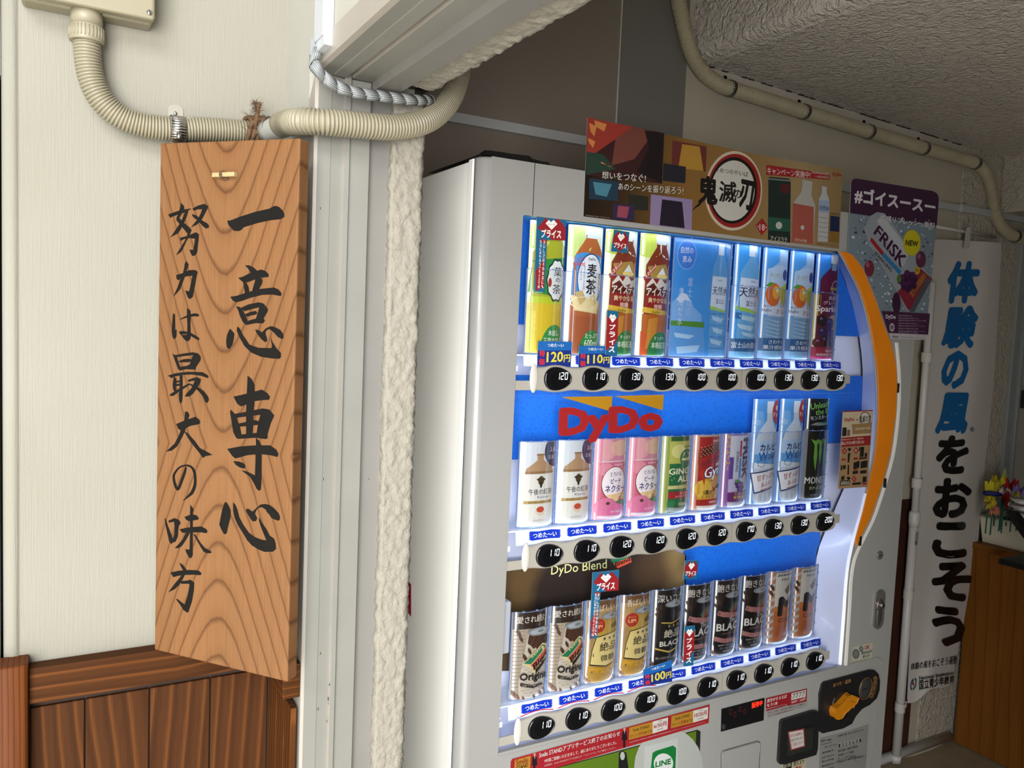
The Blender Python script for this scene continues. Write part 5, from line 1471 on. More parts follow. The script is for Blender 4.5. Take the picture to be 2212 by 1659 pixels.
def d_water_wide(s):
    s.rect(0, 0, 1, 1, '#3f93e2'); s.poly([(0, .0), (1, .0), (1, .35), (0, .4)], '#3a8fe2'); s.poly([(.0, .55), (.14, .46), (.22, .47), (.36, .58), (.5, .64), (.5, .72), (0, .72)], '#78abe6')
    s.poly([(.06, .52), (.14, .46), (.22, .47), (.3, .53), (.2, .52), (.14, .55)], '#c7d6ee')
    s.rect(0, .70, .55, .755, '#4f8a2f'); s.poly([(0, .74), (.55, .75), (.6, 1), (0, 1)], '#5a9bdd'); s.poly([(.05, .8), (.4, .82), (.3, .85), (.08, .84)], '#a7cdf0'); s.poly([(.1, .92), (.5, .9), (.45, .96), (.12, .98)], '#a7cdf0')
    s.ell(.19, .14, .155, .125, '#3f7ed8', 30); s.ring(.19, .14, .155, .125, .04, '#9fc2ee', 30)
    V(s, '自然の', .09, .075, .29, .13, '#dbe6fa', .008); V(s, '恵み', .12, .15, .27, .205, '#dbe6fa', .008)
    VV(s, '富士山の', .27, .33, .075, .085, '#a9c3ec', 0); VV(s, '澄んだ水', .13, .42, .075, .082, '#c9daf4', 0)
    bottle(s, .80, .02, .1, .24, 1.0, '#5fa2dc', .095, '#dce8f6', .15, .05)
    s.poly([(.66, .30), (.95, .30), (.95, .6), (.64, .58)], '#d3e0f2'); s.poly([(.64, .555), (.95, .59), (.95, .61), (.64, .585)], '#a6cf4c')
    V(s, '天然水', .67, .385, .97, .46, '#141c50', .02); V(s, '富士山', .75, .49, .9, .535, '#1d2b6a', .01); V(s, 'DyDo', .76, .325, .85, .345, '#2b4b92', .01)
    for a in ((.68, .64, .92, .70), (.7, .74, .93, .80), (.67, .84, .92, .9)): s.poly([(a[0], a[1]), (a[2], a[1] + .02), (a[2] - .04, a[3]), (a[0] + .03, a[3] - .02)], '#a9cdea')
    for k in range(4): s.rect(.66, .62 + .1 * k, .95, .628 + .1 * k, '#3f7cc0')


def d_water(s):
    s.rect(0, 0, 1, 1, '#3b9bea'); bottle(s, .58, .0, .12, .26, 1.0, '#6aaee6', .1, '#dfe9f8', .42, .14)
    s.poly([(.2, .29), (1, .3), (1, .6), (.1, .57)], '#cfdef5'); s.poly([(.1, .54), (1, .59), (1, .615), (.1, .575)], '#9fcb4c')
    V(s, '天然水', .16, .37, 1.08, .46, '#141c50', .02); V(s, '富士山', .42, .49, .84, .54, '#1d2b6a', .01); V(s, 'DyDo', .56, .31, .78, .335, '#2b4b92')
    s.poly([(.1, .6), (.28, .6), (.3, .66), (.1, .65)], '#2b6fb4')
    for a in ((.2, .62, .9, .68), (.15, .70, .8, .76), (.3, .77, .9, .82)): s.poly([(a[0], a[1]), (a[2], a[1] + .02), (a[2] - .14, a[3]), (a[0] + .1, a[3] - .02)], '#b4d6f0')
    s.rect(0, .83, 1, .945, '#2d6299'); V(s, '富士山の澄ん', .04, .86, 1.0, .915, '#dfe9f4', .02); s.rect(0, .945, 1, 1, '#7fc0ee')


def d_orange(s):
    s.rect(0, 0, 1, 1, '#4ba0ea'); bottle(s, .70, .01, .12, .2, 1.0, '#9fc0e8', .11, '#a7c6ec', .50, .16)
    s.poly([(.14, .19), (.6, .15), (1, .17), (1, .58), (.1, .58), (.12, .3)], '#b9d2f2'); s.poly([(.1, .5), (1, .54), (1, .62), (.08, .6)], '#cfdcf4')
    s.ell(.38, .42, .27, .105, '#d66a2c', 28); s.ell(.46, .40, .13, .06, '#e8ae4c'); s.poly([(.55, .36), (1, .30), (1, .52), (.7, .49)], '#b6c23c'); s.ell(.5, .38, .05, .02, '#f4e6b0')
    s.poly([(.1, .345), (.22, .31), (.4, .315), (.24, .35)], '#4c9a38'); s.ell(.82, .235, .12, .05, '#3b3f93', 14); V(s, 'すっきり!', .22, .225, .62, .265, '#b3a820', .01)
    V(s, '果汁1%', .08, .515, .32, .535, '#3a4a86'); V(s, 'DyDo', .04, .55, .34, .58, '#20306a', .02); V(s, 'レモン', .68, .49, 1.1, .535, '#c8743a', .01); V(s, 'オレンジ', .5, .545, 1.25, .595, '#c8743a', .01)
    s.rect(.08, .62, 1, .82, '#79a4cf')
    for k in range(5): s.poly([(.1, .64 + .035 * k), (.7, .66 + .035 * k), (.95, .65 + .035 * k), (.6, .675 + .035 * k)], '#a9c8e6')
    s.rect(0, .815, 1, .93, '#30629a'); V(s, 'さわやか', .3, .83, .98, .867, '#e4edf6', .02); V(s, '果汁感体験', .12, .878, 1.12, .918, '#e4edf6', .02); s.rect(0, .93, 1, 1, '#8fc2ee')


def d_grape(s):
    s.rect(0, 0, 1, 1, '#2f84dc'); s.rect(0, .38, .2, 1, '#c8b45a'); bottle(s, .66, .0, .12, .24, 1.0, '#5c1c4c', .085, '#d3ddf0', .52, .15)
    s.rect(.54, .085, .78, .15, '#7fa4cc'); s.poly([(.2, .2), (1, .2), (1, .62), (.14, .6)], '#641840')
    s.ring(.82, .31, .24, .07, .12, '#b9b6dc', 24); V(s, 'mistio', .55, .30, 1.1, .335, '#b9c43a', .02); V(s, '丸搾り', .48, .39, 1.05, .43, '#f0e6f0', .02); V(s, 'グレープ', .28, .44, 1.1, .475, '#f0e6f0', .02)
    V(s, 'Sparkling', .06, .485, 1.25, .56, '#f6f0f6', .03)
    s.rect(.1, .585, 1, .9, '#6d1f33'); s.ell(.8, .64, .3, .07, '#d4b04c'); s.rect(.86, .6, 1, .85, '#c6a548')
    for cx, cy, c in ((.3, .63, '#2c1724'), (.62, .655, '#3c2360'), (.34, .74, '#3a2358'), (.66, .76, '#45296e'), (.45, .82, '#2b1a36'), (.8, .84, '#351f4a'), (.22, .84, '#5c1f2c')):
        s.ell(cx, cy, .2, .055, c, 18); s.ell(cx - .05, cy - .02, .05, .012, '#7a62a4', 10)
    s.rect(.0, .88, 1, 1, '#a12a4c'); V(s, 'DyDo', .5, .905, .82, .93, '#f0e6f0', .03); V(s, '炭酸飲料 果汁1%', .15, .94, 1.15, .965, '#f0dfe6', .01); s.rect(.0, .97, 1, 1, '#b83a7c')


def d_milktea(s):
    s.rect(0, 0, 1, 1, '#ccd3dc'); s.rect(0, 0, .1, 1, '#dfe5ee')
    s.poly([(.42, .16), (.60, .16), (.60, .22), (.9, .31), (.93, .38), (.12, .38), (.14, .32), (.42, .22)], '#a98a68'); s.rect(.40, .145, .62, .17, '#8f6f50'); s.rect(.12, .35, .93, .38, '#8e6b48')
    s.poly([(.08, .385), (.95, .385), (.92, .92), (.84, .985), (.2, .985), (.1, .92)], '#d9d9d4'); s.rect(.1, .72, .9, .745, '#d9d9d4')
    s.ell(1.0, .12, .38, .19, '#1b1c4a', 30); V(s, '上品な', .78, .07, 1.12, .125, '#e6e8f2', .01); V(s, 'ミルク感', .74, .165, 1.14, .215, '#e6e8f2', .01)
    s.ell(.55, .46, .09, .055, '#5c4a2a', 14); s.poly([(.5, .47), (.6, .47), (.58, .54), (.53, .545)], '#2c2416'); s.ell(.55, .445, .13, .018, '#3b2f1b')
    V(s, '午後の紅茶', .22, .555, .90, .625, '#221c1a', .015); V(s, 'Kandy', .46, .64, .80, .675, '#48507a', 0)
    s.rect(.1, .695, .92, .73, '#b3965a'); V(s, '香る紅茶と上品なミルク感', .22, .70, .9, .724, '#3a2d18')
    s.ell(.56, .82, .14, .055, '#d8c8b6'); s.ell(.56, .80, .11, .035, '#c0482c'); V(s, 'ミルクティー', .36, .915, .74, .94, '#6b6460')


def d_peach(s):
    s.rect(0, 0, 1, 1, '#c9849a'); s.ell(.2, .14, .4, .14, '#dba0a8'); s.ell(.75, .12, .35, .1, '#d9b49c'); s.rect(0, 0, .18, 1, '#cf7f98')
    s.rect(.14, .275, 1, .30, '#d3c0c8'); s.rect(.12, .295, 1, .98, '#c8607e'); s.ell(.3, .38, .22, .08, '#d98ca0'); V(s, 'DyDo', .55, .315, .86, .345, '#f4e2e6', .02)
    s.ell(.58, .56, .40, .215, '#8f4a34', 34); s.ell(.58, .555, .375, .2, '#f0eaf0', 34); s.poly([(.34, .7), (.84, .68), (.7, .79), (.55, .8)], '#e9c98c'); s.poly([(.84, .34), (.95, .32), (.9, .36)], '#7a4a34')
    V(s, 'とろける', .44, .415, .82, .47, '#1f1d6a', .02); V(s, 'ピーチ', .46, .495, .80, .56, '#1f1d6a', .03); V(s, 'ネクター', .3, .575, .96, .665, '#1f1d6a', .03)
    s.ell(.36, .85, .34, .12, '#d77aa0', 24); s.ell(.68, .91, .32, .1, '#dd6fa2', 24); s.poly([(.6, .79), (1, .75), (1, .86), (.8, .82)], '#3f7a4c'); s.ell(.9, .72, .1, .05, '#cfb26a'); s.ell(.4, .80, .06, .02, '#5c3a34'); V(s, '果汁10%', .5, .895, .8, .92, '#f3e6ec')
    s.poly([(.12, .95), (1, .96), (1, 1), (.1, .98)], '#d4c4cc')


def d_ginger(s):
    s.rect(0, 0, 1, 1, '#2f5c2c'); s.rect(0, 0, .22, 1, '#93a048'); s.rect(.22, .06, 1, .9, '#1f6a3f'); s.rect(.2, .07, 1, .36, '#b5b95a'); s.ell(.5, .2, .25, .09, '#d3cf86'); s.ell(.8, .27, .2, .06, '#e0dca0')
    s.ell(.8, .29, .26, .115, '#1f6f45', 24); V(s, 'mistio', .6, .28, 1.1, .325, '#e8e6a8', .03); V(s, 'DyDo', .68, .13, .96, .165, '#22301c', .02)
    V(s, 'GINGER', .2, .42, 1.3, .50, '#e9e4c6', .03); V(s, 'ALE', .5, .52, .95, .60, '#e9e4c6', .03)
    s.rect(.2, .645, 1, .69, '#cfc48a'); V(s, 'ジンジャーエール', .5, .655, .95, .68, '#5b5a2a'); s.rect(.22, .725, 1, .815, '#a1242e'); V(s, 'すっきり', .6, .735, .95, .765, '#f0dcd0', .01); V(s, 'スパイス仕立て', .44, .775, 1.1, .805, '#f0dcd0', .01)
    for x, y in ((.25, .52), (.32, .5), (.3, .57), (.38, .55)): s.ell(x, y, .015, .007, '#e9e4c6', 8)
    s.poly([(.2, .84), (.45, .83), (.4, .95), (.2, .96)], '#2c7a4c'); V(s, '炭酸飲料', .56, .87, .9, .91, '#d4d29a', .01); s.poly([(.18, .925), (1, .95), (1, 1), (.14, .98)], '#9fa8a4')


def d_energy(s):
    s.rect(0, 0, 1, 1, '#b4a08c'); s.rect(0, 0, .16, 1, '#c4836a'); s.rect(.16, .03, 1, .95, '#a02420')
    s.poly([(.14, .2), (1, .08), (1, .3), (.14, .4)], '#5a1c14')
    for r in range(5):
        for c in range(8): s.poly([(.18 + c * .11 + (r % 2) * .05, .17 + r * .028 - c * .011), (.23 + c * .11 + (r % 2) * .05, .165 + r * .028 - c * .011), (.25 + c * .11 + (r % 2) * .05, .178 + r * .028 - c * .011)], '#d9b892')
    V(s, 'DyDo', .6, .07, .9, .105, '#f0e0d0', .02); s.poly([(.16, .31), (1, .2), (1, .34), (.16, .44)], '#a02420'); s.text('はじけるパワー', (.24, .36), (.98, .265), (.98, .325), (.26, .42), '#27325e', .02)
    s.poly([(.15, .62), (.5, .56), (1, .52), (1, .86), (.15, .88)], '#cf9a2c'); s.ell(.35, .72, .28, .12, '#dcb84a'); s.poly([(.13, .49), (.4, .44), (.36, .68), (.3, .60)], '#b42a24')
    s.text('Gym', (.34, .44), (1.12, .36), (1.08, .585), (.3, .64), '#1d2c5e', .06); s.text('Gym', (.36, .445), (1.12, .37), (1.08, .57), (.32, .625), '#e6eaf2', .02); s.text('ENERGY', (.76, .385), (1.2, .355), (1.2, .39), (.76, .42), '#f0e6d8', .03)
    V(s, '5種の', .34, .735, .66, .80, '#241a14', .03); V(s, 'ビタミン', .3, .805, .72, .84, '#241a14', .02); V(s, '×', .66, .70, .82, .76, '#7a2c1c', .02); V(s, '5種', .82, .67, 1.05, .73, '#241a14', .03)
    s.rect(.14, .86, 1, .95, '#982018'); V(s, '炭酸飲料', .56, .885, .86, .915, '#e9d2c4'); s.poly([(.14, .94), (1, .95), (1, 1), (.18, .99)], '#c4bcb4')


def d_mint(s):
    s.rect(0, 0, 1, 1, '#8a6fae'); s.rect(0, 0, .2, 1, '#8d5aa0'); s.rect(.2, .03, 1, .95, '#c4c8da'); s.rect(.2, .32, .34, .9, '#5b3f98')
    def vt(t, u0, v0, u1, v1, c, bo): s.text(t, (u1, v0), (u1, v1), (u0, v1), (u0, v0), c, bo)
    vt('FRISK', .66, .07, .98, .63, '#4c1c52', .06); vt('SPARKLING', .42, .24, .52, .52, '#2a2440', .02)
    s.rect(.55, .1, .63, .32, '#a2262c'); s.rect(.55, .34, .63, .62, '#3f80c8'); vt('#ゴイスースー', .08, .02, .24, .5, '#c6ba2c', .03); V(s, 'DyDo', .72, .06, .92, .09, '#3b3050', .02)
    s.poly([(.2, .62), (1, .6), (1, .94), (.2, .93)], '#b9b4d6'); s.poly([(.2, .8), (1, .78), (1, .94), (.2, .93)], '#6c2c70')
    for cx, cy in ((.48, .68), (.6, .67), (.7, .69), (.52, .72), (.64, .725), (.74, .74), (.58, .765), (.68, .78)): s.ell(cx, cy, .07, .027, '#4f1d6e', 14); s.ell(cx - .02, cy - .008, .02, .007, '#8a5cb4', 8)
    s.poly([(.4, .64), (.55, .62), (.6, .66), (.46, .67)], '#4f9a4c'); V(s, 'ストレスケア', .42, .80, 1.0, .84, '#e0c83a', .02); V(s, '疲労感を軽減', .4, .85, 1.05, .89, '#e0c83a', .02); s.rect(.2, .94, 1, 1, '#b9bccb')


def d_lactic(s):
    s.rect(0, 0, 1, 1, '#4f93d6'); s.poly([(0, .1), (.3, .12), (.4, .3), (0, .36)], '#6ea8e0'); s.ell(.1, .22, .14, .03, '#8fbce8')
    s.poly([(.44, .07), (.66, .07), (.68, .2), (.95, .33), (1, .38), (1, .95), (.9, 1), (.2, 1), (.12, .95), (.1, .4), (.2, .30), (.44, .2)], '#bfcbdc'); s.rect(.42, .02, .70, .13, '#d7deea')
    s.poly([(.1, .42), (1, .385), (1, .66), (.08, .66)], '#5c9ddc'); s.poly([(.1, .40), (1, .39), (1, .54), (.1, .52)], '#a9c8ea'); s.poly([(.05, .6), (1, .63), (1, .66), (.05, .66)], '#d9e2ee')
    s.ell(.98, .12, .33, .125, '#a8302a', 26); V(s, '後味', .80, .06, 1.1, .11, '#f0e6e2', .02); V(s, 'すっきり', .68, .125, 1.15, .17, '#f0e6e2', .02)
    V(s, 'カルピス', .26, .425, 1.12, .49, '#1a2a5e', .04); s.text('Water', (.22, .505), (1.1, .475), (1.1, .56), (.22, .59), '#2f62a8', .03)
    for k in range(10): a = k * .628; s.ell(.34 + .13 * math.cos(a), .61 + .035 * math.sin(a), .018, .007, '#3a5c9a', 8)
    s.poly([(0, .70), (.92, .66), (.96, .85), (.14, .90)], '#2f3a78'); s.poly([(.05, .71), (.9, .675), (.93, .84), (.16, .885)], '#e4e8f0')
    s.text('甘ずっぱい', (.2, .725), (.96, .69), (.96, .745), (.22, .785), '#a9302c', .02); s.text('あふれて', (.36, .795), (.92, .765), (.92, .81), (.38, .84), '#a9302c', .02); s.quad((.36, .862), (.84, .835), (.84, .842), (.36, .87), '#a9302c')
    for k in range(4): s.poly([(.2 + .2 * k, .9), (.3 + .2 * k, .9), (.28 + .2 * k, .98), (.22 + .2 * k, .98)], '#d6deea')


def d_claw(s):
    s.rect(0, 0, 1, 1, '#0c100f'); s.rect(0, .3, .1, 1, '#6e7478')
    s.text('Unleash', (.1, .05), (.9, .02), (.9, .075), (.12, .11), '#7fbf5a', .01); s.text('the Beast', (.28, .11), (1.3, .075), (1.3, .125), (.3, .165), '#7fbf5a', .01); s.text('モンスターエナジー', (.12, .175), (1.35, .145), (1.35, .185), (.14, .215), '#cfd4d2', .02)
    s.poly([(.14, .26), (.3, .235), (1, .24), (1, .98), (.9, 1), (.2, 1), (.1, .96), (.1, .28)], '#0a0d0c'); s.poly([(.14, .262), (.34, .235), (1, .24), (1, .262), (.5, .268)], '#7c8688'); s.ell(.75, .245, .16, .01, '#3f8a50')
    def claw(x0, top, w, bot, bend): s.poly([(x0 - w, top - .01), (x0 + w * .3, top + .008), (x0 + w * .9, top - .005), (x0 + w * 1.3, top + .03), (x0 + w * .9, top + .05), (x0 + w * 1.0 + bend * .4, (top + bot) / 2), (x0 + w * .6 + bend, bot - .06), (x0 + w * .5 + bend, bot), (x0 + w * .1 + bend, bot - .05), (x0 + bend * .3 - w * .1, (top + bot) / 2 + .02), (x0 + w * .1, top + .06), (x0 - w * .2, top + .035)], '#6fae3e')
    claw(.33, .41, .13, .72, .04); claw(.55, .41, .12, .66, .03); claw(.78, .405, .13, .76, .03)
    V(s, 'MONSTER', .08, .78, 1.25, .845, '#dfe4e2', .02); s.rect(.325, .77, .335, .855, '#dfe4e2'); V(s, 'ENERGY', .26, .875, 1.2, .905, '#9fae7c', .01); V(s, '炭酸飲料/355', .3, .95, .95, .972, '#7c8488', .0)


def cofbean(s, pts, c='#4a2d1c'):
    for x, y, r in pts: s.ell(x, y, r, r * .42, c, 12, .5); s.ell(x + r * .2, y, r * .16, r * .3, '#21130b', 6, .5)


def canlid(s, cx, cy, rx, ry): s.ell(cx, cy, rx, ry, '#7f868a', 22); s.ell(cx + .02, cy + .003, rx * .82, ry * .7, '#9fa6aa', 22); s.ell(cx + .05, cy, rx * .3, ry * .35, '#6d7478', 12)


def d_original(s):
    s.rect(0, 0, 1, 1, '#a39684'); s.rect(0, 0, 1, .2, '#2b1c13'); V(s, '愛され続ける', .08, .055, 1.12, .135, '#d9d2c6', .015)
    for k in range(16): s.rect(.02, .22 + .042 * k, .3, .23 + .042 * k, '#8b7c6a')
    s.poly([(.38, .26), (1, .24), (1, .98), (.2, .98), (.18, .8)], '#c3baaa')
    for k in range(17):
        for j in range(5): s.rect(.24 + .16 * j + (k % 2) * .07 - .0, .42 + .034 * k, .33 + .16 * j + (k % 2) * .07, .424 + .034 * k, '#a59a88')
    s.poly([(.38, .28), (1, .3), (1, .40), (.55, .42), (.36, .36)], '#3a2318'); cofbean(s, [(.45, .3, .07), (.56, .33, .08), (.7, .33, .07), (.5, .38, .08), (.62, .40, .07), (.42, .45, .06), (.12, .24, .07), (.18, .3, .06), (.3, .52, .07)])
    canlid(s, .68, .235, .34, .045)
    s.poly([(.24, .58), (.8, .38), (.98, .42), (.98, .56), (.62, .68), (.56, .74), (.5, .66)], '#c9b88a'); s.poly([(.27, .58), (.8, .40), (.93, .43), (.46, .60)], '#1f6b4d'); s.poly([(.46, .61), (.95, .44), (.98, .53), (.58, .66)], '#b0513c'); s.poly([(.6, .67), (1, .54), (1, .58), (.63, .72)], '#16110d')
    s.text('DyDo', (.48, .505), (.78, .41), (.8, .44), (.5, .54), '#cfd08c', .02); s.text('Blend', (.52, .61), (1.08, .42), (1.1, .5), (.56, .68), '#17110c', .04)
    s.text('Original', (.18, .69), (1.05, .71), (1.05, .83), (.18, .80), '#17110c', .04); s.poly([(.2, .80), (.55, .85), (.86, .845), (.86, .87), (.55, .88), (.2, .835)], '#2b241c'); s.text('コーヒー', (.26, .822), (.8, .862), (.8, .874), (.26, .838), '#d9d2c6')
    cofbean(s, [(.06, .93, .07), (.16, .97, .06), (.8, .96, .06), (.9, .92, .05), (.3, .985, .05), (.6, .985, .05)], '#7a5346')


def d_gold(s):
    s.rect(0, 0, 1, 1, '#9a7c4e'); s.rect(0, 0, 1, .1, '#6b4a2a'); s.poly([(0, .2), (.5, .1), (1, .14), (1, .3), (0, .4)], '#a98a56'); V(s, '香ばしいコク', .14, .06, 1.15, .145, '#d8cfbe', .015)
    s.poly([(.34, .22), (1, .2), (1, .95), (.85, .99), (.2, .99), (.06, .9), (.1, .7)], '#b08a3a'); s.poly([(.3, .3), (1, .26), (1, .5), (.3, .5)], '#b5953f'); canlid(s, .7, .205, .33, .045)
    s.ell(.32, .31, .2, .085, '#a52a22', 24); V(s, '香りとコク', .2, .265, .44, .285, '#e6b06a'); V(s, 'UP!', .2, .30, .44, .345, '#e8b87a', .03)
    s.poly([(.72, .33), (.92, .27), (.9, .33), (.78, .37)], '#4a5c2c'); s.poly([(.76, .36), (.94, .3), (.93, .36)], '#8f3a24')
    s.poly([(.26, .44), (1, .40), (1, .78), (.62, .82), (.12, .78), (.16, .6)], '#1c1710'); s.poly([(.28, .45), (1, .41), (1, .77), (.6, .805), (.14, .765), (.18, .6)], '#d8c583')
    for k in range(3): x = .52 + .17 * k; s.poly([(x + .055 * math.cos(a) * (1 if i % 2 else .42), .475 + .026 * math.sin(a) * (1 if i % 2 else .42)) for i, a in enumerate([j * math.pi / 5 + math.pi / 10 for j in range(10)])], '#201a12')
    V(s, '絶品', .38, .52, .98, .625, '#1c1710', .02); V(s, '微糖', .42, .67, .90, .745, '#2b241a', .02); s.poly([(.12, .80), (.6, .84), (1, .79), (1, .86), (.6, .89), (.1, .86)], '#c79a2c'); V(s, '香り・コク・キレ、極める', .16, .845, .92, .875, '#3c2d14')
    s.text('コーヒー', (.46, .925), (.78, .935), (.78, .96), (.46, .95), '#e3cf9a'); cofbean(s, [(.06, .95, .06), (.14, .985, .05), (.9, .96, .05), (.8, .985, .05)], '#8f6a56')


def d_black(s):
    s.rect(0, 0, 1, 1, '#1c1512'); V(s, '深いコク', .1, .07, .98, .165, '#cfcac2', .015); cofbean(s, [(.12, .26, .06), (.2, .22, .06), (.1, .32, .05)])
    s.poly([(.34, .24), (1, .2), (1, .97), (.16, .97), (.08, .85), (.2, .6)], '#0d0d0d'); canlid(s, .68, .195, .35, .045); s.poly([(.8, .34), (.96, .29), (.94, .36)], '#70492c')
    s.poly([(.24, .41), (.6, .43), (1, .39), (1, .405), (.6, .445), (.24, .425)], '#c7a850')
    for k in range(3): x = .5 + .17 * k; s.poly([(x + .055 * math.cos(a) * (1 if i % 2 else .42), .47 + .026 * math.sin(a) * (1 if i % 2 else .42)) for i, a in enumerate([j * math.pi / 5 + math.pi / 10 for j in range(10)])], '#a8853c')
    V(s, '絶品', .34, .515, .96, .615, '#cfc7b2', .02); V(s, 'BLACK', .22, .655, 1.0, .72, '#dcd8cc', .03); s.poly([(.1, .73), (.55, .79), (1, .74), (1, .755), (.55, .81), (.1, .75)], '#c7a850'); V(s, '深いコクとキレ、極める', .12, .85, .9, .88, '#b8b0a0'); V(s, 'コーヒー', .26, .93, .6, .955, '#b8b0a0')
    cofbean(s, [(.05, .93, .06), (.15, .98, .05), (.9, .97, .05)], '#7a5346')


def d_pinkband(s):
    s.rect(0, 0, 1, 1, '#211714'); V(s, '飽きない旨さ', .08, .06, 1.4, .165, '#cfcac2', .015); cofbean(s, [(.1, .24, .06), (.16, .29, .06), (.06, .33, .05)])
    s.poly([(.36, .24), (1, .21), (1, .94), (.85, .98), (.2, .96), (.06, .85), (.1, .55), (.2, .42)], '#0b0b0d'); canlid(s, .7, .21, .34, .045)
    s.poly([(.16, .40), (.3, .42), (1, .47), (1, .53), (.3, .49), (.12, .46)], '#a4706c'); s.poly([(.08, .74), (.4, .78), (1, .79), (1, .85), (.4, .84), (.08, .80)], '#a4706c')
    s.poly([(.5, .40), (.8, .30), (.86, .34), (.62, .44)], '#1f5c44'); s.poly([(.56, .43), (.86, .33), (.86, .40), (.66, .46)], '#94442f')
    V(s, 'The', .55, .51, .80, .57, '#cfcac2', 0); V(s, 'BLACK', .12, .575, 1.18, .675, '#dcdad4', .03); V(s, '100%焙煎豆使用', .3, .70, .95, .725, '#a4706c', 0); V(s, '無糖のおいしさ', .2, .855, .85, .875, '#b8b0a8'); V(s, 'コーヒー/無糖', .26, .89, .9, .92, '#b8b0a8'); V(s, 'DyDo', .38, .935, .66, .96, '#cfcac2', .02)
    cofbean(s, [(.05, .95, .06), (.14, .985, .05), (.92, .97, .05), (.8, .985, .05)], '#7a5346')


def d_mcoffee(s):
    s.rect(0, 0, 1, 1, '#b9b2a6'); s.rect(0, 0, .22, 1, '#a8785a')
    for k in range(9): s.poly([(0, .1 + .1 * k), (.2, .06 + .1 * k), (.2, .1 + .1 * k), (0, .14 + .1 * k)], '#b9b2aa')
    s.rect(.2, .03, 1, .97, '#cfccc4'); s.rect(.22, .0, 1, .03, '#8a8d90')
    for k in range(8): s.poly([(.24 + .1 * k, .075), (.30 + .1 * k, .075), (.36 + .1 * k, .045), (.30 + .1 * k, .045)], '#20201e')
    V(s, 'MILK & BEANS', .42, .105, 1.5, .14, '#3a3a38', .01); s.poly([(.56, .27), (.84, .17), (.92, .22), (.9, .29), (.66, .33)], '#1f5c44'); s.poly([(.66, .27), (.92, .2), (.9, .29), (.7, .33)], '#94442f')
    s.poly([(.2, .52), (1, .49), (1, .97), (.2, .97)], '#b8673a'); s.poly([(.2, .49), (1, .47), (1, .53), (.2, .56)], '#c4743f')
    s.text('M', (.34, .36), (1.06, .33), (1.04, .60), (.32, .63), '#1e1c1b', .07); s.text('COFFEE', (.36, .655), (1.12, .665), (1.12, .72), (.36, .71), '#2c211a', .02); V(s, 'ミルクの甘み', .34, .765, .86, .79, '#4a2c1c'); V(s, 'コーヒー飲料', .42, .90, .9, .93, '#5c3520')
    for k in range(3): V(s, 'まろやかな味わい', .3, .805 + .03 * k, .9, .82 + .03 * k, '#6b4026')
    cofbean(s, [(.1, .22, .07), (.08, .3, .07)]); s.rect(.2, .965, 1, 1, '#8b8680')


def pocket(t, xc, zb, H, w, bulge, tall=None):
    """clear shell in front of the card, open at the top, with small catches on its rims"""
    fn = card_fn(xc, zb - 0.0008, H, w + 0.0046, bulge + 0.0016)
    b = B(); b.grid(lambda u, v: fn(u, v, 0.0), 14, 1)
    b.build('clear_pocket', POCK, t)
    b = B()
    for u in (0.0, 1.0):
        p0, p1 = fn(u, 0, 0), fn(u, 1, 0); b.box(p0[0] - 0.0006, p0[0] + 0.0006, p0[1] - 0.002, p0[1] + 0.0012, p1[2], p0[2])
    for v, r in ((1.0, 0.0009), (0.0, 0.00045)): b.tube([fn(i / 12, v, 0.0003) for i in range(13)], r, 6)
    for v in (.12, .3, .48, .66, .84):
        p0 = fn(1, v, 0); b.box(p0[0] - 0.001, p0[0] + 0.0022, p0[1] - 0.0022, p0[1] + 0.001, p0[2] - 0.0022, p0[2] + 0.0022)
    for q in (.25, .6): p = fn(q, 0, 0); b.box(p[0] - 0.002, p[0] + 0.002, p[1], p[1] + 0.003, p[2] - 0.0005, p[2] + 0.002)
    tag(b.build('pocket_rim', RIM, t), kind='stuff')


OFX = -0.0165
ORD = ['first', 'second', 'third', 'fourth', 'fifth', 'sixth', 'seventh', 'eighth', 'ninth', 'tenth']
ROWN = ['top', 'middle', 'bottom']
DR = [  # row, slots, draw, height, description, pocket height, card width
 (0, [0], d_greentea, .2345, 'green and yellow tea bottle', .15, CW), (0, [1], d_barley, .2345, 'blue-labelled brown barley tea bottle', .15, .077),
 (0, [2, 3], d_icetea, .2345, 'red and amber iced tea bottle', .15, CW), (0, [4], d_water_wide, .2345, 'wide blue mountain water', .2345, .148),
 (0, [6], d_water, .2345, 'clear water bottle on blue', .15, CW), (0, [7, 8], d_orange, .2345, 'orange and lemon drink bottle', .15, CW), (0, [9], d_grape, .2345, 'purple sparkling grape bottle', .15, CW),
 (1, [0, 1], d_milktea, .157, 'white milk tea bottle', .157, CW), (1, [2, 3], d_peach, .157, 'pink peach nectar can', .157, CW), (1, [4], d_ginger, .157, 'green ginger ale can', .157, CW),
 (1, [5], d_energy, .157, 'red and yellow vitamin drink can', .157, CW), (1, [6], d_mint, .157, 'purple and silver sparkling can', .157, CW), (1, [7, 8], d_lactic, .229, 'white and blue milky drink', .157, CW),
 (1, [9], d_claw, .229, 'black can, green claw marks', .157, CW),
 (2, [0, 1], d_original, .166, 'cream coffee can, green-red flag', .166, CW), (2, [2, 3], d_gold, .166, 'gold low-sugar coffee can', .166, CW), (2, [4], d_black, .166, 'black and gold coffee can', .166, CW),
 (2, [5, 6, 7], d_pinkband, .166, 'black coffee can with pink bands', .166, CW), (2, [8, 9], d_mcoffee, .166, 'white and orange coffee can', .166, CW)]
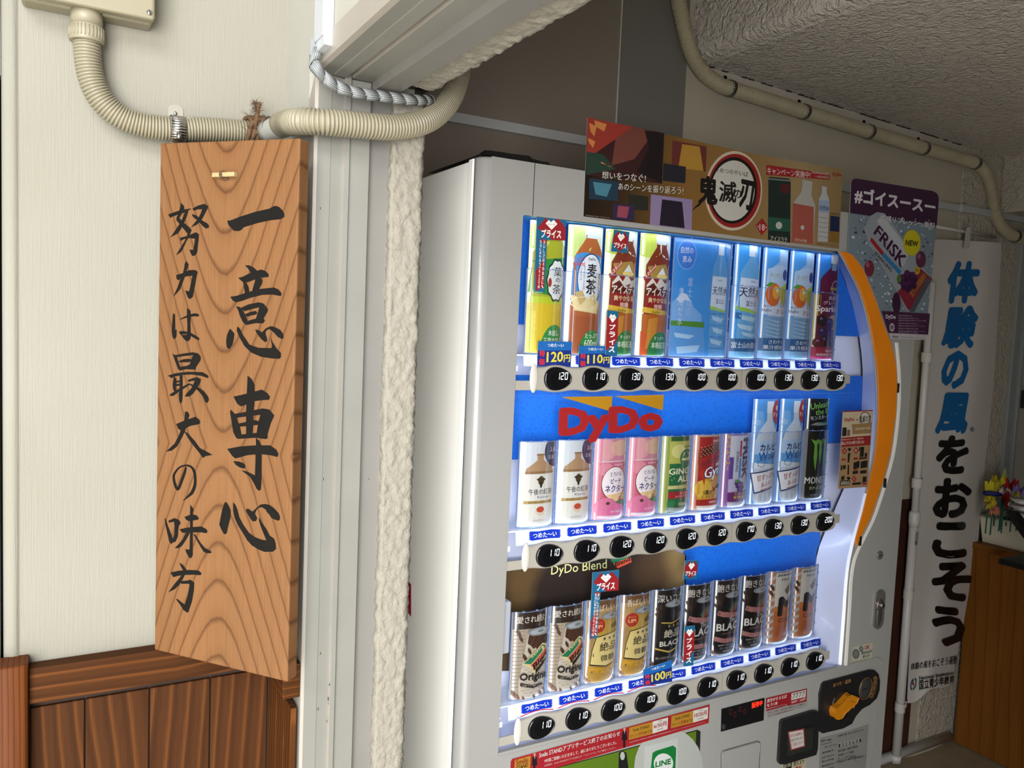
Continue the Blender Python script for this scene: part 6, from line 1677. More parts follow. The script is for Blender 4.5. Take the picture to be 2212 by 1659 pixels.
for row, slots, draw, H, desc, PH, cw in DR:
    k0 = slots[0]; xc = BX + k0 * PITCH + OFX + (0.041 if cw > 0.1 else 0); zb = ZB[row] + 0.0016
    grp = ROWN[row] + ' row of drink display samples'
    def lab(k): return '%s display card in the %s row, %s from the left' % (desc, ROWN[row], ORD[k])
    t = thing('drink_sample', lab(k0), 'drink sample', (xc, YE, zb), grp)
    bu = BULGE if cw < 0.1 else 0.006
    s = Sheet(card_fn(xc, zb, H, cw, bu), eps=0.00003, cuts=14 if cw > .1 else 8); s.k = 0.68
    draw(s)
    # the card itself: a thin curved sheet, then the print on it
    b = B(); fn = card_fn(xc, zb, H, cw, bu); b.grid(lambda u, v: fn(u, v, -0.0003), 14, 1); b.build('card', paint('#dfe3ea'), t)
    s.build('printed_label', t)
    pocket(t, xc, zb, PH, cw, bu)
    for k in slots[1:]:
        c = copy_tree(t); c.location[0] += (k - k0) * PITCH; c['label'] = lab(k)
# ================================================================ posters, stickers and price cards
def placard(name, label, cat, pts, d, draw, th=0.0006, group=None, back='#d8d4cc', eps=0.00002, k=0.5):
    """thin card parallel to the machine front at distance d in front of its face, traced at its real place"""
    P = [at(x, y, 'y', YF - d) for x, y in pts]
    cx = sum(p[0] for p in P) / len(P)
    t = thing(name, label, cat, (cx, YF - d, min(p[2] for p in P)), group)
    b = B(); b.plate([P], (0, th, 0)); b.build('card', paint(dim(back, k)), t)
    s = Sheet(plane_fn('y', YF - d, -1), eps=eps, base=0.00008); s.k = k; draw(s); s.build('printed_face', t)
    return t


# ---- long gold campaign poster
z3 = lambda x, y: (1240 + x / 3.687, 230 + y / 3.687)
GOLD = mat('gold_print', '#8f6a34', 0.35)
tcg = nn(GOLD, 'ShaderNodeTexCoord'); spg = nn(GOLD, 'ShaderNodeSeparateXYZ'); lk(GOLD, tcg.outputs['Generated'], spg.inputs[0])
lk(GOLD, ramp(GOLD, spg.outputs[0], [(0.0, '#150e08'), (0.12, '#2a1c10'), (0.35, '#644720'), (0.6, '#6f5532'), (0.8, '#7d6a4a'), (1.0, '#6e5a3a')]), bsdf(GOLD).inputs['Base Color'])
z4 = lambda x, y: (1600 + x / 3.606, 300 + y / 3.606)
def gold(s):
    T = z3
    s.poly([T(107, 88), T(700, 215), T(1400, 370), T(2140, 500), T(2110, 1135), T(1500, 1060), T(800, 965), T(75, 875)], GOLD)
    # scene pictures kept as plain colour fields
    s.poly([T(107, 88), T(718, 212), T(700, 615), T(95, 545)], '#3a1a1c'); s.poly([T(107, 88), T(470, 162), T(330, 260), T(100, 420)], '#a5382c'); s.poly([T(330, 260), T(470, 162), T(640, 200), T(480, 420), T(300, 470)], '#7a4238')
    s.poly([T(97, 360), T(230, 380), T(330, 500), T(95, 545)], '#2a4436'); s.poly([T(560, 190), T(718, 212), T(700, 615), T(500, 520), T(600, 330)], '#1b0e14')
    for a in ((120, 130, 180, 240), (160, 110, 260, 200), (110, 250, 170, 330), (210, 450, 300, 480)): s.poly([T(a[0], a[1]), T(a[2], a[1] + 30), T(a[2] - 20, a[3]), T(a[0] + 10, a[3] - 40)], '#d98a4a')
    s.poly([T(783, 270), T(1056, 320), T(1048, 520), T(775, 482)], '#6b2d2c'); s.poly([T(860, 300), T(1000, 320), T(1030, 515), T(830, 490)], '#b98a34')
    s.poly([T(712, 452), T(890, 480), T(885, 612), T(705, 592)], '#23242e'); s.poly([T(122, 572), T(355, 600), T(348, 755), T(117, 735)], '#1f3a4e'); s.poly([T(150, 600), T(300, 620), T(260, 720), T(170, 700)], '#4f8aa0')
    s.poly([T(432, 698), T(592, 718), T(588, 832), T(428, 815)], '#2c2a22'); s.poly([T(312, 770), T(480, 792), T(475, 915), T(308, 895)], '#33284a'); s.poly([T(350, 790), T(440, 800), T(420, 890), T(340, 880)], '#a04a5c')
    s.poly([T(612, 700), T(942, 742), T(935, 985), T(602, 942)], '#9a88b0'); s.poly([T(700, 740), T(860, 760), T(880, 970), T(680, 945)], '#241c2c');
    for dx, dy, c in ((3, 3, '#120c0a'), (0, 0, '#e6dfd4')):
        s.text('想いをつなぐ!', T(222 + dx, 515 + dy), T(572 + dx, 540 + dy), T(568 + dx, 608 + dy), T(220 + dx, 572 + dy), c, 0.03 if dx else 0.012)
        s.text('あのシーンを振り返ろう!', T(352 + dx, 608 + dy), T(872 + dx, 642 + dy), T(868 + dx, 705 + dy), T(350 + dx, 665 + dy), c, 0.03 if dx else 0.012)
    c = T(1268, 672)
    s.ell(c[0], c[1], 62, 86, '#d8c8ae', 40, 0.05); s.ring(c[0] + 1, c[1], 58, 80, 0.17, '#9a2220', 44, 0.05); s.ring(c[0] - 1, c[1] - 1, 52, 72, 0.10, '#17100e', 40, 0.05); s.ell(c[0] - 2, c[1], 47, 65, '#d6d2c8', 40, 0.05)
    s.text('きめつのやいば', T(1125, 482), T(1388, 522), T(1384, 562), T(1122, 520), '#1a1411', .008)
    s.text('鬼', T(990, 545), T(1150, 560), T(1140, 790), T(985, 780), '#17110f', .05); s.text('滅', T(1155, 590), T(1295, 600), T(1290, 770), T(1150, 760), '#17110f', .03)
    s.text('の', T(1272, 660), T(1335, 668), T(1330, 735), T(1268, 728), '#17110f', .03); s.text('刃', T(1325, 575), T(1442, 600), T(1410, 840), T(1310, 800), '#17110f', .05)
    s.poly([T(985, 775), T(1010, 780), T(930, 835)], '#17110f')
    s.poly([T(1530, 466), T(2033, 538), T(2033, 585), T(1528, 545)], '#a5242a')
    s.text('キャンペーン実施中!', T(1536, 482), T(1880, 520), T(1880, 572), T(1536, 540), '#eee2da', .012); s.text('2025年6月30日月', T(1888, 512), T(2026, 530), T(2026, 550), T(1888, 534), '#eee2da'); s.text('〜9月30日火', T(1915, 548), T(2026, 556), T(2026, 576), T(1915, 568), '#eee2da')
    s.text('DyDo', T(2058, 525), T(2130, 535), T(2130, 568), T(2058, 562), '#a5242a', .04)
    s.poly([T(1496, 888), T(1545, 965), T(1490, 1028), T(1443, 948)], '#a5242a'); s.text('18', T(1474, 935), T(1516, 940), T(1514, 990), T(1474, 985), '#eee2da', .01); s.text('全', T(1455, 948), T(1470, 950), T(1470, 966), T(1455, 964), '#eee2da'); s.text('種', T(1518, 955), T(1533, 957), T(1533, 973), T(1518, 971), '#eee2da')
    # can, bottles and tube shown on the right
    s.poly([T(1545, 570), T(1560, 562), T(1705, 575), T(1722, 588), T(1718, 1085), T(1542, 1060)], '#20302c'); s.poly([T(1545, 572), T(1722, 588), T(1722, 598), T(1545, 582)], '#8f8f8c'); s.poly([T(1640, 620), T(1716, 620), T(1700, 700), T(1640, 680)], '#5c1f24'); s.poly([T(1546, 880), T(1718, 900), T(1716, 1000), T(1544, 985)], '#2a5c48')
    s.ell(*T(1628, 948), 7, 8, '#c9c9c4', 16); s.text('アイスラテ', T(1560, 1030), T(1695, 1045), T(1695, 1085), T(1560, 1068), '#e2dad0', .01)
    s.poly([T(1815, 583), T(1895, 600), T(1890, 660), T(1885, 700), T(1918, 790), T(1900, 1095), T(1725, 1080), T(1740, 770), T(1800, 690), T(1810, 660)], '#b9b6b0'); s.poly([T(1740, 770), T(1905, 800), T(1900, 1095), T(1727, 1080)], '#b0594c');
    s.text('みかんの水', T(1755, 1045), T(1850, 1058), T(1850, 1085), T(1755, 1072), '#e2dad0', .01); s.ell(*T(1815, 965), 4, 5, '#c9c9c4', 12)
    s.poly([T(1970, 635), T(2010, 642), T(2008, 690), T(2030, 750), T(2015, 1080), T(1935, 1075), T(1945, 740), T(1968, 690)], '#c3c4c4'); s.poly([T(1945, 745), T(2030, 752), T(2028, 850), T(1942, 840)], '#9fb2cf'); s.text('天然水', T(1948, 785), T(2026, 795), T(2026, 835), T(1948, 825), '#1b2348', .02)
    for k in range(5): s.quad(T(1940, 880 + 38 * k), T(2020, 888 + 38 * k), T(2019, 894 + 38 * k), T(1940, 886 + 38 * k), '#9c9d9e')
    s.poly([T(2038, 870), T(2110, 880), T(2100, 1085), T(2028, 1075)], '#8f6a2c'); s.poly([T(2038, 870), T(2110, 880), T(2106, 1000), T(2034, 992)], '#16264f'); s.text('対象商品一例', T(2040, 845), T(2110, 855), T(2110, 868), T(2040, 860), '#3a2c18')
    s.text('※写真はイメージです。', T(1920, 1088), T(2095, 1105), T(2095, 1115), T(1920, 1098), '#3a2c18'); s.text('対象商品に関するお知らせ', T(85, 862), T(280, 885), T(280, 893), T(85, 871), '#b9a98c')
placard('campaign_poster', 'long gold campaign poster with round red title, along the machine top', 'poster', [z3(107, 88), z3(700, 215), z3(1400, 370), z3(2140, 500), z3(2110, 1135), z3(1500, 1060), z3(800, 965), z3(75, 875)], 0.0012, gold, 0.0008)

# ---- purple drink poster at the right edge of the machine
def purple(s):
    T = z4
    s.poly([T(860, 345), T(868, 322), T(885, 310), T(905, 309), T(1490, 405), T(1525, 420), T(1542, 450), T(1543, 480), T(1440, 1545), T(1425, 1566), T(1160, 1558), T(1103, 1400), T(1050, 1240), T(955, 1010), T(876, 908), T(832, 884)], '#808f9a')
    s.poly([T(860, 345), T(868, 322), T(885, 310), T(905, 309), T(1490, 405), T(1525, 420), T(1542, 450), T(1543, 480), T(1527, 675), T(852, 578)], '#3d1c3c')
    rnd = random.Random(3)
    for k in range(260):
        x = rnd.uniform(845, 1510); y = rnd.uniform(590, 1330)
        if x < 870 + max(0, (y - 880)) * 0.56 or x > 1525 - (y - 600) * 0.085: continue
        if 1000 < x < 1400 and abs((y - 560) - (x - 1000) * 1.45) < 160: continue
        r = rnd.uniform(4, 14); a = rnd.uniform(0, 3)
        s.poly([T(x + r * math.cos(a + j * 1.4) * rnd.uniform(.5, 1.3), y + r * math.sin(a + j * 1.4)) for j in range(4)], rnd.choice(['#d9dfe6', '#c2ccd8', '#5f6f86', '#4a3a5e', '#b6c8da']), k % 8 == 0)
    # tilted can
    s.poly([T(1010, 600), T(1060, 570), T(1120, 580), T(1480, 1080), T(1470, 1130), T(1340, 1340), T(1290, 1345), T(1210, 1180), T(1000, 820), T(960, 700)], '#9ea3ac')
    s.poly([T(1100, 590), T(1300, 850), T(1300, 940), T(1060, 640)], '#c2c6cc'); s.poly([T(1220, 1190), T(1400, 1010), T(1490, 1090), T(1350, 1345), T(1300, 1330)], '#8a2238'); s.poly([T(1440, 1090), T(1485, 1090), T(1350, 1350), T(1310, 1345)], '#51525a')
    s.poly([T(1060, 668), T(1085, 660), T(1295, 930), T(1270, 990), T(1240, 985)], '#b9b9c4')
    s.text('FRISK', T(1075, 668), T(1300, 925), T(1248, 1010), T(1030, 735), '#3d1440', .035)
    s.poly([T(1016, 765), T(1110, 880), T(1100, 912), T(1006, 795)], '#a5242e'); s.poly([T(1112, 882), T(1250, 1030), T(1236, 1060), T(1098, 912)], '#2f80b8')
    s.text('SPARKLING', T(1045, 870), T(1180, 1012), T(1170, 1040), T(1035, 895), '#2c2a38', .03)
    s.text('果汁1%の炭酸飲料', T(1310, 1200), T(1420, 1040), T(1450, 1070), T(1340, 1240), '#b98a2c', .02)
    for k in range(20): a = k * 2.4; s.ell(*T(1300 + 7 * math.sqrt(k) * 2.2 * math.cos(a), 1105 + 8 * math.sqrt(k) * 2 * math.sin(a)), 6, 6.5, '#3a1540' if k % 3 else '#4f2058', 12)
    s.ell(*T(1230, 1090), 5, 9, '#4f7a2c', 12); s.ell(*T(1400, 940), 11, 18, '#5c2848', 22); s.ell(*T(998, 1010), 10.5, 18, '#7a2c40', 22); s.ell(*T(1210, 1280), 9, 24, '#3d1838', 20); s.ell(*T(1385, 915), 4, 6, '#8a5c78', 12); s.ell(*T(985, 980), 3.5, 6, '#a8606c', 12)
    P = []
    for k in range(48): a = 2 * math.pi * k / 48; r = 1.0 if k % 2 else 0.93; c = T(1330, 810); P.append((c[0] + 19.5 * r * math.cos(a), c[1] + 29 * r * math.sin(a)))
    s.poly(P, '#d3c81f'); s.text('NEW', T(1282, 785), T(1380, 798), T(1376, 840), T(1278, 830), '#17150f', .05); s.ell(*T(1370, 1025), 6, 9, '#c9a82c', 18); s.text('新', T(1358, 1010), T(1382, 1012), T(1382, 1038), T(1358, 1036), '#4a3a14')
    s.text('#ゴイスースー', T(885, 370), T(1515, 478), T(1510, 590), T(880, 500), '#e6e0e6', .05)
    s.text('冷感リフレッシュ飲料', T(1088, 592), T(1510, 655), T(1506, 700), T(1084, 640), '#3a3048', .05); s.text('冷感リフレッシュ飲料', T(1088, 592), T(1510, 655), T(1506, 700), T(1084, 640), '#f2eef2', .024)
    s.poly([T(1092, 1340), T(1470, 1362), T(1455, 1525), T(1146, 1512)], '#481e44'); s.text('DyDo', T(1125, 1368), T(1203, 1372), T(1202, 1412), T(1124, 1408), '#e0d8e0', .04)
    s.ring(*T(1173, 1468), 5.5, 9, .3, '#d8ccd8', 20); s.ring(*T(1173, 1468), 2.2, 5, .3, '#d8ccd8', 14)
    for k, y in enumerate((1370, 1390, 1408, 1430, 1450, 1470, 1490, 1502)): s.text('保管方法 直射日光を避けてください 炭酸飲料'[:10 + (k * 5) % 12], T(1222, y), T(1330 + (k * 53) % 110, y + 4), T(1330 + (k * 53) % 110, y + 15), T(1222, y + 11), '#b9a8bc')
    s.poly([T(1146, 1512), T(1455, 1525), T(1440, 1545), T(1425, 1566), T(1160, 1558)], '#c9c4c6'); s.text('FRISK', T(1178, 1532), T(1225, 1535), T(1224, 1552), T(1177, 1549), '#26202c', .03); s.text('© 2025 All Rights Reserved.', T(1232, 1538), T(1420, 1548), T(1420, 1558), T(1232, 1550), '#4a444c')
placard('drink_poster', 'purple and silver drink poster with a yellow starburst at the right of the machine', 'poster', [z4(*p) for p in ((860, 345), (868, 322), (885, 310), (905, 309), (1490, 405), (1525, 420), (1542, 450), (1543, 480), (1440, 1545), (1425, 1566), (1160, 1558), (1103, 1400), (1050, 1240), (955, 1010), (876, 908), (832, 884))], 0.0052, purple, 0.0008, back='#bdb8bc')

# ---- brown campaign leaflet on the glass at the right
z8 = lambda x, y: (1460 + x / 4.148, 820 + y / 4.148)
def leaflet(s):
    T = z8
    s.poly([T(1497, 285), T(1765, 275), T(1718, 962), T(1452, 978)], '#b08e66'); s.poly([T(1497, 285), T(1765, 275), T(1745, 500), T(1484, 520)], '#d3c3a4'); s.poly([T(1497, 282), T(1765, 272), T(1765, 280), T(1497, 292)], '#8f2430')
    s.text('DyDo', T(1512, 345), T(1602, 340), T(1600, 378), T(1510, 384), '#a5242a', .05); s.text('×', T(1614, 350), T(1634, 349), T(1634, 368), T(1614, 369), '#4a4440')
    s.ring(*T(1695, 348), 11.5, 14.5, .12, '#7a2422', 26); s.ell(*T(1693, 348), 9.5, 12.5, '#e0d8cc', 24); s.text('鬼滅の刃', T(1645, 325), T(1745, 316), T(1742, 378), T(1640, 388), '#1a1411', .03)
    s.poly([T(1575, 400), T(1650, 396), T(1755, 380), T(1748, 480), T(1572, 490)], '#a58456'); s.text('2025年6月30日〜9月30日', T(1606, 430), T(1742, 420), T(1741, 445), T(1605, 455), '#ece2cc', .01)
    s.poly([T(1492, 430), T(1530, 428), T(1528, 505), T(1488, 508)], '#2c2a26'); s.poly([T(1535, 450), T(1560, 448), T(1558, 505), T(1533, 506)], '#8a5c4c'); s.poly([T(1562, 420), T(1580, 419), T(1578, 500), T(1560, 502)], '#c9c4bc')
    s.poly([T(1484, 522), T(1745, 500), T(1740, 585), T(1480, 606)], '#a02c2c'); s.text('DyDoのコーヒー飲料を', T(1486, 532), T(1680, 518), T(1680, 534), T(1486, 548), '#ece2cc', .01); s.text('飲んで!その場で当たる!', T(1482, 556), T(1684, 542), T(1682, 572), T(1480, 588), '#f0e6d6', .02)
    for x, y, c in ((1508, 640, 'A'), (1612, 635, 'B'), (1596, 890, 'C')):
        s.poly([T(x, y - 32), T(x + 22, y), T(x, y + 32), T(x - 22, y)], '#a5242a'); s.text(c, T(x - 7, y - 12), T(x + 7, y - 13), T(x + 7, y + 10), T(x - 7, y + 11), '#f0e6d6', .02)
    for q in (((1532, 625), (1555, 608), (1572, 625), (1552, 642)), ((1540, 660), (1560, 655), (1552, 740), (1536, 744)), ((1652, 605), (1685, 602), (1680, 690), (1645, 694)), ((1690, 660), (1712, 655), (1710, 690), (1690, 694)), ((1640, 608), (1650, 604), (1644, 640), (1634, 640)), ((1590, 745), (1645, 725), (1640, 790), (1588, 800)), ((1655, 735), (1715, 722), (1712, 785), (1652, 795)), ((1476, 770), (1490, 768), (1488, 810), (1474, 812)), ((1496, 768), (1520, 765), (1518, 800), (1494, 803)), ((1538, 765), (1550, 762), (1548, 850), (1534, 852)), ((1480, 870), (1508, 860), (1506, 895), (1478, 900)), ((1525, 880), (1545, 868), (1565, 882), (1545, 900)), ((1672, 872), (1706, 868), (1704, 915), (1670, 920))):
        s.poly([T(*p) for p in q], '#241f1c')
    for q in (((1470, 905), (1556, 898), (1554, 945), (1468, 952)), ((1578, 925), (1655, 918), (1655, 938), (1578, 945)), ((1582, 820), (1630, 815), (1628, 842), (1580, 848)), ((1650, 815), (1706, 810), (1704, 838), (1648, 842)), ((1640, 700), (1708, 694), (1707, 708), (1638, 714))): s.poly([T(*p) for p in q], '#2c2320')
    s.text('豪華景品', T(1476, 912), T(1550, 906), T(1549, 940), T(1475, 946), '#ece2cc', .01)
    for q in (((1484, 710), (1518, 707), (1517, 722), (1483, 725)), ((1590, 700), (1625, 697), (1624, 715), (1589, 718)), ((1590, 800), (1625, 797), (1624, 810), (1589, 813)), ((1670, 925), (1704, 922), (1703, 938), (1669, 941))): s.poly([T(*p) for p in q], '#a5242a')
placard('campaign_leaflet', 'small brown campaign leaflet on the glass right of the middle row', 'leaflet', [z8(1497, 285), z8(1765, 275), z8(1718, 962), z8(1452, 978)], 0.0046, leaflet, 0.0004)

# ---- red and teal heart price tags
z5 = lambda x, y: (1080 + x / 3.858, 430 + y / 3.858)
TEAL, TRED, TW = '#1b5f86', '#8f1f26', '#eeeae6'
def heart(s, T, x, y, w, h):
    s.poly([T(x - w, y - h * .1), T(x - w * .45, y - h * .75), T(x - w * .1, y - h * .35), T(x + w * .35, y - h * .8), T(x + w, y - h * .1), T(x, y + h)], TW)
    s.text('ハート', T(x - w * .6, y - h * .2), T(x + w * .6, y - h * .2), T(x + w * .6, y + h * .25), T(x - w * .6, y + h * .25), TRED, .03)
def heart_L(T, A, sk=0.0):
    x0, y0, x1, xm, ym, x2, y2 = A  # top-left, right edge, stem right x, lower y of head, foot
    def draw(s):
        f = lambda x, y: T(x, y + (x - x0) * sk)
        s.poly([f(x0, y0), f(x1, y0), f(x1 - 8, ym), f(xm, ym), f(x2 + (xm - x0) - 2, y2), f(x2, y2)], TEAL)
        w = x1 - x0; h = ym - y0
        s.poly([f(x0 + w * .5, y0 + h * .95), f(x0 + w * .02, y0 + h * .5), f(x0 + w * .3, y0 + h * .05), f(x0 + w * .5, y0 + h * .3), f(x0 + w * .72, y0 + h * .03), f(x0 + w * .98, y0 + h * .45), f(x0 + w * .97, ym), f(x0 + w * .45, ym)], TRED)
        s.poly([f(x0 + w * .03, ym * 1.0), f(xm - 4, ym), f(xm - 6, ym + (y2 - ym) * .1)], TRED); s.poly([f(x0 + (x2 - x0) * .7 + 2, ym + (y2 - ym) * .62), f(xm - (x0 - x2) * .6 - 8, ym + (y2 - ym) * .35), f(x2 + (xm - x0) - 4, ym + (y2 - ym) * .9), f(x2 + 14, y2 - 2)], TRED)
        heart(s, f, x0 + w * .5, y0 + h * .32, w * .2, h * .24)
        s.text('プライス', f(x0 + w * .16, y0 + h * .55), f(x0 + w * .84, y0 + h * .55), f(x0 + w * .82, y0 + h * .92), f(x0 + w * .14, y0 + h * .92), TW, .04)
        for t_, cx in (('おいしさはそのままに、', .74), ('生活に寄り添うプライスで。', .38)):
            n = len(t_); hh = (y2 - ym) * .94 / n
            for i, ch in enumerate(t_):
                q = i / n; xx = x0 + (xm - x0) * cx + (x2 - x0) * q; yy_ = ym + 6 + (y2 - ym) * .94 * q
                s.text(ch, f(xx - 8, yy_), f(xx + 8, yy_), f(xx + 8, yy_ + hh * .8), f(xx - 8, yy_ + hh * .8), TW, .02)
    pts = [T(x0, y0), T(x1, y0 + (x1 - x0) * sk), T(x1 - 8, ym + (x1 - 8 - x0) * sk), T(xm, ym + (xm - x0) * sk), T(x2 + (xm - x0) - 2, y2 + (x2 + xm - 2 * x0 - 2) * sk), T(x2, y2 + (x2 - x0) * sk)]
    return pts, draw
GT = 'red and teal discount tags stuck on the machine glass'
pts, dr = heart_L(z5, (307, 142, 552, 392, 335, 287, 770), 0.05)
placard('discount_tag', 'L-shaped red and teal tag hanging over the green tea card, top row', 'price tag', pts, -0.0050, dr, 0.0004, GT, k=0.75)
pts, dr = heart_L(z9, (763, 197, 962, 822, 348, 737, 690), -0.10)
placard('discount_tag', 'L-shaped red and teal tag hanging over the first gold coffee can, bottom row', 'price tag', pts, -0.0050, dr, 0.0004, GT, k=0.75)
def small_tag(T, q):
    def draw(s):
        s.poly([T(*p) for p in q], TEAL); (a, b_, c_, d_) = q
        L = lambda u, v: T((a[0] * (1 - u) + b_[0] * u) * (1 - v) + (d_[0] * (1 - u) + c_[0] * u) * v, (a[1] * (1 - u) + b_[1] * u) * (1 - v) + (d_[1] * (1 - u) + c_[1] * u) * v)
        s.poly([L(.5, .97), L(.03, .6), L(.03, .3), L(.3, .03), L(.5, .2), L(.7, .03), L(.97, .3), L(.97, .65)], TRED)
        s.poly([L(.28, .27), L(.4, .12), L(.5, .2), L(.6, .12), L(.74, .27), L(.5, .5)], TW); s.text('ハート', L(.38, .24), L(.64, .24), L(.64, .34), L(.38, .34), TRED, .03)
        s.text('プライス', L(.12, .56), L(.9, .56), L(.9, .82), L(.12, .82), TW, .04)
    return [T(*p) for p in q], draw
pts, dr = small_tag(z5, ((950, 255), (1080, 275), (1060, 450), (925, 435)))
placard('discount_tag', 'small square red and teal tag over the first iced tea card, top row', 'price tag', pts, -0.0048, dr, 0.0004, GT, k=0.75)
pts, dr = small_tag(z9, ((1455, 108), (1558, 103), (1540, 245), (1439, 247)))
placard('discount_tag', 'small square red and teal tag above the bottom row near the blue backing', 'price tag', pts, -0.0050, dr, 0.0004, GT, k=0.75)
def strip_tag(T, q):
    def draw(s):
        s.poly([T(*p) for p in q], TEAL); (a, b_, c_, d_) = q
        L = lambda u, v: T((a[0] * (1 - u) + b_[0] * u) * (1 - v) + (d_[0] * (1 - u) + c_[0] * u) * v, (a[1] * (1 - u) + b_[1] * u) * (1 - v) + (d_[1] * (1 - u) + c_[1] * u) * v)
        s.poly([L(.0, .12), L(.5, .25), L(1, .12), L(1, .62), L(.6, .8), L(0, .9)], TRED); s.poly([L(.2, .15), L(.35, .07), L(.5, .11), L(.65, .07), L(.82, .15), L(.5, .27)], TW); s.text('ハート', L(.3, .13), L(.72, .13), L(.72, .18), L(.3, .18), TRED, .03)
        for i, ch in enumerate('プライス'): s.text(ch, L(.24, .30 + .165 * i), L(.78, .30 + .165 * i), L(.78, .43 + .165 * i), L(.24, .43 + .165 * i), TW, .04)
    return [T(*p) for p in q], draw
pts, dr = strip_tag(z5, ((893, 925), (988, 937), (975, 1310), (880, 1300)))
placard('discount_tag', 'narrow upright red and teal tag beside the 110 yen card, top row', 'price tag', pts, -0.0044, dr, 0.0004, GT, k=0.75)
pts, dr = strip_tag(z9, ((1450, 600), (1528, 592), (1515, 890), (1440, 900)))
placard('discount_tag', 'narrow upright red and teal tag over a pink-banded coffee can, bottom row', 'price tag', pts, -0.0048, dr, 0.0004, GT, k=0.75)
# ---- special price cards
def special(T, q, num):
    def draw(s):
        s.poly([T(*p) for p in q], '#142a7c'); (a, b_, c_, d_) = q
        L = lambda u, v: T((a[0] * (1 - u) + b_[0] * u) * (1 - v) + (d_[0] * (1 - u) + c_[0] * u) * v, (a[1] * (1 - u) + b_[1] * u) * (1 - v) + (d_[1] * (1 - u) + c_[1] * u) * v)
        s.poly([L(0, 0), L(1, 0), L(1, .34), L(0, .38)], '#1a5fa8'); s.text('つめた〜い', L(.28, .08), L(.76, .08), L(.76, .22), L(.28, .22), TW, .02)
        s.text('特', L(.05, .36), L(.22, .36), L(.22, .62), L(.05, .62), '#c42c30', .04); s.text('価', L(.04, .68), L(.22, .68), L(.22, .95), L(.04, .95), '#c42c30', .04)
        s.text(num, L(.27, .42), L(.76, .38), L(.76, .80), L(.27, .84), '#d9c93a', .03); s.text('円', L(.78, .52), L(.97, .50), L(.97, .80), L(.78, .82), '#d9c93a', .03)
    return [T(*p) for p in q], draw
GS = 'blue special price cards standing on the button bars'
for T, q, num, lb in ((z5, ((318, 1184), (600, 1190), (589, 1398), (309, 1394)), '120', 'blue special price card reading 120 yen under the green tea'), (z5, ((658, 1222), (924, 1226), (917, 1403), (654, 1402)), '110', 'blue special price card reading 110 yen under the barley tea'), (z9, ((1141, 922), (1354, 850), (1357, 1012), (1145, 1048)), '100', 'blue special price card reading 100 yen in the bottom row')):
    pts, dr = special(T, q, num); placard('price_card', lb, 'price card', pts, -0.0056, dr, 0.0003, GS, k=0.75)

# ---- notices on the lower front
def notice(s):
    T = z9
    s.poly([T(158, 1592), T(1638, 1183), T(1630, 1322), T(140, 1760)], '#b8242c'); s.poly([T(150, 1608), T(160, 1600), T(1630, 1192), T(1624, 1314), T(146, 1745)], '#aa1f2a')
    s.poly([T(180, 1600), T(298, 1566), T(292, 1700), T(172, 1735)], '#c08a2c'); s.text('Smile', T(190, 1598), T(282, 1575), T(280, 1618), T(188, 1640), '#7a1c1c', .02); s.text('STAND', T(192, 1645), T(280, 1620), T(279, 1648), T(190, 1674), '#241812', .03)
    for x, y in ((328, 1575), (1000, 1385)):
        s.ell(*T(x, y - 18), 2.2, 4, '#caa88c', 10); s.poly([T(x - 16, y + 5), T(x, y - 6), T(x + 16, y + 2), T(x + 20, y + 60), T(x + 6, y + 66), T(x + 6, y + 120), T(x - 10, y + 122), T(x - 10, y + 66), T(x - 20, y + 62)], '#16131a'); s.poly([T(x - 2, y - 5), T(x + 4, y - 5), T(x + 1, y + 20)], '#dcd6d0')
    s.text('Smile STANDアプリサービス終了のお知らせ', T(362, 1540), T(968, 1380), T(966, 1415), T(360, 1585), '#5c1014', .04); s.text('Smile STANDアプリサービス終了のお知らせ', T(362, 1540), T(968, 1380), T(966, 1415), T(360, 1585), '#f0e8e2', .015)
    s.text('9年間ご愛顧いただきまして、誠にありがとうございました。', T(402, 1592), T(940, 1452), T(939, 1478), T(400, 1620), '#f0e2dc', .008); s.text('※詳細は、Smile STANDアプリお知らせ「トピックス」をご確認ください。', T(400, 1632), T(935, 1495), T(934, 1510), T(399, 1650), '#dcb8b4')
    s.text('※2025年6月30日15時以降は新規登録及びポイントの付与はできません。', T(1035, 1462), T(1610, 1305), T(1610, 1314), T(1034, 1474), '#dcb8b4')
    for x0, y0, x1, y1, d1, d2, w in ((1036, 1355, 1325, 1278, '付与', '6/30月', 1210), (1350, 1268, 1625, 1198, '交換', '10/20月', 1512)):
        k = (y1 - y0) / (x1 - x0); f = lambda x, y: T(x, y0 + (x - x0) * k + y)
        s.poly([f(x0, 2), f(w, 2), f(w, 92), f(x0 - 4, 92)], '#c08a2c'); s.poly([f(w, 2), f(x1, 2), f(x1 - 4, 88), f(w, 92)], '#e4ded8')
        s.text('Smile STAND', f(x0 + 28, 18), f(w - 24, 18), f(w - 24, 40), f(x0 + 28, 40), '#241812', .02); s.text('ポイント', f(x0 + 6, 58), f(x0 + 66, 58), f(x0 + 66, 80), f(x0 + 6, 80), '#241812', .01); s.text(d1, f(x0 + 68, 54), f(x0 + 108, 54), f(x0 + 108, 80), f(x0 + 68, 80), '#a81f24', .03); s.text('終了日', f(x0 + 112, 58), f(w - 8, 58), f(w - 8, 80), f(x0 + 112, 80), '#241812', .01)
        s.text('2025', f(w + 42, 8), f(w + 72, 8), f(w + 72, 18), f(w + 42, 18), '#5c3a38'); s.text(d2, f(w + 8, 24), f(x1 - 12, 24), f(x1 - 12, 58), f(w + 8, 58), '#a81f24', .03); s.text('15:00', f(w + 32, 66), f(w + 76, 66), f(w + 76, 78), f(w + 32, 78), '#5c3a38')
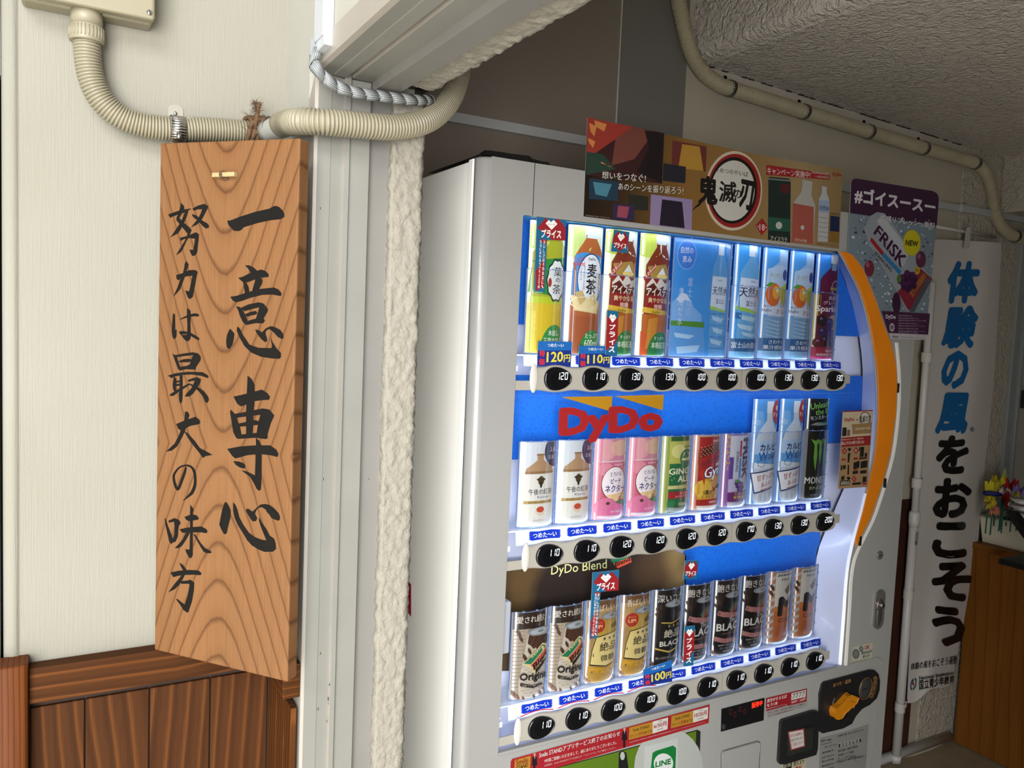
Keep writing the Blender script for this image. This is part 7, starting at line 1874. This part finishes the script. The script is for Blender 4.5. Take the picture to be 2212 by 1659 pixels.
placard('service_notice', 'long red and yellow notice strip below the lowest button bar', 'notice', [z9(158, 1592), z9(1638, 1183), z9(1630, 1322), z9(140, 1760)], 0.0016, notice, 0.0003)
def lucky(s):
    T = z10
    s.poly([T(674, 1136), T(980, 1063), T(978, 1160), T(836, 1194), T(820, 1180), T(673, 1216)], '#a51f2a'); s.text('数字がそろえば', T(684, 1144), T(830, 1106), T(829, 1134), T(682, 1172), '#f0e4de', .03); s.text('もう1本', T(682, 1178), T(762, 1158), T(761, 1184), T(681, 1204), '#f0e4de', .03)
    s.poly([T(864, 1100), T(972, 1074), T(970, 1126), T(862, 1152)], '#e2ddd6'); s.text('7777', T(872, 1106), T(966, 1083), T(964, 1118), T(870, 1142), '#3a3430', -.01); s.text('100円・120円', T(864, 1158), T(968, 1133), T(967, 1152), T(863, 1178), '#f0e4de', .02)
    s.poly([T(676, 1222), T(822, 1182), T(820, 1194), T(675, 1234)], '#a51f2a'); s.text('当たった時は、30秒以内に飲料でランプ(緑)が', T(692, 1240), T(958, 1172), T(957, 1186), T(691, 1255), '#7a1c22', .01); s.text('おいている商品をお選び下さい。', T(692, 1262), T(880, 1214), T(879, 1226), T(691, 1276), '#7a1c22', .01)
placard('lucky_number_sticker', 'red and white lucky number sticker right of the black sales display', 'sticker', [z10(670, 1134), z10(984, 1060), z10(980, 1196), z10(690, 1285), z10(670, 1240)], 0.0003, lucky, 0.0002, back='#a5a4a0')
def coinok(s):
    T = z10
    s.poly([T(1318, 750), T(1477, 715), T(1468, 838), T(1310, 866)], '#bdb98c'); s.poly([T(1323, 755), T(1472, 722), T(1464, 832), T(1315, 860)], '#c9c8b8')
    s.ell(*T(1346, 806), 7.5, 10.5, '#5c5e58', 20); s.ell(*T(1346, 806), 5.5, 8, '#84867e', 20); s.ell(*T(1386, 768), 4.6, 6.6, '#6b6d66', 18); s.ell(*T(1386, 768), 3, 4.6, '#8f918a', 18)
    s.text('OK', T(1412, 744), T(1450, 736), T(1448, 766), T(1410, 774), '#a82c34', .04); s.text('新旧500円', T(1390, 788), T(1466, 772), T(1464, 796), T(1388, 812), '#2c3024', .03); s.text('使えます', T(1398, 816), T(1454, 803), T(1452, 824), T(1396, 838), '#1c1e18', .03)
placard('coin_sticker', 'small pale yellow coin sticker reading OK below the lock handle', 'sticker', [z10(1318, 750), z10(1477, 715), z10(1468, 838), z10(1310, 866)], 0.0003, coinok, 0.0002)
def wet(s):
    T = z10
    s.poly([T(838, 1386), T(960, 1362), T(968, 1498), T(860, 1528)], '#a52c34'); s.poly([T(846, 1392), T(953, 1371), T(960, 1492), T(867, 1518)], '#ded9d2')
    for i, (t_, c) in enumerate((('ぬれた紙幣は', '#a51f2a'), ('詰まりやすいので', '#26201e'), ('ご注意ください', '#a51f2a'))): s.text(t_, T(856 + 4 * i, 1408 + 34 * i), T(945 + 4 * i, 1388 + 32 * i), T(946 + 4 * i, 1408 + 32 * i), T(858 + 4 * i, 1430 + 34 * i), c, .02)
placard('banknote_warning', 'tilted white warning sticker with red edge on the black banknote slot', 'sticker', [z10(838, 1386), z10(960, 1362), z10(968, 1498), z10(860, 1528)], 0.0105, wet, 0.0003)
def newnote(s):
    T = z10
    s.poly([T(792, 1640), T(812, 1606), T(974, 1564), T(966, 1760), T(790, 1800)], '#c9c09c'); s.text('新・旧1000円札', T(884, 1592), T(968, 1570), T(967, 1582), T(883, 1604), '#2a241c', .01); s.text('使えます', T(880, 1610), T(964, 1590), T(962, 1626), T(878, 1646), '#1c1814', .03); s.text('OK', T(890, 1650), T(946, 1636), T(944, 1680), T(888, 1694), '#a51f2a', .04)
    s.poly([T(806, 1622), T(868, 1606), T(862, 1700), T(800, 1716)], '#2c2824'); s.text('旧 OK', T(812, 1626), T(862, 1612), T(860, 1646), T(808, 1660), '#d8d0bc', .04)
placard('banknote_sticker', 'cream sticker reading OK under the banknote slot', 'sticker', [z10(792, 1640), z10(812, 1606), z10(974, 1564), z10(966, 1760), z10(790, 1800)], 0.0003, newnote, 0.0002)
def contact(s):
    T = z10
    s.poly([T(1076, 1432), T(1250, 1390), T(1442, 1330), T(1425, 1600), T(1400, 1800), T(1060, 1880)], '#989691'); k = -0.255
    def ln(t_, x0, y0, x1, h, c='#3a3836', bo=.01): s.text(t_, T(x0, y0), T(x1, y0 + (x1 - x0) * k), T(x1, y0 + (x1 - x0) * k + h), T(x0, y0 + h), c, bo)
    ln('自動販売機に関するお問い合わせ', 1212, 1412, 1405, 17, '#2a2826', .02); ln('DyDo', 1082, 1450, 1118, 20, '#2a2826', .06); ln('Asahi', 1128, 1442, 1162, 17, '#2a2826', .04); s.quad(T(1082, 1484), T(1165, 1463), T(1165, 1466), T(1082, 1487), '#2a2826')
    ln('故障・お問い合わせの際には、下記管理番号をお知らせ下さい', 1112, 1498, 1398, 12); s.quad(T(1208, 1468), T(1396, 1420), T(1394, 1462), T(1206, 1512), '#8f8d88'); s.quad(T(1210, 1471), T(1394, 1424), T(1392, 1459), T(1208, 1508), '#a5a39d')
    for i, ch in enumerate('1525691'): ln(ch, 1216 + 26 * i, 1480 - 6.6 * i, 1228 + 26 * i, 24, '#24211f', .02)
    ln('管理番号', 1092, 1540, 1180, 13); ln('お問い合わせ先', 1090, 1576, 1180, 13); ln('0120-147-453', 1212, 1524, 1356, 18, '#2a2826', .02); ln('9:00〜17:00', 1212, 1556, 1330, 17, '#2a2826', .02); ln('受付時間', 1090, 1606, 1180, 12)
    ln('(土・日・祝日を除く)', 1210, 1584, 1330, 11); ln('ダイドードリンコ株式会社', 1205, 1598, 1352, 13, '#2a2826', .02); ln('管理会社 千葉県千葉市若葉区', 1088, 1640, 1400, 13); ln('設置場所', 1088, 1668, 1180, 13); s.quad(T(1334, 1592), T(1418, 1568), T(1416, 1584), T(1332, 1608), '#5c5a56'); s.quad(T(1336, 1594), T(1416, 1571), T(1414, 1582), T(1334, 1605), '#a5a39d')
placard('contact_label', 'pale label with handwritten numbers and small print at the lower right', 'label', [z10(1076, 1432), z10(1250, 1390), z10(1442, 1330), z10(1425, 1600), z10(1400, 1800), z10(1060, 1880)], 0.0003, contact, 0.0002)
# ---- red reflective sticker on the side of the cabinet
t = thing('side_sticker', 'small dark red sticker on the left side of the machine cabinet', 'sticker', at(884, 1290, 'x', 0.6))
P = [at(x, y, 'x', 0.5995) for x, y in ((860, 1240), (878, 1250), (888, 1263), (888, 1332), (878, 1318), (860, 1300))]
b = B(); b.plate([P], (-0.0004, 0, 0)); b.build('sticker_face', paint('#8a1220'), t)
# ================================================================ banner, pole, cabinet and what stands on it
YP0, YP1 = 1.715, 1.745
POLEM = mat('banner_pole_white', '#c0bdb9', 0.4)
pf = at(1936, 1640, 'y', 1.72)
def pole_pt(y, off=0.0):
    # pole leans a little: follow it down the photograph, depth nearly constant
    X = {690: 2008, 760: 1997, 1240: 1965.5, 1640: 1935}
    ks = sorted(X)
    for a, c in zip(ks, ks[1:]):
        if a <= y <= c or c == ks[-1]: x = X[a] + (X[c] - X[a]) * (y - a) / (c - a); 
        if a <= y <= c: break
    return at(x + off, y, 'y', 1.72)
foot = at(1935, 1645, 'z', 0.012)
top = at(2014, 610, 'y', 1.745)
t = thing('banner_pole', 'white telescopic pole standing in front of the banner', 'pole', (foot[0], foot[1], 0.0))
def along(q): return foot.lerp(top, q)
def q_of(py):  # parameter at a photo row
    lo, hi = 0.0, 1.0
    for _ in range(30):
        m_ = (lo + hi) / 2; p = along(m_) - EYE
        y = 829.5 + FPX * (CX[1] * p[0] + CY[1] * p[1] + CZ[1] * p[2]) / (CX[2] * p[0] + CY[2] * p[1] + CZ[2] * p[2])
        if y > py: lo = m_
        else: hi = m_
    return (lo + hi) / 2
b = B(); b.tube([foot, along(q_of(1120))], 0.0155, 18); b.build('lower_tube', POLEM, t)
b = B(); b.tube([along(q_of(1140)), top], 0.0125, 18); b.build('upper_tube', POLEM, t)
b = B(); b.tube([along(q_of(y)) for y in (1138, 1128, 1112, 1106, 1104)], [0.0158, 0.019, 0.0195, 0.018, 0.0128], 18); b.build('locking_collar', POLEM, t)
b = B(); b.tube([along(q_of(1648)), along(q_of(1630))], 0.018, 18); b.build('foot_cap', POLEM, t)
s_ = Sheet(lambda x, y, l: along(q_of(y)) + Vector(((x - 0.5) * 0.018, -0.0157 - l, 0)))
s_.rect(0, 1146, 1, 1175, '#9a9894'); s_.rect(.05, 1166, .6, 1174, '#55534f'); 
for i in range(4): s_.rect(.1, 1149 + 4 * i, .8, 1150.2 + 4 * i, '#66635f')
s_.build('pole_label', t)
# crossbar along the top
zc = at(2080, 500, 'y', 1.77)[2]
b = B(); b.tube([at(1990, 484, 'y', 1.77), at(2150, 512, 'y', 1.77)], 0.006, 12); b.build('crossbar', POLEM, t)

CLOTH = mat('banner_cloth', '#c0bab5', 0.85); _c = CLOTH
LE = [(505, 2016), (600, 2012), (760, 2003), (900, 1992), (1000, 1984), (1100, 1976), (1240, 1971), (1400, 1966), (1519, 1960)]
RE = [(505, 2152), (525, 2164), (700, 2155), (850, 2145), (1000, 2128), (1040, 2124), (1170, 2113), (1249, 2098), (1350, 2081), (1447, 2060), (1473, 2057)]
def interp(T, y):
    for (a, xa), (c, xc) in zip(T, T[1:]):
        if y <= c or (c, xc) == T[-1]:
            q = max(0.0, min(1.0, (y - a) / (c - a))); return xa + (xc - xa) * q
def banner_px(u, v):
    yl = 516 + (1519 - 516) * v; yr = 524 + (1472 - 524) * v
    xl, xr = interp(LE, yl), interp(RE, yr)
    x = xl + (xr - xl) * u; y = yl + (yr - yl) * u
    if v > 0.96: y += 5 * math.sin(u * 9)
    return x, y
def depth(u, v): return 1.762 + 0.010 * math.sin(u * 5.0 + v * 2.0) + 0.0015 * math.sin(u * 13 + v * 5) + 0.008 * math.sin(v * 9 + u * 2) * (0.3 + v * 0.4)
def banner(u, v, l=0.0):
    x, y = banner_px(u, v); p = at(x, y, 'y', depth(u, v)); p[1] -= l; return p
t = thing('street_banner', 'tall white cloth banner with blue and black brush-style lettering on its pole', 'banner', banner(0.5, 1.0))
b = B(); b.grid(lambda u, v: banner(u, v), 22, 60); b.build('cloth', CLOTH, t)
b = B(); b.grid(lambda u, v: banner(0.0 + 0.10 * u, 0.002 + v * 0.99, -0.0022), 2, 40); b.build('sleeve', CLOTH, t)
# lettering: positions read off the photograph, laid on the cloth
def inv(x, y):
    v = (y - 520) / (1500 - 520)
    for _ in range(6):
        yl = 516 + 1003 * v; yr = 524 + 948 * v; xl, xr = interp(LE, yl), interp(RE, yr); u = (x - xl) / (xr - xl)
        v = (y - (516 * (1 - u) + 524 * u)) / (1003 * (1 - u) + 948 * u)
    return u, v
def bfn(x, y, l):
    u, v = inv(x, y); p = at(x, y, 'y', depth(u, v)); p[1] -= 0.004 + l; return p
s = Sheet(bfn)
BLU, BLK = '#0a5a94', '#0b0b0c'
for ch, x0, y0, x1, y1, c, sh in (('体', 2044, 564, 2113, 656, BLU, 6), ('験', 2037, 660, 2108, 753, BLU, 8), ('の', 2032, 757, 2090, 841, BLU, 6), ('風', 2024, 848, 2092, 938, BLU, 8),
                              ('を', 2020, 940, 2090, 1024, BLK, 6), ('お', 2014, 1032, 2096, 1119, BLK, 4), ('こ', 2012, 1127, 2088, 1206, BLK, 3), ('そ', 2010, 1213, 2098, 1299, BLK, 0), ('う', 2012, 1308, 2082, 1396, BLK, -8)):
    s.text(ch, (x0 + sh, y0), (x1 + sh, y0), (x1 - sh, y1), (x0 - sh, y1), c, 0.062)
s.ring(2098, 927, 4.5, 5, .2, BLU, 18); s.text('R', (2096, 924), (2100, 924), (2100, 930), (2096, 930), BLU)
s.text('体験の風をおこそう運動', (1966, 1432), (2066, 1414), (2064, 1433), (1964, 1447), '#1c1a19', .02)
s.text('National Institution', (1983, 1460), (2058, 1448), (2057, 1456), (1983, 1468), '#1c1a19', .03); s.text('国立青少年教育', (1983, 1468), (2060, 1457), (2058, 1474), (1983, 1490), '#1c1a19', .03)
s.ring(1970, 1478, 5.5, 13, .35, '#1f3f66', 20, 0.2, 100, 260); s.ring(1971, 1476, 6, 14, .35, '#1f5c3c', 20, 0.2, -80, 80); s.ell(1970, 1476, 2, 4, '#8f1f24', 12)
s.build('lettering', t)
for y in (772, 1043, 1284, 1527):
    b = B(); c = along(q_of(y)); d = (top - foot).normalized()
    b.tube([c - d * 0.017, c + d * 0.017], 0.0178, 16, False); e = c + Vector((0.014, 0.004, 0)); b.hexa([e + Vector(q) for q in ((0, -.002, -.014), (.028, -.002, -.012), (.028, .0, -.012), (0, 0, -.014), (0, -.002, .014), (.028, -.002, .012), (.028, 0, .012), (0, 0, .014))])
    b.build('pole_loop', CLOTH, t)
b = B(); P = [at(x, y, 'y', 1.7525) for x, y in ((2087, 495), (2097, 496), (2094, 536), (2082, 535))]; b.plate([P], (0, 0.001, 0)); b.tube([at(2092, 496, 'y', 1.762), at(2092, 496, 'y', 1.78)], 0.008, 10); b.build('hanging_strap', mat('strap_white', '#b5b1ac', 0.6), t)

# ---- cabinet
CABW = m_wood('cabinet_veneer', '#7c4b1d', '#704117', '#80501f', 3.0, 0.12, 0.0, 7.0, 1, 2, True, 0.05, 0.45, 0.6, 0.02, 0.0004, 0.5)
xc = 3.06; ztop_c = 1.56 - 0.7563; yb2 = 1.775
t = thing('wooden_cabinet', 'brown wood-veneer cabinet standing against the wall at the right edge', 'cabinet', (3.35, 1.3, 0.0))
ys = [yb2, 1.62, 1.46, 1.30, 0.9]
for i in range(4):
    b = B(); b.box(xc, xc + 0.018, ys[i + 1] + 0.0006, ys[i] - 0.0006, 0.005, ztop_c - 0.024); b.build('side_board', CABW, t)
b = B(); b.box(xc - 0.006, 3.75, 0.89, yb2 + 0.005, ztop_c - 0.024, ztop_c); b.build('top_board', m_wood('cabinet_top_veneer', '#74461a', '#5a3311', '#7c4c1f', 5.0, 0.1, 0.0, 8.0, 0, 1, True, 0.0, 0.4, 0.6, 0.02, 0.0004), t, bevel=0.0015)
b = B(); b.box(xc + 0.0185, 3.74, 0.9, yb2, 0.005, ztop_c - 0.0245); b.build('carcass', mat('carcass_brown', '#553213', 0.6), t)

# ---- planter box with craft flowers
bx0 = at(2113, 1165, 'y', 1.70); zt = ztop_c + 0.0005
px0, px1, py0, py1 = 3.085, 3.33, 1.575, 1.765
hb = at(2140, 1110, 'y', 1.64)[2] - ztop_c
PLM = m_plain('cream_planter', '#c9c2ae', 0.4, 0.03)
t = thing('flower_box', 'cream plastic box of paper flowers on the wooden cabinet', 'box', ((px0 + px1) / 2, (py0 + py1) / 2, zt))
z0, z1 = zt, zt + 0.102; e = 0.012
b = B()
o_ = [(px0 + e, py0 + e), (px1 - e, py0 + e), (px1 - e, py1 - e), (px0 + e, py1 - e)]; O = [(px0, py0), (px1, py0), (px1, py1), (px0, py1)]
w = 0.004
I = [(px0 + w, py0 + w), (px1 - w, py0 + w), (px1 - w, py1 - w), (px0 + w, py1 - w)]; i_ = [(px0 + e + w, py0 + e + w), (px1 - e - w, py0 + e + w), (px1 - e - w, py1 - e - w), (px0 + e + w, py1 - e - w)]
b.V += [Vector((x, y, z0)) for x, y in o_] + [Vector((x, y, z1)) for x, y in O] + [Vector((x, y, z1)) for x, y in I] + [Vector((x, y, z0 + w)) for x, y in i_]
for i in range(4):
    j = (i + 1) % 4; b.face([i, j, 4 + j, 4 + i]); b.face([4 + i, 4 + j, 8 + j, 8 + i]); b.face([8 + i, 8 + j, 12 + j, 12 + i])
b.face([3, 2, 1, 0]); b.face([12, 13, 14, 15]); b.build('tub', PLM, t, bevel=0.003)
b = B(); b.tube([(x, y, z1) for x, y in O + O[:1]], 0.0045, 8, False); b.build('rim', PLM, t)
b = B(); b.box(px0 + .01, px1 - .01, py0 + .01, py1 - .01, z0 + 0.06, z0 + 0.085); b.build('filling', mat('dark_filling', '#3a2c34', 0.9), t)
def on_box(px, py, y=1.64): return at(px, py, 'y', y)
def petals(b, c, r, n, cup=0.6, tilt=0.0, w=0.5):
    for k in range(n):
        a = 2 * math.pi * k / n + tilt; d = Vector((math.cos(a), -abs(0.25 * math.sin(a)) - .1, math.sin(a)))
        s_ = Vector((-math.sin(a), 0, math.cos(a))) * r * w; tip = c + d * r + Vector((0, -r * cup * .3, 0)); mid = c + d * r * .55 + Vector((0, -r * cup * .5, 0))
        b.poly([c, mid - s_, tip, mid + s_]); b.sm[-1] = False
def tulip(b, c, r, h):
    for k in range(6):
        a = 2 * math.pi * k / 6; d = Vector((math.cos(a), math.sin(a), 0)); s_ = Vector((-math.sin(a), math.cos(a), 0)) * r * .62
        b.poly([c, c + d * r + s_ + Vector((0, 0, h * .45)), c + d * r * .9 + Vector((0, 0, h)), c + d * r - s_ + Vector((0, 0, h * .45))])
FG = 'paper flowers in the cream box'
GREEN = mat('paper_green', '#1f5c44', 0.8)
FL = [('tulip', 2183, 1050, .026, .05, '#b01822', 'red paper tulip standing highest in the cream box', 1.66), ('tulip', 2157, 1042, .022, .045, '#d2c01c', 'yellow paper tulip beside the blue ribbon', 1.68), ('tulip', 2205, 1062, .026, .04, '#8f78c0', 'lilac paper tulip at the right edge', 1.60),
      ('tulip', 2170, 1064, .018, .03, '#d9c6c6', 'small pale pink paper tulip under the red one', 1.63), ('rose', 2166, 1076, .031, 0, '#a80f18', 'large red paper flower in the middle of the box', 1.62), ('daisy', 2191, 1073, .024, 0, '#cdb91e', 'yellow paper blossom with a white centre', 1.60),
      ('rose', 2171, 1087, .020, 0, '#b4141c', 'small red paper flower with a white centre', 1.60), ('pom', 2137, 1085, .026, 0, '#c9b42c', 'yellow shredded paper pompom at the left of the box', 1.62), ('pom', 2146, 1101, .022, 0, '#c47a5c', 'orange and pink paper tuft low in the box', 1.60),
      ('leafy', 2168, 1020, .024, .075, '#a9ba6c', 'pale green paper leaf behind the tulips', 1.70), ('cone', 2137, 1060, .035, .07, '#c2b51e', 'yellow paper wrap with a blue ribbon at the left', 1.68)]
for kind, x, y, r, h, c, lab, dy in FL:
    p = on_box(x, y, dy); t = thing('paper_flower', lab, 'flower', (p[0], p[1], zt + 0.086), FG); m_ = mat('paper_' + c.strip('#'), c, 0.8)
    b = B()
    if kind == 'tulip': tulip(b, p - Vector((0, 0, h * .4)), r, h)
    elif kind == 'rose':
        petals(b, p, r, 5, .6, .3, .6); petals(b, p + Vector((0, -.006, 0)), r * .6, 5, .6, .9, .6)
    elif kind == 'daisy': petals(b, p, r, 6, .5, .2, .45); petals(b, p, r * .95, 6, .4, .7, .45)
    elif kind == 'pom':
        for k in range(60):
            d = Vector((random.uniform(-1, 1), random.uniform(-1, .3), random.uniform(-.8, 1))).normalized(); b.tube([p, p + d * r * .6, p + d * r + Vector((0, 0, -.004))], [.0022, .002, .0012], 4)
    elif kind == 'leafy':
        for q in (-1, 1): b.poly([p + Vector((0, 0, -h)), p + Vector((q * r, -.004, -h * .3)), p + Vector((q * r * .3, 0, h * .25)), p + Vector((0, .004, -h * .2))])
    else:
        n = 10
        for k in range(n):
            a0, a1 = math.pi + math.pi * k / n, math.pi + math.pi * (k + 1) / n
            b.poly([p + Vector((r * .5 * math.cos(a0), r * .5 * math.sin(a0), -h * .7)), p + Vector((r * .5 * math.cos(a1), r * .5 * math.sin(a1), -h * .7)), p + Vector((r * math.cos(a1), r * math.sin(a1), h * .55 + .012 * (k % 2))), p + Vector((r * math.cos(a0), r * math.sin(a0), h * .55 - .012 * (k % 2)))])
    b.build('petals' if kind not in ('leafy', 'cone') else 'paper', m_, t)
    if kind in ('tulip', 'rose', 'daisy', 'pom'):
        b = B(); b.tube([Vector((p[0], p[1] + .004, zt + 0.084)), p - Vector((0, -.004, h * .4))], .0025, 6); b.build('stem', GREEN, t)
    if kind in ('daisy',) or (kind == 'rose' and r < .03): b = B(); b.dome(p + Vector((0, -.014, 0)), .007, .004, .008, 10, 6); b.build('flower_centre', mat('paper_white', '#d9d6d0', 0.8), t)
    if kind == 'cone':
        b = B(); b.tube([p + Vector((r * 1.02 * math.cos(a), r * 1.02 * math.sin(a) - .001, -.004 + .002 * math.sin(a * 7))) for a in [math.pi + math.pi * i / 12 for i in range(13)]], .009, 6); b.build('ribbon', mat('ribbon_blue', '#10206c', 0.6), t)
# ---- black tray and white dishes at the very edge
t = thing('black_tray_rack', 'black rack of trays partly visible at the right edge on the cabinet', 'rack', (3.32, 1.36, zt))
b = B()
b = B(); c = at(2192, 1165, 'y', 1.5)
b.box(c[0], c[0] + 0.22, 1.44, 1.55, zt, zt + 0.02); b.build('base', SATBLK, t, bevel=0.005)
b = B(); q = [at(x, y, 'y', 1.45) for x, y in ((2193, 1108), (2199, 1104), (2226, 1140), (2240, 1165), (2232, 1172), (2200, 1128))]; b.plate([q], (0, 0.025, 0)); b.build('tilted_tray', SATBLK, t, bevel=0.001)
for k, (x, y, lb) in enumerate(((2206, 1083, 'upper white dish above the black tray at the right edge'), (2206, 1098, 'middle white dish above the black tray at the right edge'), (2208, 1114, 'lower white dish leaning on the black tray at the right edge'))):
    p = at(x + 8, y, 'y', 1.47); t2 = thing('white_dish', lb, 'dish', p, 'white dishes at the right edge')
    b = B(); b.tube([p + Vector((0, 0, -.008)), p + Vector((0, 0, -.006)), p + Vector((0, 0, 0.004)), p + Vector((0, 0, .006)), p + Vector((0, 0, .001))], [.025, .03, .045, .046, .03], 28); b.build('dish', mat('white_ceramic', '#c9c6c2', 0.3), t2)

# ---- thin cord on the floor
t = thing('floor_cord', 'thin pale cord trailing along the floor by the pole foot', 'cord', at(1990, 1626, 'z', 0.004))
P = [at(x, y, 'z', 0.004) for x, y in ((1930, 1648), (1928, 1640), (1942, 1637), (1975, 1630), (2010, 1618), (2035, 1606), (2049, 1596))]
b = B(); b.tube(smooth_path(P, 6), 0.0035, 8); b.build('cord', mat('cord_cream', '#b0a894', 0.6), t)
